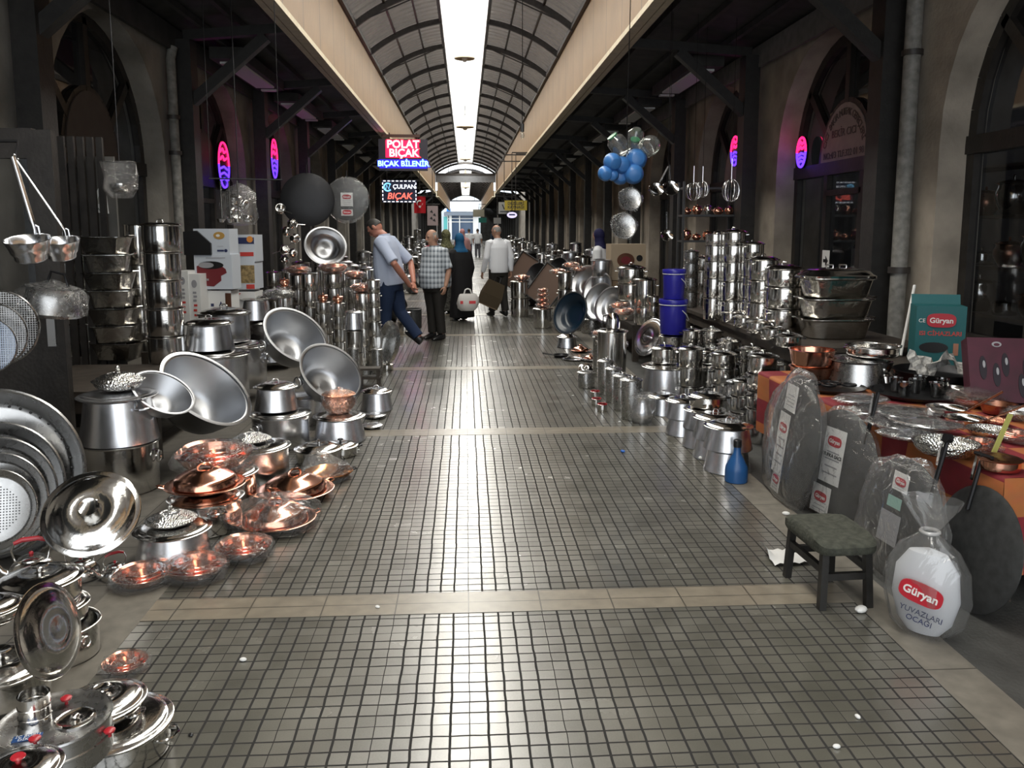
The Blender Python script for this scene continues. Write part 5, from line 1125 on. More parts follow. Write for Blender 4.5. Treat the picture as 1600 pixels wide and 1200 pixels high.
MB().lathe([(0, 0), (.9, 0), (1, .1), (.98, 1.3), (.8, 1.9), (.55, 2.1), (.5, 2.2), (0, 2.25)], 24).obj('body', M['steel'], t); MB().tube([(.8, 0, 1.9), (1.5, 0, 1.7), (1.5, 0, .7), (1.0, 0, .4)], .1, 7).obj('handle', M['bake'], t)
hp = TW('steel pot hidden behind the tall stockpot', '', 938, 588, 0, [(13, 62)], m='steeld', lidlast='flat', knob=None, seg=18)[0]
bundle('small red copper bundle beside the steel pitcher', (hp['x'], hp['y'], hp['top']), .10, seed=41)
# flat goods on the tiles by the blue basin
P('small flared pot with domed lid on the tiles below the blue basin', 886, 526, 16, 1.1, 0, body='flare', m='alu', lid='high', lm='steel', knob=None, seg=30)
p = PZ(876, 558, 0); t = thing('frying_pan', 'small black frying pan on the tiles, farthest left of the flat goods', 'frying pan', p, (0, 0, 2.9), .10); MB().lathe(body_prof('taper', .35), 24).obj('pan', M['iron'], t); MB().tube([(.9, 0, .25), (2.3, 0, .45)], .1, 7).obj('handle', M['bake'], t)
for i, (px, py, R, m_) in enumerate(((896, 561, .135, 'tin'), (922, 562, .12, 'steeld'))):
    disc('round shallow %s on the tiles by the flared pot' % ('silver plate' if i == 0 else 'dull tray'), PZ(px, py, .01), R, (0, 0, 1), TRAY, m_, 'round_tray', 'tray')
copper_dish('copper lidded dish on the tiles among the flat goods, rear one', tuple(PZ(907, 550, 0)), .13)
copper_dish('copper lidded dish on the dull tray beside the milk cans', (PZ(922, 562, .02).x, PZ(922, 562, .02).y, .025), .085)
# tilted basins
GB = 'grey basins tipped toward the aisle'
M['basinb'] = mat('blue enamel', (.004, .016, .032), .3, spec=.5)
def basin(label, px, py, half, Y, n, m='spun', **k):
    t = TILT(label, px, py, half, Y, n, .5, m=m, b=.74, handle=None, name='basin', cat='basin', seg=46, **k); return t
bl = basin('dark blue enamel basin standing tipped on the tiles', 890, 489, 35, 11.7, (-.72, -.58, .34), 'basinb')
c = PY(888, 489, 11.62); n_ = Vector((-.72, -.58, .34)).normalized()
for o_ in [ch for ch in bl['o'].children]: pass
MB().tube(ringpts(1.02, 36, .49), .035, 6, closed=True).obj('rim_ring', M['sajm'], bl['o'])
MB().tube(ringpts(.75, 36, .06), .012, 5, closed=True).obj('base_ring', M['sajm'], bl['o'])
o_ = MB().ball((.1, -.55, .05), (.05, .05, .012), 10, 6).obj('sticker', M['white'], bl['o'])
basin('grey basin tipped toward the aisle, rearmost of four', 911, 441, 29, 13.0, (-.72, -.55, .42), group=GB)
basin('grey basin tipped toward the aisle, second of four', 932, 452, 29, 12.4, (-.72, -.55, .42), group=GB)
basin('grey basin tipped toward the aisle with bright rim, third of four', 934, 471, 31, 11.5, (-.76, -.52, .36), group=GB)
basin('grey basin tipped toward the aisle, nearest of four beside the pitcher', 951, 476, 30, 10.9, (-.76, -.52, .36), group=GB)
TW('plain steel pot under the tilted basins', '', 925, 520, 0, [(18, 22)], m='steeld', knob=None, seg=20); TW('plain steel pot behind the blue basin', '', 908, 515, 0, [(16, 26)], m='steeld', knob=None, seg=20)
# bench with bigger pots behind the basins
bench('dark bench behind the tipped basins at right', 2.0, 3.3, 9.65, 11.9, .45)
TW('wide lidded steel pot', 'stack behind the basins', 985, 499, .45, [(23, 30), (22, 26), (22, 24)], lidlast='dome', knob='loop', handle='loop', seg=32)
TW('bulging lidded pot', 'pair beside the blue buckets', 1007, 507, .45, [(18, 28), (18, 42)], lidlast='dome', knob='loop', handle='loop', seg=32)
TW('aluminium pot', 'stack in front of the woman in white', 938, 519, 0, [(19, 32), (18, 28), (16, 26), (16, 26)], m='alu', lidlast='flat', knob=None, seg=28)
TW('small steel tiffin can', 'slim stack left of the blue buckets', 1021, 510, .45, [(9, 16), (9, 16), (9, 14)], lidlast='dome', knob='ball', seg=20)
TW('steel pot', 'stack left of the grey basins', 883, 478, .45, [(12, 26), (12, 26)], lidlast='flat', knob='ball', handle='loop', seg=20, Y=None)
for i, (px, py) in enumerate(((893, 412), (872, 422), (905, 418))):
    t = bundle('copper bundle in plastic on the far stacks, %s' % ('middle', 'left', 'right')[i], tuple(PY(px, py + 6, 12.6 + .3 * i)), .13, seed=50 + i)
lid_thing('white faced round lid leaning left of the lower blue bucket', 1014, 527, 31, 8.6, (-.80, -.40, .42), m='tin', kind='flat', knob='loop')
bundle('copper trinkets bundle above the leaning white lid', tuple(PY(975, 492, 9.6)), .13, seed=44); bundle('orange copper bundle beside the pitcher', tuple(PY(968, 482, 9.9)), .12, seed=45)
# blue buckets
a = TW('steel pot under the blue buckets', '', 1049, 598, 0, [(21, 74)], lidlast='flat', knob=None, seg=32)[0]
M['bucket'] = mat('royal blue plastic', (.022, .02, .30), .32)
z = a['top'] + .003
for i, (rw, h) in enumerate(((21.5, 54), (17.5, 46))):
    s = pxm((a['x'], a['y'], z)); Rr = rw / s; hh = h / s / Rr
    t = thing('bucket', 'royal blue lidded bucket with white handle, %s one of the stacked pair' % ('lower', 'upper')[i], 'bucket', (a['x'], a['y'], z), (0, 0, 0), Rr, 'stacked blue buckets')
    MB().lathe([(0, 0), (.90, 0), (.92, .03), (.97, hh * .82), (1.0, hh * .83), (1.0, hh * .84), (0, hh * .84)], 36).obj('body', M['bucket'], t)
    MB().lathe([(0, hh * .85), (.98, hh * .85), (1.02, hh * .86), (1.04, hh * .9), (1.04, hh * .98), (1.0, hh), (.9, hh * .99), (0, hh * .98)], 36).obj('lid', M['bucket'], t)
    MB().tube(ringpts(1.0, 36, hh * .845), .035, 6, closed=True).obj('white_band', M['white'], t)
    MB().tube([(.42, -.93, hh * .70), (.75, -.85, hh * .58), (1.02, -.5, hh * .42), (1.12, 0, hh * .36), (1.02, .5, hh * .42), (.5, .9, hh * .68)], .035, 7).obj('handle', M['white'], t)
    z += hh * Rr + .003
# cascade of casseroles in the middle of the right pile
TW('black handled casserole', 'tower beside the bagged griddle', 1187, 690, 0, [(24, 27), (24, 27), (24, 27), (24, 27), (23, 27)], lidlast='dome', knob='black', handle='black', hm='bake', seg=30, m='steel')
TW('black handled casserole', 'second tower from the bagged griddle', 1160, 668, 0, [(21, 25), (21, 25), (20, 24)], lidlast='dome', knob='black', handle='black', hm='bake', seg=30)
TW('small straight lidded pot beside the black handled casseroles', '', 1149, 655, 0, [(15, 60)], lidlast='dome', knob='ball', m='alu', seg=26)
a = P('big lidded steel pot behind the flared pots', 1111, 571, 30, 1.9, 0, m='steel', lid='flat', knob=None, seg=34)
ON(a, 'steel casserole on the big lidded pot behind the flared pots', 24, .8, px=1112, m='steel', lid='dome', knob='loop', handle='loop', seg=32)
TW('steel casserole', 'tower right of the blue buckets', 1077, 632, 0, [(20, 30), (20, 30), (20, 28)], lidlast='dome', knob='loop', handle='loop', seg=28)
TW('small black handled casserole', 'rear tower right of the buckets', 1078, 606, 0, [(15, 24), (15, 24), (15, 22), (15, 20)], lidlast='dome', knob='black', handle='black', hm='bake', seg=24)
TW('small black handled casserole', 'rear tower behind the big pot', 1109, 606, 0, [(17, 24), (17, 24), (17, 22), (17, 20)], lidlast='dome', knob='black', handle='black', hm='bake', seg=24)
TW('low black handled casserole', 'rear tower near the copper tubs', 1128, 646, 0, [(20, 24), (20, 24), (20, 24), (20, 22)], lidlast='dome', knob='black', handle='black', hm='bake', seg=24)
TW('steel pot', 'rear tower behind the black handled casseroles', 1150, 604, 0, [(18, 26), (18, 26), (17, 24)], lidlast='flat', knob=None, handle='loop', seg=22)
# bench with the tallest towers
bench('dark bench under the tallest steel towers at right', 2.62, 3.75, 6.26, 9.6, .66)
for k, (px, pyb, rw, h) in enumerate(((1232, 541, 20, 17), (1207, 530, 19, 17), (1184, 520, 18, 17), (1162, 511, 17, 16), (1142, 503, 15, 15))):
    TW('low lidded casserole at the bench front, %s from the bagged griddles,' % ordn[k], 'below the tall towers', px, pyb, .66, [(rw, h)], lidlast='dome', knob='black', handle='black', hm='bake', seg=26)
TW('steel casserole', 'front tower under the roasters', 1212, 668, 0, [(22, 26), (22, 26), (21, 26), (21, 24)], lidlast='dome', knob='loop', handle='black', hm='bake', seg=26)
TW('steel casserole', 'tower in front of the bench', 1172, 640, 0, [(20, 26), (20, 26), (20, 24), (20, 20)], lidlast='dome', knob='black', handle='black', hm='bake', seg=26)
TW('steel casserole', 'tower by the bench corner', 1136, 622, 0, [(18, 24), (18, 24), (18, 22), (18, 20)], lidlast='dome', knob='loop', handle='loop', seg=24)
TW('straight steel pot', 'tall tower with copper shelf behind', 1113, 499, .66, [(16, 34), (16, 30), (16, 26), (15, 24), (15, 18)], lidlast=None, seg=26)
TW('steel pot', 'highest tower at right', 1142, 500, .66, [(21, 30), (20, 30), (20, 30), (20, 26), (20, 20)], lidlast='dome', knob='loop', handle='loop', seg=30)
TW('steel pot', 'tower right of the highest tower', 1172, 502, .66, [(18, 36), (18, 34), (18, 28), (18, 22)], lidlast='dome', knob='loop', handle='loop', seg=28)
TW('wide steel pot', 'tower left of the wide pan stack', 1189, 512, .66, [(24, 40), (24, 34), (24, 32)], lidlast='dome', knob='loop', handle='loop', seg=32)
TW('wide steel pot', 'stack touching the oval roasters', 1222, 518, .66, [(29, 36), (29, 34), (29, 28)], lidlast='dome', knob='loop', handle='loop', seg=34)
TW('slim steel pot', 'tower behind the blue buckets', 1078, 480, .66, [(12, 24), (12, 22), (12, 22), (12, 18)], lidlast='dome', knob='loop', seg=22, m='steeld')
TW('small steel pot', 'rear tower below the copper shelf', 1095, 492, .45, [(15, 34), (15, 34), (15, 20)], lidlast='dome', knob='loop', seg=22)
def roaster(label, loc, w, d, h, lid=False, rz=0, group=None):
    t = thing('roasting_tray', label, 'roasting tray', loc, (0, 0, rz), 1, group); b = MB(); rg = []
    for (k, zz) in ((.78, 0), (.84, .01), (.97, h * .92), (1.06, h), (1.06, h + .008), (.96, h), (.8, .012)):
        rg.append([(w / 2 * k * math.copysign(abs(math.cos(a_)) ** .45, math.cos(a_)), d / 2 * k * math.copysign(abs(math.sin(a_)) ** .45, math.sin(a_)), zz) for a_ in [2 * math.pi * i / 40 for i in range(40)]])
    b.loft(rg).obj('pan', M['tray'], t)
    if lid:
        rg = []
        for (k, zz) in ((1.07, 0), (1.08, .015), (.98, .03), (.9, .055), (.7, .07), (.4, .08)):
            rg.append([(w / 2 * k * math.copysign(abs(math.cos(a_)) ** .5, math.cos(a_)), d / 2 * k * math.copysign(abs(math.sin(a_)) ** .5, math.sin(a_)), h + .01 + zz) for a_ in [2 * math.pi * i / 40 for i in range(40)]])
        l = MB().loft(rg).obj('lid', M['steel'], t)
        for s in (-1, 1): MB().tube([(s * .06 - .03, 0, h + .085), (s * .06 - .03, 0, h + .115), (s * .06 + .03, 0, h + .115), (s * .06 + .03, 0, h + .085)], .007, 6).obj('knob', M['steel'], l)
    for s in (-1, 1): MB().tube([(s * w * .5, -.07, h), (s * (w * .5 + .05), -.05, h + .015), (s * (w * .5 + .05), .05, h + .015), (s * w * .5, .07, h)], .008, 6).obj('handle', M['steel'], t)
    return h + .012
p = PZ(1301, 527, .66); z = .66
for i in range(3):
    z += roaster('wide rectangular steel roaster, %s' % ('lowest of the big stack at right', 'middle one of the big stack at right', 'lidded one topping the big stack at right')[i], (p.x, p.y, z), .58, .40, .165, i == 2, R_(-4 + 3 * i))
p = PZ(1243, 517, .66); z = .66
for i in range(3):
    z += roaster('narrower steel roaster, %s of the stack half hidden behind the big roasters' % ('lowest', 'middle', 'topmost')[i], (p.x + .10, p.y + .32, z), .40, .28, .17, False, R_(-4 + 3 * i))
# ================================================================ COPPER SHELF AND HUNG THINGS, RIGHT
t = thing('shelf_rack', 'open rack with copper ware against the right wall behind the steel towers', 'rack', (3.62, 12.2, 0))
for zz in (.9, 1.42, 1.80, 2.2): MB().box((0, 0, zz), (.80, .34, .03)).obj('shelf', M['sajm'], t, smooth=False)
for sx in (-1, 1):
    for sy in (-1, 1): MB().box((sx * .39, sy * .15, 1.15), (.03, .03, 2.3)).obj('upright', M['sajm'], t, smooth=False)
wl = ['far left', 'left', 'middle', 'right', 'far right']
for r_, zz in enumerate((.915, 1.435, 1.815)):
    for k in range(5):
        pot('copper %s, %s on the %s rack shelf' % (('jar', 'jug', 'sugar pot')[(r_ + k) % 3], wl[k], ('bottom', 'middle', 'top')[r_]), (3.30 + .16 * k, 12.12 + .02 * (k % 2), zz), .062 + .008 * ((k + r_) % 2), (1.6, 1.9, 1.2)[(r_ + k) % 3], body='belly', m='cop' if (k + r_) % 4 else 'steel', lid='high', knob='orn', name='copper_jar', cat='jar', seg=18)
M['wire'] = mat('bright wire', (.65, .65, .66), .25, 1.0)
def whisk(label, px, py, Y, r, L, n=7):
    c = PY(px, py, Y); t = thing('wire_whisk', label, 'whisk', c)
    for k in range(n):
        a_ = math.pi * k / n; MB().tube([(r * math.cos(a_) * math.sin(u), r * math.sin(a_) * math.sin(u) * .7, -L * (1 - math.cos(u)) / 2) for u in [math.pi * 2 * i / 16 for i in range(16)]], .004, 5, closed=True).obj('wire_loop', M['wire'], t)
    MB().tube([(0, 0, 0), (0, 0, L * .9)], .006, 6).obj('handle', M['wire'], t); MB().tube([(0, 0, L * .9), (0, 0, cz(c.x) - c.z)], .003, 5).obj('cord', M['iron'], t)
whisk('large bulbous wire whisk hung left in front of the copper rack', 1084, 285, 10.9, .11, .24); whisk('large bulbous wire whisk hung beside it, in front of the copper rack', 1098, 283, 11.1, .09, .22); whisk('tangled wire whisk hung beside the second right post', 1143, 280, 10.8, .12, .30, 9)
def skimmer(label, px, py, hx, hy, Y, r):
    c = PY(px, py, Y); e = PY(hx, hy, Y) - c; t = thing('skimmer', label, 'skimmer', c, (0, 0, 0), 1)
    MB().lathe([(0, -.035), (.6 * r, -.03), (r, .0), (r * .97, .008), (.6 * r, -.02), (0, -.025)], 22, Matrix.Rotation(R_(62), 4, 'X')).obj('bowl', M['steel'], t); MB().tube([e * (r / e.length), e], .011, 7).obj('handle', M['tin'], t); MB().tube([e, e + Vector((0, 0, cz(c.x) - c.z - e.z))], .003, 5).obj('cord', M['iron'], t)
skimmer('steel skimmer with long bright handle hung left on the third right post', 1025, 296, 1044, 260, 10.6, .10); skimmer('steel skimmer with long handle hung right on the third right post', 1048, 294, 1046, 258, 10.7, .11); skimmer('small skimmer hung lowest on the third right post', 1042, 368, 1042, 331, 10.7, .085)
# blue and clear plastic jugs hung in a bunch
M['jugb'] = mat('bright blue plastic', (.055, .20, .52), .35); M['jugg'] = mat('green plastic', (.04, .24, .10), .35); M['jugc'] = glassy('clear jar plastic', (.90, .92, .90), .86, .08, white=.06)
c0 = PY(982, 245, 9.0)
for i, (px, py, r, m_, lab) in enumerate(((957, 253, 14, 'jugb', 'upper left'), (971, 258, 14, 'jugb', 'central'), (994, 249, 17, 'jugb', 'upper right'), (946, 271, 12, 'jugb', 'lowest left'), (990, 272, 16, 'jugb', 'lowest right'), (969, 276, 13, 'jugb', 'lowest middle'), (958, 274, 9, 'jugb', 'smallest front'))):
    c = PY(px, py, 8.95 + .06 * (i % 3)); t = thing('plastic_jug', '%s blue plastic jug of the bunch hung at right' % lab, 'jug', c, (R_(-66 - 12 * (i % 3)), R_(14 * (i - 3)), 0), r / pxm(c), 'bunch of hanging plastic jugs')
    MB().lathe([(0, -.9), (.55, -.9), (.62, -.86), (.9, -.5), (1.0, 0), (.92, .45), (.6, .8), (.3, .95), (.28, 1.1), (0, 1.1)], 26).obj('body', M[m_], t); MB().tube([(.28, 0, 1.02), (.55, 0, 1.1), (.75, 0, .75)], .07, 6).obj('handle', M[m_], t)
for i, (px, py, r, lab) in enumerate(((966, 226, 15, 'large clear jar on the left'), (993, 214, 13, 'clear jar at the top'), (1015, 228, 15, 'clear ribbed jar on the right'))):
    c = PY(px, py, 9.02); t = thing('clear_jar', '%s of the hanging jug bunch' % lab, 'jar', c, (R_(10 + 30 * i), R_(40 * (i - 1)), 0), r / pxm(c))
    MB().lathe([(0, -1.1), (.8, -1.1), (.95, -1), (1, -.2), (.95, .6), (.6, .95), (.5, 1.1), (0, 1.1)], 24).obj('body', M['jugc'], t)
    if i < 2: MB().lathe([(0, 0), (.55, 0), (.58, .2), (0, .25)], 18, Matrix.Translation((0, 0, .95 if i == 0 else -.5))).obj('lid', M['jugg'], t)
    else:
        for zz in (-.3, 0, .3): MB().tube(ringpts(1.0, 20, zz), .04, 5, closed=True).obj('rib_ring', M['jugc'], t)
jug = [o for o in bpy.data.objects if o.name == 'plastic_jug'][0]; bpy.context.view_layer.update()
o = MB().tube([(c0.x, c0.y + .02, c0.z), (c0.x - .02, c0.y + .02, c0.z + .3), (c0.x, c0.y + .02, cz(c0.x) - .01)], .005, 5).obj('cord', M['iron'], jug); o.matrix_parent_inverse = jug.matrix_world.inverted()
for i, (px, py, r) in enumerate(((985, 311, 18), (975, 353, 20))):
    c = PY(px, py, 9.05); t = thing('wrapped_tray', 'round tray in shiny clear plastic hung below the jug bunch, %s one' % ('upper', 'lower')[i], 'wrapped tray', c, (R_(80), R_(12), 0), r / pxm(c))
    MB().lathe(TRAY, 30).obj('tray', M['steeld'], t); MB().lathe([(0, -.12), (.9, -.10), (1.12, 0), (.95, .16), (.4, .22), (0, .2)], 26, wob=lambda a_, z: 1 + .06 * math.sin(5 * a_ + 9 * z)).obj('plastic_wrap', M['wrap'], t)
    MB().tube([(0, 1.0, 0), (0, 2.0, -.2)], .03, 5).obj('cord', M['iron'], t)
# carton by the woman, far pans and trays
p = PY(977, 432, 12.75); t = thing('carton', 'beige carton with a dark red picture beside the woman in white', 'box', (p.x, p.y, 0), (0, 0, R_(5))); t['_d'] = .3
MB().box((0, 0, .40), (.62, .3, .80)).obj('lower_box', M['card'], t, smooth=False); MB().box((0, 0, 1.09), (.56, .3, .56)).obj('upper_box', mat('beige carton', (.38, .30, .21), .7), t, smooth=False)
plate(t, 'picture', -.04, 1.12, ell(.14, .11), 'copd'); plate(t, 'picture_centre', -.04, 1.12, ell(.08, .06), 'panred', .007); plate(t, 'small_mark', .18, 1.15, ell(.05, .05), 'black')
M['btray'] = mat('brown baking tray', (.13, .085, .065), .45, .4)
def btray(label, px, py, Y, w, h, rx, ry, rz):
    c = PY(px, py, Y); t = thing('baking_tray', label, 'baking tray', c, (rx, ry, rz)); b = MB(); b.box((0, 0, 0), (w, .012, h)); b.obj('sheet', M['btray'], t, smooth=False)
    b = MB()
    for s in (-1, 1): b.box((s * w / 2, -.02, 0), (.012, .05, h)); b.box((0, -.02, s * h / 2), (w, .05, .012))
    b.obj('rim', M['sajm'], t, smooth=False)
btray('large brown baking tray leaning, left of the two dark woks', 818, 428, 16.0, .55, .75, R_(-20), R_(28), R_(-35)); btray('large brown baking tray leaning below the right wok', 856, 447, 14.8, .55, .7, R_(-18), R_(32), R_(-30)); btray('brown baking tray with pink glow beside the two tier can', 826, 448, 15.4, .35, .45, R_(-15), R_(-40), R_(-40))
for i, (px, py, r, Y) in enumerate(((839, 431, 21, 15.2), (872, 419, 17, 15.4))):
    c = PY(px, py, Y); t = disc('round black wok tipped toward the aisle, %s one' % ('left', 'right')[i], c, r / pxm(c), (-.6, -.62, .3), [(0, -.45), (.5, -.38), (.85, -.15), (1, 0), (1.04, .0), (1.0, .03), (.83, -.12), (.5, -.33), (0, -.4)], 'iron', 'wok', 'wok')
    MB().tube([(-.1, 1.0, 0), (-.1, 1.3, .05), (.15, 1.3, .05), (.15, 1.0, 0)], .05, 6).obj('handle', M['steeld'], t)
a = TW('two tier steel can beside the white shirted man', '', 812, 494, 0, [(15, 28), (15, 26)], lidlast='flat', knob=None, handle='ring', seg=26)[-1]
bundle('copper bundle on the two tier can beside the white shirted man', (a['x'] + .05, a['y'], a['top']), .15, seed=61)
a = TW('plain steel can carrying a copper bowl tower', '', 848, 512, 0, [(16, 30)], lidlast='flat', knob=None, seg=26)[0]
z = a['top']
for k in range(4):
    bundle('copper bowl in plastic, %s of the tower on the plain can' % (lev[k] if k < 3 else 'topmost'), (a['x'], a['y'], z), .115 - .008 * k, seed=70 + k); z += .083
TW('black ribbed pot', 'pair behind the woks', 895, 488, 0, [(14, 30), (14, 28)], m='iron', knob='ball', seg=22)
TW('dull pot with conical lid', 'stack behind the brown trays', 826, 478, 0, [(13, 30), (13, 28), (13, 24)], m='iron', lidlast='high', knob='ball', seg=22)
# ================================================================ PEOPLE
SKIN = mat('skin', (.42, .235, .16), .5, noise=.08); SKINR = mat('ruddy skin', (.46, .20, .14), .5)
def solid(mb, name, m, parent, vox, it=6, mats=None):
    """fuse overlapping volumes into one continuous surface"""
    o = mb.obj(name + '_tmp', m, None); r = o.modifiers.new('r', 'REMESH'); r.mode = 'VOXEL'; r.voxel_size = vox; r.use_smooth_shade = True
    s = o.modifiers.new('s', 'SMOOTH'); s.iterations = it; s.factor = .5
    me = bpy.data.meshes.new_from_object(o.evaluated_get(bpy.context.evaluated_depsgraph_get())); old = o.data; bpy.data.objects.remove(o); bpy.data.meshes.remove(old)
    me.name = name; me.materials.clear(); me.materials.append(m); return link(name, me, parent)
def ering(c, a, b, M_, n=20, sq=.85):
    return [M_ @ Vector((c[0] + a * math.copysign(abs(math.cos(t)) ** sq, math.cos(t)), c[1] + b * math.copysign(abs(math.sin(t)) ** sq, math.sin(t)), c[2])) for t in [2 * math.pi * k / n for k in range(n)]]
def hand(mb, w, d, pal, s, curl=.6, side=1):
    """palm, four fingers and a thumb; d = pointing direction, pal = palm normal"""
    d = Vector(d).normalized(); pal = (Vector(pal) - d * Vector(pal).dot(d)).normalized(); x = d.cross(pal) * side; w = Vector(w)
    T = Matrix((x, pal, d)).transposed().to_4x4(); T.translation = w
    mb.ball((0, 0, .045 * s), (.040 * s, .016 * s, .052 * s), 12, 8, T)
    for i, (ox, L) in enumerate(((-.028, .062), (-.010, .074), (.009, .070), (.027, .055))):
        p = [Vector((ox, 0, .075)), Vector((ox * 1.1, .004, .075 + L * .45)), Vector((ox * 1.1, .004 + curl * .028, .075 + L * .78)), Vector((ox * 1.1, .004 + curl * .058, .075 + L * (1.0 - .35 * curl)))]
        mb.tube([T @ (q * s) for q in p], [.0095 * s, .009 * s, .0085 * s, .007 * s], 7)
    p = [Vector((-.034, .004, .02)), Vector((-.056, .014, .045)), Vector((-.060, .026, .072)), Vector((-.052, .036, .090))]
    mb.tube([T @ (q * s) for q in p], [.012 * s, .011 * s, .0098 * s, .008 * s], 7)
def person(label, pos, h, face, lean=0, arms=None, legs=None, headrot=(0, 0), shirt=None, trous=None, shoes=None, hair=None, hairk='full', sleeve='short', belly=1.0, skin=None, vox=.009, girth=1.0, moust=None, belt=True):
    f = Vector((face[0], face[1], 0)).normalized(); yaw = math.atan2(-f.x, f.y)
    t = thing('person', label, 'person', (pos[0], pos[1], 0), (0, 0, yaw)); skin = skin or SKIN; S = h
    PV = Vector((0, 0, .525 * h)); U = Matrix.Translation(PV) @ Matrix.Rotation(-R_(lean), 4, 'X') @ Matrix.Translation(-PV)
    NK = U @ Vector((0, .0, .845 * h)); HD = Matrix.Translation(NK) @ U.to_3x3().to_4x4() @ Matrix.Rotation(R_(headrot[0]), 4, 'Z') @ Matrix.Rotation(-R_(headrot[1]), 4, 'X')
    arms = arms or [((-.14, -.01, .64), (-.145, .03, .49)), ((.14, -.01, .64), (.145, .03, .49))]
    legs = legs or [((-.055, .01, .285), (-.06, -.01, .045), 0), ((.055, .01, .285), (.06, -.01, .045), 0)]
    SH = [U @ Vector((s * .108 * h, -.005 * h, .805 * h)) for s in (-1, 1)]
    HP = [Vector((s * .052 * h, 0, .50 * h)) for s in (-1, 1)]
    A = [(SH[i], Vector(arms[i][0]) * h, Vector(arms[i][1]) * h) for i in (0, 1)]; L = [(HP[i], Vector(legs[i][0]) * h, Vector(legs[i][1]) * h) for i in (0, 1)]
    b = MB()
    b.loft([ering((0, 0, z * h), a * h, d * h, U) for z, a, d in ((.50, .085, .06), (.58, .082, .06), (.70, .095, .062), (.78, .10, .055), (.815, .075, .045), (.835, .035, .035))])
    b.tube([U @ Vector((0, -.004 * h, .80 * h)), NK, HD @ Vector((0, .012 * h, .05 * h))], [.036 * h, .033 * h, .034 * h], 14)
    b.ball((0, .006 * h, .092 * h), (.0445 * h, .056 * h, .062 * h), 20, 14, HD); b.ball((0, .022 * h, .060 * h), (.034 * h, .038 * h, .036 * h), 16, 10, HD)
    b.ball((0, .040 * h, .034 * h), (.018 * h, .016 * h, .014 * h), 10, 8, HD)                       # chin
    b.loft([[HD @ Vector(p) for p in q] for q in ([(-.006 * h, .056 * h, .095 * h), (.006 * h, .056 * h, .095 * h), (.004 * h, .064 * h, .098 * h), (-.004 * h, .064 * h, .098 * h)], [(-.012 * h, .055 * h, .066 * h), (.012 * h, .055 * h, .066 * h), (.007 * h, .078 * h, .068 * h), (-.007 * h, .078 * h, .068 * h)])])   # nose
    for s in (-1, 1):
        b.ball((s * .047 * h, -.004 * h, .082 * h), (.008 * h, .014 * h, .021 * h), 8, 8, HD); b.ball((s * .018 * h, .052 * h, .101 * h), (.016 * h, .009 * h, .007 * h), 8, 6, HD)
    b.tube([HD @ Vector((x * h, .062 * h - abs(x) * .25 * h, .052 * h)) for x in (-.018, -.008, 0, .008, .018)], .006 * h, 6)   # lips
    for i, (s_, e, w) in enumerate(A):
        b.tube([s_, s_.lerp(e, .35), e, e.lerp(w, .3), w], [.030 * h * girth, .030 * h * girth, .024 * h, .025 * h, .0165 * h], 12)
        hand(b, w, (w - e), arms[i][2] if len(arms[i]) > 2 else ((1 if i == 0 else -1), .1, 0), h / 1.75, .7, 1 if i == 0 else -1)
    for (s_, k, a_) in L: b.tube([s_, k, k.lerp(a_, .35), a_], [.05 * h, .036 * h, .036 * h, .022 * h], 12)
    solid(b, 'body', skin, t, vox * .72 * h / 1.7, 4)
    if shirt:
        b = MB()
        b.loft([ering((0, .012 * h * (belly - 1) * (1 if z < .7 else .3), z * h), a * h * girth, d * h * girth, U) for z, a, d in ((.478, .104, .078 * belly), (.53, .108, .082 * belly), (.60, .106, .082 * belly), (.68, .110, .078 * (belly + 1) / 2), (.75, .116, .074), (.795, .112, .062), (.825, .075, .050), (.842, .044, .045))])
        for (s_, e, w) in A:
            n0 = s_.lerp(U @ Vector((0, 0, .80 * h)), .25)
            if sleeve == 'short': b.tube([n0, s_, s_.lerp(e, .5), s_.lerp(e, .92)], [.044 * h, .043 * h * girth, .041 * h, .042 * h], 14)
            else: b.tube([n0, s_, s_.lerp(e, .5), e, e.lerp(w, .5), e.lerp(w, .97)], [.044 * h, .042 * h * girth, .038 * h, .034 * h, .030 * h, .026 * h], 14)
        sh = solid(b, 'shirt', shirt, t, vox * h / 1.7, 5)
        b = MB(); b.loft([ering((0, -.004 * h, z * h), a * h, d * h, U) for z, a, d in ((.832, .046, .046), (.855, .041, .042), (.852, .036, .037))], caps=False); b.obj('collar', shirt, sh)
    if trous:
        b = MB(); b.loft([ering((0, .004 * h, z * h), a * h * girth, d * h * girth * (1 + .4 * (belly - 1)), Matrix.Identity(4)) for z, a, d in ((.44, .088, .070), (.48, .10, .076), (.52, .101, .074), (.545, .099, .072))])
        for (s_, k, a_) in L: b.tube([s_ + Vector((0, 0, .02 * h)), s_.lerp(k, .5), k, k.lerp(a_, .5), a_ + (k - a_) * .06], [.060 * h * girth, .056 * h * girth, .046 * h, .043 * h, .042 * h], 14)
        tr = solid(b, 'trousers', trous, t, vox * h / 1.7, 5)
        if belt: b = MB(); b.loft([ering((0, .005 * h, z * h), a * h * girth * 1.03, d * h * girth * 1.03 * (1 + .4 * (belly - 1)), U) for z, a, d in ((.520, .102, .076), (.540, .102, .076))], caps=False); b.obj('belt', M['bake'], tr)
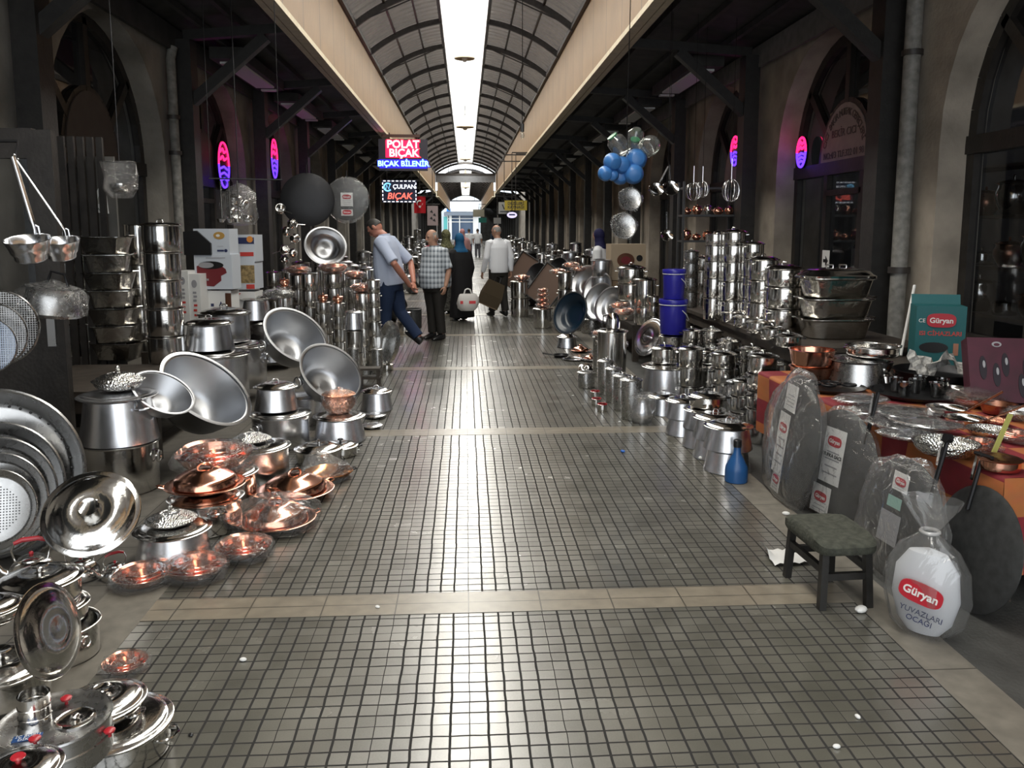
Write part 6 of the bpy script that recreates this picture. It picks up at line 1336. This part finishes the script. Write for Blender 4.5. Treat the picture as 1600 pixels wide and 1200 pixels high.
    for i, (s_, k, a_) in enumerate(L):
        tip = R_(legs[i][2] if len(legs[i]) > 2 else 0); Tm = Matrix.Translation(a_) @ Matrix.Rotation(-tip, 4, 'X'); b = MB(); rg = []
        for y, w, z0, z1 in ((-.032, .018, -.040, .010), (-.020, .024, -.043, .022), (.02, .026, -.043, .016), (.06, .029, -.043, -.006), (.095, .027, -.043, -.016), (.112, .014, -.040, -.024)):
            rg.append([Tm @ Vector((w * h * math.copysign(abs(math.cos(u)) ** .7, math.cos(u)), y * h, ((z0 + z1) / 2 + (z1 - z0) / 2 * math.copysign(abs(math.sin(u)) ** .7, math.sin(u))) * h)) for u in [2 * math.pi * q / 14 for q in range(14)]])
        b.loft(rg).obj('shoe', shoes or M['bake'], t)
    hm = mat('hair', hair or (.02, .018, .016), .6, noise=.4, nscale=60)
    def cap(lo, hi, front, grow=1.06):
        b = MB(); rg = []
        for i in range(9):
            u = lo + (hi - lo) * i / 8; z = .092 * h + .062 * h * grow * math.cos(u); r = math.sin(u)
            rg.append([HD @ Vector((.0445 * h * grow * r * math.cos(a), .006 * h + .056 * h * grow * r * math.sin(a) - (.012 * h if math.sin(a) > .2 and u > front else 0) * (2.2 if u > front else 1) * max(0, math.sin(a)), z)) for a in [2 * math.pi * q / 22 for q in range(22)]])
        b.loft(rg); return b.obj('hair', hm, t)
    if hairk == 'full': cap(.02, 1.75, 1.0, 1.09)
    elif hairk == 'ring':
        b = MB(); rg = []
        for i in range(6):
            u = 1.0 + .85 * i / 5; z = .092 * h + .062 * h * 1.05 * math.cos(u); r = math.sin(u)
            rg.append([HD @ Vector((.0445 * h * 1.055 * r * math.cos(a), .006 * h + .056 * h * 1.05 * r * math.sin(a), z)) for a in [math.pi * .94 + math.pi * 1.12 * q / 18 for q in range(19)]])
        vs = [p for r in rg for p in r]; b.add(vs, [(i * 19 + q, i * 19 + q + 1, (i + 1) * 19 + q + 1, (i + 1) * 19 + q) for i in range(5) for q in range(18)]); b.obj('hair', hm, t)
    if hairk != 'none' and vox < .012:
        for s in (-1, 1):
            MB().ball((s * .018 * h, .0555 * h, .090 * h), (.0075 * h, .005 * h, .0045 * h), 8, 6, HD).obj('eye', M['bake'], t); MB().tube([HD @ Vector((s * x * h, .060 * h - x * .3 * h, z * h)) for x, z in ((.008, .103), (.018, .107), (.028, .103))], .0032 * h, 6).obj('eyebrow', hm, t)
    if moust: MB().tube([HD @ Vector((x * h, .066 * h - abs(x) * .4 * h, (.058 - abs(x) * .12) * h)) for x in (-.018, -.009, 0, .009, .018)], .0055 * h, 7).obj('moustache', mat('grey moustache', moust, .7), t)
    return t, HD
def cloth(name, col, rough=.8, **k): return mat(name, col, rough, spec=.25, **k)
def checks():
    m = cloth('blue grey checked shirt', (.3, .34, .38)); nt = m.node_tree; N = nt.nodes; L = nt.links; b = N['Principled BSDF']
    tc = N.new('ShaderNodeTexCoord'); sp = N.new('ShaderNodeSeparateXYZ'); L.new(tc.outputs['Object'], sp.inputs[0])
    def stripe(src, per, w):
        d = N.new('ShaderNodeMath'); d.operation = 'DIVIDE'; L.new(src, d.inputs[0]); d.inputs[1].default_value = per
        f = N.new('ShaderNodeMath'); f.operation = 'FRACT'; L.new(d.outputs[0], f.inputs[0]); c = N.new('ShaderNodeMath'); c.operation = 'LESS_THAN'; L.new(f.outputs[0], c.inputs[0]); c.inputs[1].default_value = w; return c.outputs[0]
    a = N.new('ShaderNodeMath'); a.operation = 'ADD'; L.new(sp.outputs[0], a.inputs[0]); L.new(sp.outputs[1], a.inputs[1])
    s1, s2, s3, s4 = stripe(a.outputs[0], .075, .42), stripe(sp.outputs[2], .075, .42), stripe(a.outputs[0], .0375, .14), stripe(sp.outputs[2], .0375, .14)
    def add(p, q, wp, wq):
        n = N.new('ShaderNodeMath'); n.operation = 'MULTIPLY_ADD'; L.new(p, n.inputs[0]); n.inputs[1].default_value = wp
        n2 = N.new('ShaderNodeMath'); n2.operation = 'MULTIPLY'; L.new(q, n2.inputs[0]); n2.inputs[1].default_value = wq; L.new(n2.outputs[0], n.inputs[2]); return n.outputs[0]
    x = N.new('ShaderNodeMath'); x.operation = 'ADD'; L.new(add(s1, s2, .33, .33), x.inputs[0]); L.new(add(s3, s4, .15, .15), x.inputs[1])
    r = N.new('ShaderNodeValToRGB'); r.color_ramp.elements[0].color = (.58, .63, .68, 1); r.color_ramp.elements[1].color = (.035, .05, .075, 1); r.color_ramp.elements[1].position = .85
    L.new(x.outputs[0], r.inputs[0]); L.new(r.outputs[0], b.inputs['Base Color']); return m
def at(px, py): p = PZ(px, py, 0); return (p.x, p.y)
jeans = cloth('dark blue jeans', (.018, .032, .075)); lt = cloth('pale blue shirt', (.47, .53, .68)); wh = cloth('white shirt', (.74, .76, .80)); dk = cloth('charcoal trousers', (.022, .020, .018))
q = at(612, 546)
person('man in pale blue shirt and jeans bending to look, hands clasped behind his back', q, 1.80, (-.96, .28), 8, [((-.165, -.10, .64), (-.025, -.165, .475), (.6, -.7, 0)), ((.165, -.10, .64), (.02, -.175, .495), (-.6, -.7, 0))],
       [((-.05, .02, .285), (-.055, .03, .045), 0), ((.05, -.055, .275), (.055, -.20, .085), -38)], (0, 38), lt, jeans, hair=(.022, .02, .018), belly=1.2, girth=1.1, vox=.009, skin=SKINR)
q = at(682, 530)
person('bald older man in checked shirt standing with arms down beside the bending man', q, 1.60, (-.72, -.70), 3, [((-.155, -.02, .635), (-.16, .03, .49)), ((.165, -.045, .64), (.165, -.02, .485))], None, (-14, 6), checks(), dk, hair=(.30, .28, .26), hairk='ring', belly=1.45, girth=1.24, vox=.009, moust=(.35, .33, .30))
q = at(779, 494)
person('grey haired man in white long sleeved shirt seen from behind, carrying a bag', q, 1.68, (-.38, .92), 2, [((-.15, -.01, .64), (-.165, .05, .485)), ((.145, -.02, .64), (.15, .0, .49))], [((-.05, .03, .285), (-.055, .05, .045), 0), ((.055, .0, .285), (.06, -.05, .05), -12)], (28, 8), wh, dk, hair=(.22, .21, .20), hairk='ring', sleeve='long', girth=1.02, vox=.009)
p = PY(771, 452, 14.55); t = thing('shopping_bag', 'dark brown flat bag hanging from the white shirted man\'s hand', 'bag', (p.x, p.y, p.z - .02), (0, R_(24), R_(20)))
b = MB(); b.loft([[(sx * w, sy * d, z) for sx, sy in ((1, 1), (-1, 1), (-1, -1), (1, -1))] for z, w, d in ((-.30, .19, .05), (-.1, .20, .06), (.12, .17, .03), (.16, .16, .02))]).obj('pouch', mat('brown leather', (.055, .040, .022), .45), t, smooth=False)
MB().tube([(-.06, 0, .15), (-.05, 0, .26), (.05, 0, .26), (.06, 0, .15)], .008, 6).obj('handle', M['bake'], t); MB().box((0, 0, -.30), (.38, .10, .015)).obj('pale_edge', M['card'], t, smooth=False)
# woman in black
def robed(label, pos, h, face, robe, scarf, lean=0, vox=.012):
    f = Vector((face[0], face[1], 0)).normalized(); t = thing('person', label, 'person', (pos[0], pos[1], 0), (0, 0, math.atan2(-f.x, f.y)))
    PV = Vector((0, 0, .5 * h)); U = Matrix.Translation(PV) @ Matrix.Rotation(-R_(lean), 4, 'X') @ Matrix.Translation(-PV)
    b = MB(); b.ball((0, .012 * h, .935 * h), (.042 * h, .052 * h, .062 * h), 16, 12, U); b.ball((0, .055 * h, .925 * h), (.007 * h, .014 * h, .014 * h), 8, 6, U); b.tube([U @ Vector((0, 0, .74 * h)), U @ Vector((0, .005 * h, .90 * h))], [.05 * h, .034 * h], 12)
    b.loft([ering((0, 0, z * h), a * h, d * h, U if z > .5 else Matrix.Identity(4)) for z, a, d in ((.05, .06, .05), (.3, .07, .05), (.52, .08, .06), (.7, .08, .05), (.8, .06, .04))])
    for s in (-1, 1):
        b.tube([U @ Vector((s * .09 * h, 0, .79 * h)), Vector((s * .14 * h, .02 * h, .60 * h)), Vector((s * .13 * h, .06 * h, .46 * h))], [.028 * h, .025 * h, .017 * h], 10); hand(b, (s * .13 * h, .06 * h, .46 * h), (0, .2, -1), (-s, 0, 0), h / 1.75, .8, -s)
        b.tube([(s * .05 * h, 0, .3 * h), (s * .05 * h, 0, .04 * h)], [.04 * h, .022 * h], 10)
    solid(b, 'body', SKIN, t, vox * .8, 4)
    b = MB(); b.loft([ering((0, .0, z * h), a * h, d * h, U if z > .5 else Matrix.Identity(4)) for z, a, d in ((.035, .150, .125), (.12, .145, .12), (.3, .13, .105), (.45, .125, .10), (.58, .122, .095), (.70, .128, .09), (.78, .118, .075), (.83, .07, .055))])
    for s in (-1, 1): b.tube([U @ Vector((s * .075 * h, 0, .79 * h)), U @ Vector((s * .11 * h, 0, .77 * h)), Vector((s * .145 * h, .02 * h, .60 * h)), Vector((s * .132 * h, .055 * h, .475 * h))], [.05 * h, .048 * h, .045 * h, .04 * h], 12)
    solid(b, 'robe', robe, t, vox, 5)
    b = MB(); b.ball((0, -.006 * h, .942 * h), (.056 * h, .062 * h, .072 * h), 20, 14, U); b.loft([ering((0, -.004 * h, z * h), a * h, d * h, U) for z, a, d in ((.775, .105, .072), (.80, .098, .070), (.83, .07, .058), (.87, .052, .052), (.90, .052, .052))])
    solid(b, 'headscarf', scarf, t, vox, 4)
    for s in (-1, 1): MB().ball((s * .05 * h, .045 * h, .022 * h), (.028 * h, .075 * h, .022 * h), 12, 8).obj('shoe', M['bake'], t)
    return t
blk = cloth('black cloth', (.010, .010, .011)); nav = cloth('navy scarf', (.012, .012, .05)); bsc = cloth('blue scarf', (.012, .085, .19))
flo = cloth('flowered scarf', (.10, .10, .05), noise=.9, nscale=45); pat = cloth('patterned black coat', (.06, .06, .055), noise=.95, nscale=30)
robed('woman in a long black coat and blue headscarf seen from behind', at(722, 500), 1.52, (-.55, .83), blk, bsc, 6)
p = PY(731, 476, 14.0); t = thing('plastic_bag', 'white carrier bag with red print held by the woman in black', 'bag', (p.x, p.y, p.z), (0, 0, R_(8)), .19)
MB().lathe([(0, -.55), (.6, -.55), (.9, -.3), (1.0, .1), (.95, .6), (.8, .9), (.7, 1.0)], 22, Matrix.Scale(.5, 4, (0, 1, 0)), wob=lambda a_, z: 1 + .07 * math.sin(5 * a_ + 3 * z)).obj('pouch', mat('white carrier bag', (.68, .66, .64), .5), t)
for s in (-1, 1): MB().tube([(s * .35, 0, .95), (s * .22, 0, 1.35), (.0, 0, 1.45)], .07, 6).obj('handle', M['white'], t)
for x_, w_ in ((-.62, .25), (.35, .6)): MB().box((x_, -.46, .25), (w_, .06, .26)).obj('red_print', mat('red bag print', (.65, .05, .06), .5), t, smooth=False)
robed('woman in patterned coat and flowered headscarf beside the woman in black', (-.36, 15.6), 1.58, (-.5, .85), pat, flo, 4)
person('bald man in red shirt behind the checked shirt man, mostly hidden', (-.62, 16.6), 1.52, (-.3, -.95), 4, shirt=cloth('dark red shirt', (.22, .02, .03)), trous=dk, hairk='none', skin=SKINR, vox=.014)
robed('woman in pink headscarf far down the aisle', (-.12, 27.0), 1.60, (0, 1), cloth('rose coat', (.40, .22, .22)), cloth('pink scarf', (.50, .24, .24)), 0, .022)
person('man in white shirt and jeans walking away far down the aisle, left of two', (.17, 45.5), 1.62, (0, 1), 0, shirt=wh, trous=jeans, vox=.022)
person('man in white shirt and grey trousers walking away far down the aisle, right of two', (.66, 46.5), 1.62, (0, 1), 0, shirt=wh, trous=cloth('grey trousers', (.12, .12, .14)), vox=.022)
person('dark clothed person standing beside the far right stalls', (1.45, 41.0), 1.68, (-.5, .8), 0, shirt=cloth('dark blue top', (.02, .03, .05)), trous=dk, vox=.022)
robed('woman in white top and navy headscarf behind the steel pots at right', (2.36, 13.9), 1.60, (-.9, .45), cloth('white blouse', (.66, .68, .70)), nav, 8)
# ================================================================ SIGNS AND LAMPS
def led(s, size, loc, parent, hot, glow, name): 
    o1 = text(s, size, (loc[0], loc[1] + .012, loc[2]), (math.pi / 2, 0, 0), glow, parent, .004, bold=size * .09, name='letter_glow'); return text(s, size, loc, (math.pi / 2, 0, 0), hot, parent, .004, bold=size * .02)  # bolder letters behind stand in for the coloured halo of the lit ones
redg, redh, blug, bluh = emis('red led', (1, .02, .05), 4), emis('red led core', (1, .45, .45), 4.5), emis('blue led', (.03, .03, 1), 4), emis('blue led core', (.25, .75, 1), 4.0)
c = PY(630, 242, 21.6); t = thing('led_sign', 'lit red and blue sign hung from a bracket at the left fascia', 'sign', c, (0, 0, R_(3)))
MB().box((0, .04, 0), (1.26, .05, .80)).obj('panel', mat('dark sign panel', (.02, .015, .03), .4), t, smooth=False)
MB().box((-.02, .012, .15), (.86, .008, .44)).obj('red_glow_panel', emis('red diffuser', (1, .02, .08), 2.2), t, smooth=False); MB().box((0, .012, -.23), (1.22, .008, .22)).obj('blue_glow_panel', emis('blue diffuser', (.03, .02, 1), 2.0), t, smooth=False)  # glowing panels paint the bloom around the lit letters
led('POLAT', .27, (0, -.02, .26), t, redh, redg, 'a'); led('BIÇAK', .27, (.02, -.02, .04), t, redh, redg, 'b'); led('BIÇAK BİLENİR', .19, (0, -.02, -.23), t, bluh, blug, 'c')
for x_ in (-.35, .35): MB().tube([(x_, .04, .4), (x_, .04, .56)], .015, 6).obj('hanger', M['rib'], t)
c2 = PY(626, 212, 21.6); t = thing('sign_bracket', 'brown bar carrying the lit red and blue sign', 'bracket', (c2.x, c2.y + .04, c2.z)); MB().box((0, 0, 0), (.98, .06, .07)).obj('bar', mat('brown steel', (.09, .045, .035), .5), t, smooth=False)
c = PY(624, 299, 24.0); t = thing('led_sign', 'lit square sign with dashed border hung below the red and blue sign', 'sign', c, (0, 0, R_(3)))
MB().box((0, .03, 0), (1.0, .05, .64)).obj('panel', mat('navy sign panel', (.015, .018, .06), .4), t, smooth=False)
whl = emis('white led', (.9, .93, 1), 2.2); b = MB()
for k in range(8):
    for s in (-1, 1): b.box((-.42 + .12 * k, 0, s * .295), (.07, .01, .025))
for k in range(5):
    for s in (-1, 1): b.box((s * .475, 0, -.22 + .11 * k), (.025, .01, .06))
b.obj('border_lights', whl, t, smooth=False)
text('ÇULPAN', .17, (.14, -.005, .13), (math.pi / 2, 0, 0), whl, t, .003, bold=.002); text('BIÇAK', .25, (0, -.005, -.14), (math.pi / 2, 0, 0), emis('orange red led', (1, .16, .12), 1.8), t, .003, bold=.005, shear=.2)
b = MB(); cy = emis('cyan led', (.25, .65, 1), 1.6); b.tube([(.11 * math.cos(a), 0, .11 * math.sin(a)) for a in [R_(40 + 28 * k) for k in range(11)]], .022, 6, M=Matrix.Translation((-.33, 0, .12))); b.tube([(-.39, 0, .05), (-.36, 0, .18), (-.30, 0, .06), (-.27, 0, .19)], .014, 6); b.obj('emblem', cy, t)
for x_ in (-.35, .35): MB().tube([(x_, .04, .32), (x_, .04, 1.42)], .008, 5).obj('hanger', M['rib'], t)
c = PY(656, 320, 30); t = thing('flag', 'red flag with white crescent and star hung by the left fascia', 'flag', c); M['flag'] = cloth('flag red', (.42, .012, .02))
b = MB(); g = [[(-.21 + .42 * i / 8, .03 * math.sin(i * 1.1), .30 - .60 * j / 6) for i in range(9)] for j in range(7)]; b.add([q for r in g for q in r], [(j * 9 + i, j * 9 + i + 1, (j + 1) * 9 + i + 1, (j + 1) * 9 + i) for j in range(6) for i in range(8)]); b.obj('cloth', M['flag'], t)
pts = [(.11 * math.cos(a), .11 * math.sin(a)) for a in [R_(-60 + 300 * k / 20) + R_(90) + R_(30) for k in range(21)]]; inn = [(.088 * math.cos(a), .088 * math.sin(a) - .03) for a in [R_(-60 + 300 * k / 20) + R_(120) for k in range(21)]]
b = MB(); b.add([(x, -.05, z + .06) for x, z in pts] + [(x, -.05, z + .06) for x, z in inn], [(i, i + 1, 22 + i, 21 + i) for i in range(20)]); b.obj('crescent', M['white'], t, smooth=False)
b = MB(); b.prism([((.06 if k % 2 == 0 else .024) * math.sin(math.pi * k / 5), (.06 if k % 2 == 0 else .024) * math.cos(math.pi * k / 5) - .07) for k in range(10)], -.052, -.046); b.obj('star', M['white'], t, smooth=False)
MB().tube([(-.25, 0, .31), (.25, 0, .31)], .012, 6).obj('rod', M['rib'], t)
c = PY(676, 337, 34); t = thing('hanging_sign', 'pale pink hanging sign board with black marks beside the flag', 'sign', c); MB().box((0, 0, 0), (.44, .05, .80)).obj('board', mat('pale pink board', (.42, .33, .34), .6), t, smooth=False)
for x_, z_ in ((-.05, .15), (.07, .02), (-.06, -.12), (.06, -.2)): MB().prism([(x_ - .06, z_), (x_ + .02, z_ + .09), (x_ + .07, z_ - .05)], -.034, -.024).obj('mark', M['bake'], t, smooth=False)
MB().tube([(-.5, .0, .46), (.3, 0, .46)], .02, 6).obj('bracket', M['rib'], t)
c = PY(806, 321, 28); t = thing('hanging_sign', 'yellow sign board with dark lettering at the right', 'sign', c); MB().box((0, 0, 0), (.76, .05, .33)).obj('board', mat('yellow board', (.48, .36, .03), .5), t, smooth=False); text('DEZİLERİ\nKAYNAĞI', .13, (0, -.03, .0), (math.pi / 2, 0, 0), M['bake'], t, .003, bold=.002)
MB().box((0, .05, .30), (.04, .04, .35)).obj('hanger', M['rib'], t, smooth=False)
c = PY(788, 325, 28.3); t = thing('hanging_sign', 'grey sign board with a dark V mark left of the yellow sign', 'sign', c); MB().box((0, 0, 0), (.40, .05, .40)).obj('board', mat('grey board sign', (.32, .33, .33), .6), t, smooth=False); MB().prism([(-.09, .12), (-.05, .12), (0, .0), (.05, .12), (.09, .12), (.02, -.05), (-.02, -.05)], -.034, -.024).obj('v_mark', M['bake'], t, smooth=False); MB().box((0, -.03, -.12), (.3, .01, .03)).obj('print_line', M['bake'], t, smooth=False)
c = PY(800, 336, 27.5); t = thing('led_sign', 'lit pale violet oval sign under the yellow sign', 'sign', c); MB().ball((0, 0, 0), (.17, .03, .10), 18, 10).obj('panel', emis('violet led', (.72, .66, 1), 1.3), t); MB().box((0, -.03, .01), (.2, .02, .05)).obj('dark_lettering', M['navy'], t, smooth=False); MB().tube([(.1, 0, .08), (.1, 0, .5)], .01, 5).obj('hanger', M['rib'], t)
c = PY(748, 333, 84); t = thing('hanging_sign', 'small tan sign board far down the aisle', 'sign', c); MB().box((0, 0, 0), (1.15, .05, .74)).obj('board', mat('tan board', (.34, .32, .25), .6), t, smooth=False); MB().box((0, 0, .5), (.05, .05, .3)).obj('hanger', M['rib'], t, smooth=False)
c = PY(754, 344, 85); t = thing('hanging_sign', 'small teal sign board below the tan sign', 'sign', c); MB().box((0, 0, 0), (.82, .05, .5)).obj('board', mat('teal board', (.04, .30, .25), .6), t, smooth=False); MB().box((.15, 0, .2), (.03, .03, .3)).obj('hanger', M['rib'], t, smooth=False)
c = PY(777, 345, 31); t = thing('hanging_sign', 'small grey sign board above the white shirted man', 'sign', c); MB().box((0, 0, 0), (.28, .04, .22)).obj('board', mat('grey plate', (.2, .2, .2), .6), t, smooth=False); MB().box((.0, 0, .3), (.03, .03, .5)).obj('hanger', M['rib'], t, smooth=False)
for o in [o for o in bpy.data.objects if o.name.startswith(('flag', 'hanging_sign')) and o.parent is None or o.name == 'led_sign.002']:
    p = o.location; s = 1 if p.x > 0 else -1; b = MB(); b.bar((0, .03, 4.12 - p.z), (s * 2.12 - p.x, .03, 4.12 - p.z), .03, .04); b.tube([(0, .03, .1), (0, .03, 4.12 - p.z)], .012, 6); b.obj('bracket_arm', M['rib'], o, smooth=False)
# neon signs in the shop windows
def neon(label, px, py, X, w, h, sd):
    d = ray(px, py); p = EYE + d * (X / d.x); t = thing('neon_sign', label, 'neon sign', p, (0, 0, R_(-90 * sd * -1) if False else (math.pi / 2 if sd < 0 else -math.pi / 2)))
    M_r = emis('neon red', (1, .015, .12), 3.2); M_b = emis('neon blue', (.10, .03, 1), 3.2)
    MB().prism([(w / 2 * math.cos(a), h / 2 * math.sin(a)) for a in [2 * math.pi * k / 24 for k in range(24)]], .01, .04).obj('panel', M['bake'], t, smooth=False)
    b = MB(); b.tube([(w * .46 * math.cos(a), 0, h * .46 * math.sin(a)) for a in [R_(0 + 9 * k) for k in range(21)]], .016, 6)
    for zz in (.10, .25): b.tube([(-w * .32, 0, h * zz), (-w * .1, -.0, h * (zz + .08)), (w * .05, 0, h * zz), (w * .3, 0, h * (zz + .06))], .018, 6)
    b.obj('red_tube', M_r, t); b = MB(); b.tube([(w * .46 * math.cos(a), 0, h * .46 * math.sin(a)) for a in [R_(180 + 9 * k) for k in range(21)]], .016, 6)
    for zz in (-.08, -.2, -.32): b.tube([(-w * .3, 0, h * zz), (0, 0, h * (zz + .05)), (w * .3, 0, h * zz)], .018, 6)
    b.obj('blue_tube', M_b, t)
    for nm, col, dz in (('red_glow', (1, .03, .2), .15), ('blue_glow', (.2, .05, 1), -.2)):
        l = bpy.data.lights.new(nm, 'POINT'); l.energy = .3; l.color = col; l.shadow_soft_size = .12; o = bpy.data.objects.new(nm, l); COL.objects.link(o); o.location = (p.x - sd * .22, p.y, p.z + dz)
    return t
neon('glowing red and blue oval neon sign in the second left shop arch', 350, 258, XL - .16, .62, .80, -1)
neon('narrow looking red and blue neon sign in the third left shop arch', 429, 248, XL - .12, .55, .85, -1)
neon('small red and blue neon sign beside the name board in the right shop arch', 1252, 238, XR + .20, .30, .42, 1)
neon('red and blue neon sign beyond the second right post', 1148, 236, XR + .1, .4, .5, 1)
# lettering on the near right name board
wn = [o for o in bpy.data.objects if o.name == 'window_%d' % (len(CL) + 3)][0]; cy_ = CR[2]; xb = XR + .30 - .055
rt = (math.pi / 2, 0, -math.pi / 2)
text('BEKİR CICI', .13, (xb, cy_, SPR + .40), rt, M['black'], wn, .002); text('NO:4/3 TLF.322 01 98', .115, (xb, cy_, SPR + .15), rt, M['black'], wn, .002)
arc = 'CICI BAKIR MUTFAK GEREÇLERİ'
for i, ch in enumerate(arc):
    if ch == ' ': continue
    a = R_(158 - 136 * i / (len(arc) - 1)); o = text(ch, .12, (xb, cy_ - .54 * math.cos(a), SPR + .08 + .56 * math.sin(a)), rt, M['black'], wn, .002); o.rotation_euler = (Matrix.Rotation(-math.pi / 2, 4, 'Z') @ Matrix.Rotation(math.pi / 2, 4, 'X') @ Matrix.Rotation(a - math.pi / 2, 4, 'Z')).to_euler()
# window papers
t = thing('poster', 'grey paper poster with pot picture behind the glass beside the near right post', 'poster', (XR + .36, 8.62, 1.55), (0, 0, -math.pi / 2)); MB().box((0, 0, 0), (.36, .004, .95)).obj('sheet', mat('grey poster', (.34, .35, .35), .7), t, smooth=False); MB().prism(ell(.11, .13), -.006, -.002).obj('picture', mat('grey picture', (.12, .12, .12), .7), t, smooth=False); MB().box((0, -.004, .24), (.28, .003, .03)).obj('print_line', M['bake'], t, smooth=False)
t = thing('notice', 'small white notice with black arrow in the right shop window above the roasters', 'notice', (XR + .18, 9.9, 1.2), (0, 0, -math.pi / 2)); MB().box((0, 0, 0), (.20, .004, .28)).obj('sheet', M['paper'], t, smooth=False); MB().prism([(-.06, -.01), (.0, -.01), (.0, -.05), (.07, .01), (.0, .07), (.0, .03), (-.06, .03)], -.006, -.002).obj('arrow', M['bake'], t, smooth=False)
# goods on shelves behind the near right window
t = thing('window_shelf', 'dark glass fronted shelves behind the near right shop window', 'shelf', (XR + 1.0, 7.0, 0))
for zz in (.75, 1.22, 1.72, 2.2): MB().box((0, 0, zz), (.34, 5.0, .03)).obj('shelf', M['wood'], t, smooth=False)
for sy in (-1, 0, 1): MB().box((.15, sy * 2.48, 1.2), (.04, .04, 2.4)).obj('upright', M['wood'], t, smooth=False)
for r_, zz in enumerate((.767, 1.237, 1.737)):
    for k in range(7):
        pot('%s on the %s shelf behind the near right window, %s from far end' % (('steel pot', 'copper jug', 'steel tea urn')[(k + r_) % 3], ('low', 'middle', 'upper')[r_], ordn[k]), (XR + .98, 8.9 - .42 * k, zz), .11 + .02 * ((k * 7 + r_) % 3), (1.1, 1.7, 2.0)[(k + r_) % 3], body=('straight', 'belly', 'belly')[(k + r_) % 3], m='copd' if (k + r_) % 3 == 1 else 'steel', lid='dome', knob='orn', seg=20, name='shop_pot')
# pendants along the middle of the vault, bare bulb at right
def pendant(Y, z, r, lab):
    t = thing('pendant_lamp', lab, 'lamp', (0, Y, z), (0, 0, 0), 1, 'pendant lamps under the skylight'); m_ = mat('cream lamp shade', (.55, .48, .36), .5)
    MB().lathe([(r, -.02), (r * 1.02, 0), (r * .9, r * .22), (r * .4, r * .5), (r * .22, r * .9), (r * .2, r * 1.3), (0, r * 1.32)], 22).obj('shade', m_, t); MB().ball((0, 0, -.02), r * .3, 12, 8).obj('bulb', M['white'], t); MB().tube([(0, 0, r * 1.3), (0, 0, 6.2 - z)], .012, 6).obj('rod', M['rib'], t); return t
for i, (Y, z, r) in enumerate(((21, 5.82, .25), (31.5, 5.42, .33), (45, 5.35, .30), (60.5, 5.45, .34), (74, 5.3, .34))): pendant(Y, z, r, '%s pendant lamp from the front under the skylight' % ordn[i])
c = PY(816, 206, 12.5); t = thing('hanging_bulb', 'bare bulb in a grey socket hung near the right fascia', 'lamp', c); MB().ball((0, 0, -.05), (.035, .035, .05), 12, 8).obj('bulb', M['jugc'], t); MB().tube([(0, 0, 0), (0, 0, .12)], .03, 10).obj('socket', M['sajm'], t); MB().tube([(0, 0, .12), (0, 0, vz(c.x) - c.z)], .006, 5).obj('cord', M['iron'], t)
# ================================================================ THE LONG ROWS OF WARES FARTHER DOWN
TW('dull grey pail', 'between the bending man and the checked shirt man', 646, 512, 0, [(14, 30)], m='sajm', lidlast=None, seg=26)
TW('steel pot', 'small stack behind the bending man', 632, 522, 0, [(11, 18), (11, 16)], knob=None, seg=18)
rnd = random.Random(3); mass = {'steel': MB(), 'steeld': MB(), 'alu': MB()}; BUD = [300 - len([o for o in bpy.data.objects if o.name.startswith('cooking_pot')])]
for side, sd in (('left', -1), ('right', 1)):
    y = 13.6 if sd < 0 else 17.0
    while y < 55:
        for x0 in (1.55, 2.15, 2.75):
            x = sd * (x0 + rnd.uniform(-.12, .12)) + (-.1 if sd < 0 else .25); yy = y + rnd.uniform(-.2, .2); z = 0; n = rnd.choice((2, 3, 3, 4)) + (1 if x0 > 2 else 0) + (1 if x0 > 2.5 else 0); Rr = rnd.uniform(.12, .20)
            if abs(x - 1.45) < .6 and abs(yy - 41) < .8: continue
            if (x - 2.36) ** 2 + (yy - 13.9) ** 2 < .3: continue
            kind = rnd.random(); own = yy < (15.4 if sd < 0 else 18.2) and BUD[0] > n
            for j in range(n):
                q_ = rnd.uniform(.9, 1.5); bk = 'tier' if kind < .7 else 'flare'; mm = rnd.choice(('steel', 'steeld', 'alu'))
                if own:
                    r_ = pot('steel pot in the nearest of the distant stacks along the %s side' % side, (x, yy, z), Rr, q_, body=bk, m=mm, lid='dome' if j == n - 1 else None, knob='loop' if j == n - 1 else None, seg=16, group='nearest distant stacks of pots, ' + side); z = r_['top'] + .002; BUD[0] -= 1
                else:
                    T_ = Matrix.Translation((x, yy, z)) @ Matrix.Scale(Rr, 4); mass[mm].lathe(body_prof(bk, q_), 14, T_)
                    if j == n - 1: mass[mm].lathe([(r, zz + q_) for r, zz in lid_prof('dome')], 14, T_); mass[mm].ball((0, 0, q_ + .3), .1, 8, 5, T_)
                    z += q_ * Rr + .002
        if rnd.random() < .8: pot('open basin tipped toward the aisle among the distant %s stacks' % side, (sd * 1.38 + (-.1 if sd < 0 else .25), y + .55, .16), .26, .5, body='taper', m=rnd.choice(('spun', 'iron', 'spun')), lid=None, rot=(R_(-25), R_(-sd * 55), 0), seg=24, name='basin', cat='basin', group='distant tipped basins, ' + side)
        y += 1.25 if y < 25 else 1.9
big = MB(); 
for i, k in enumerate(mass):
    for v in (0,): big.add(mass[k].v, mass[k].f, None, i)
tag(big.obj('distant_pots', [M['steel'], M['steeld'], M['alu']]), 'mass of steel pot stacks lining both sides of the aisle far away', 'pots', kind='stuff')
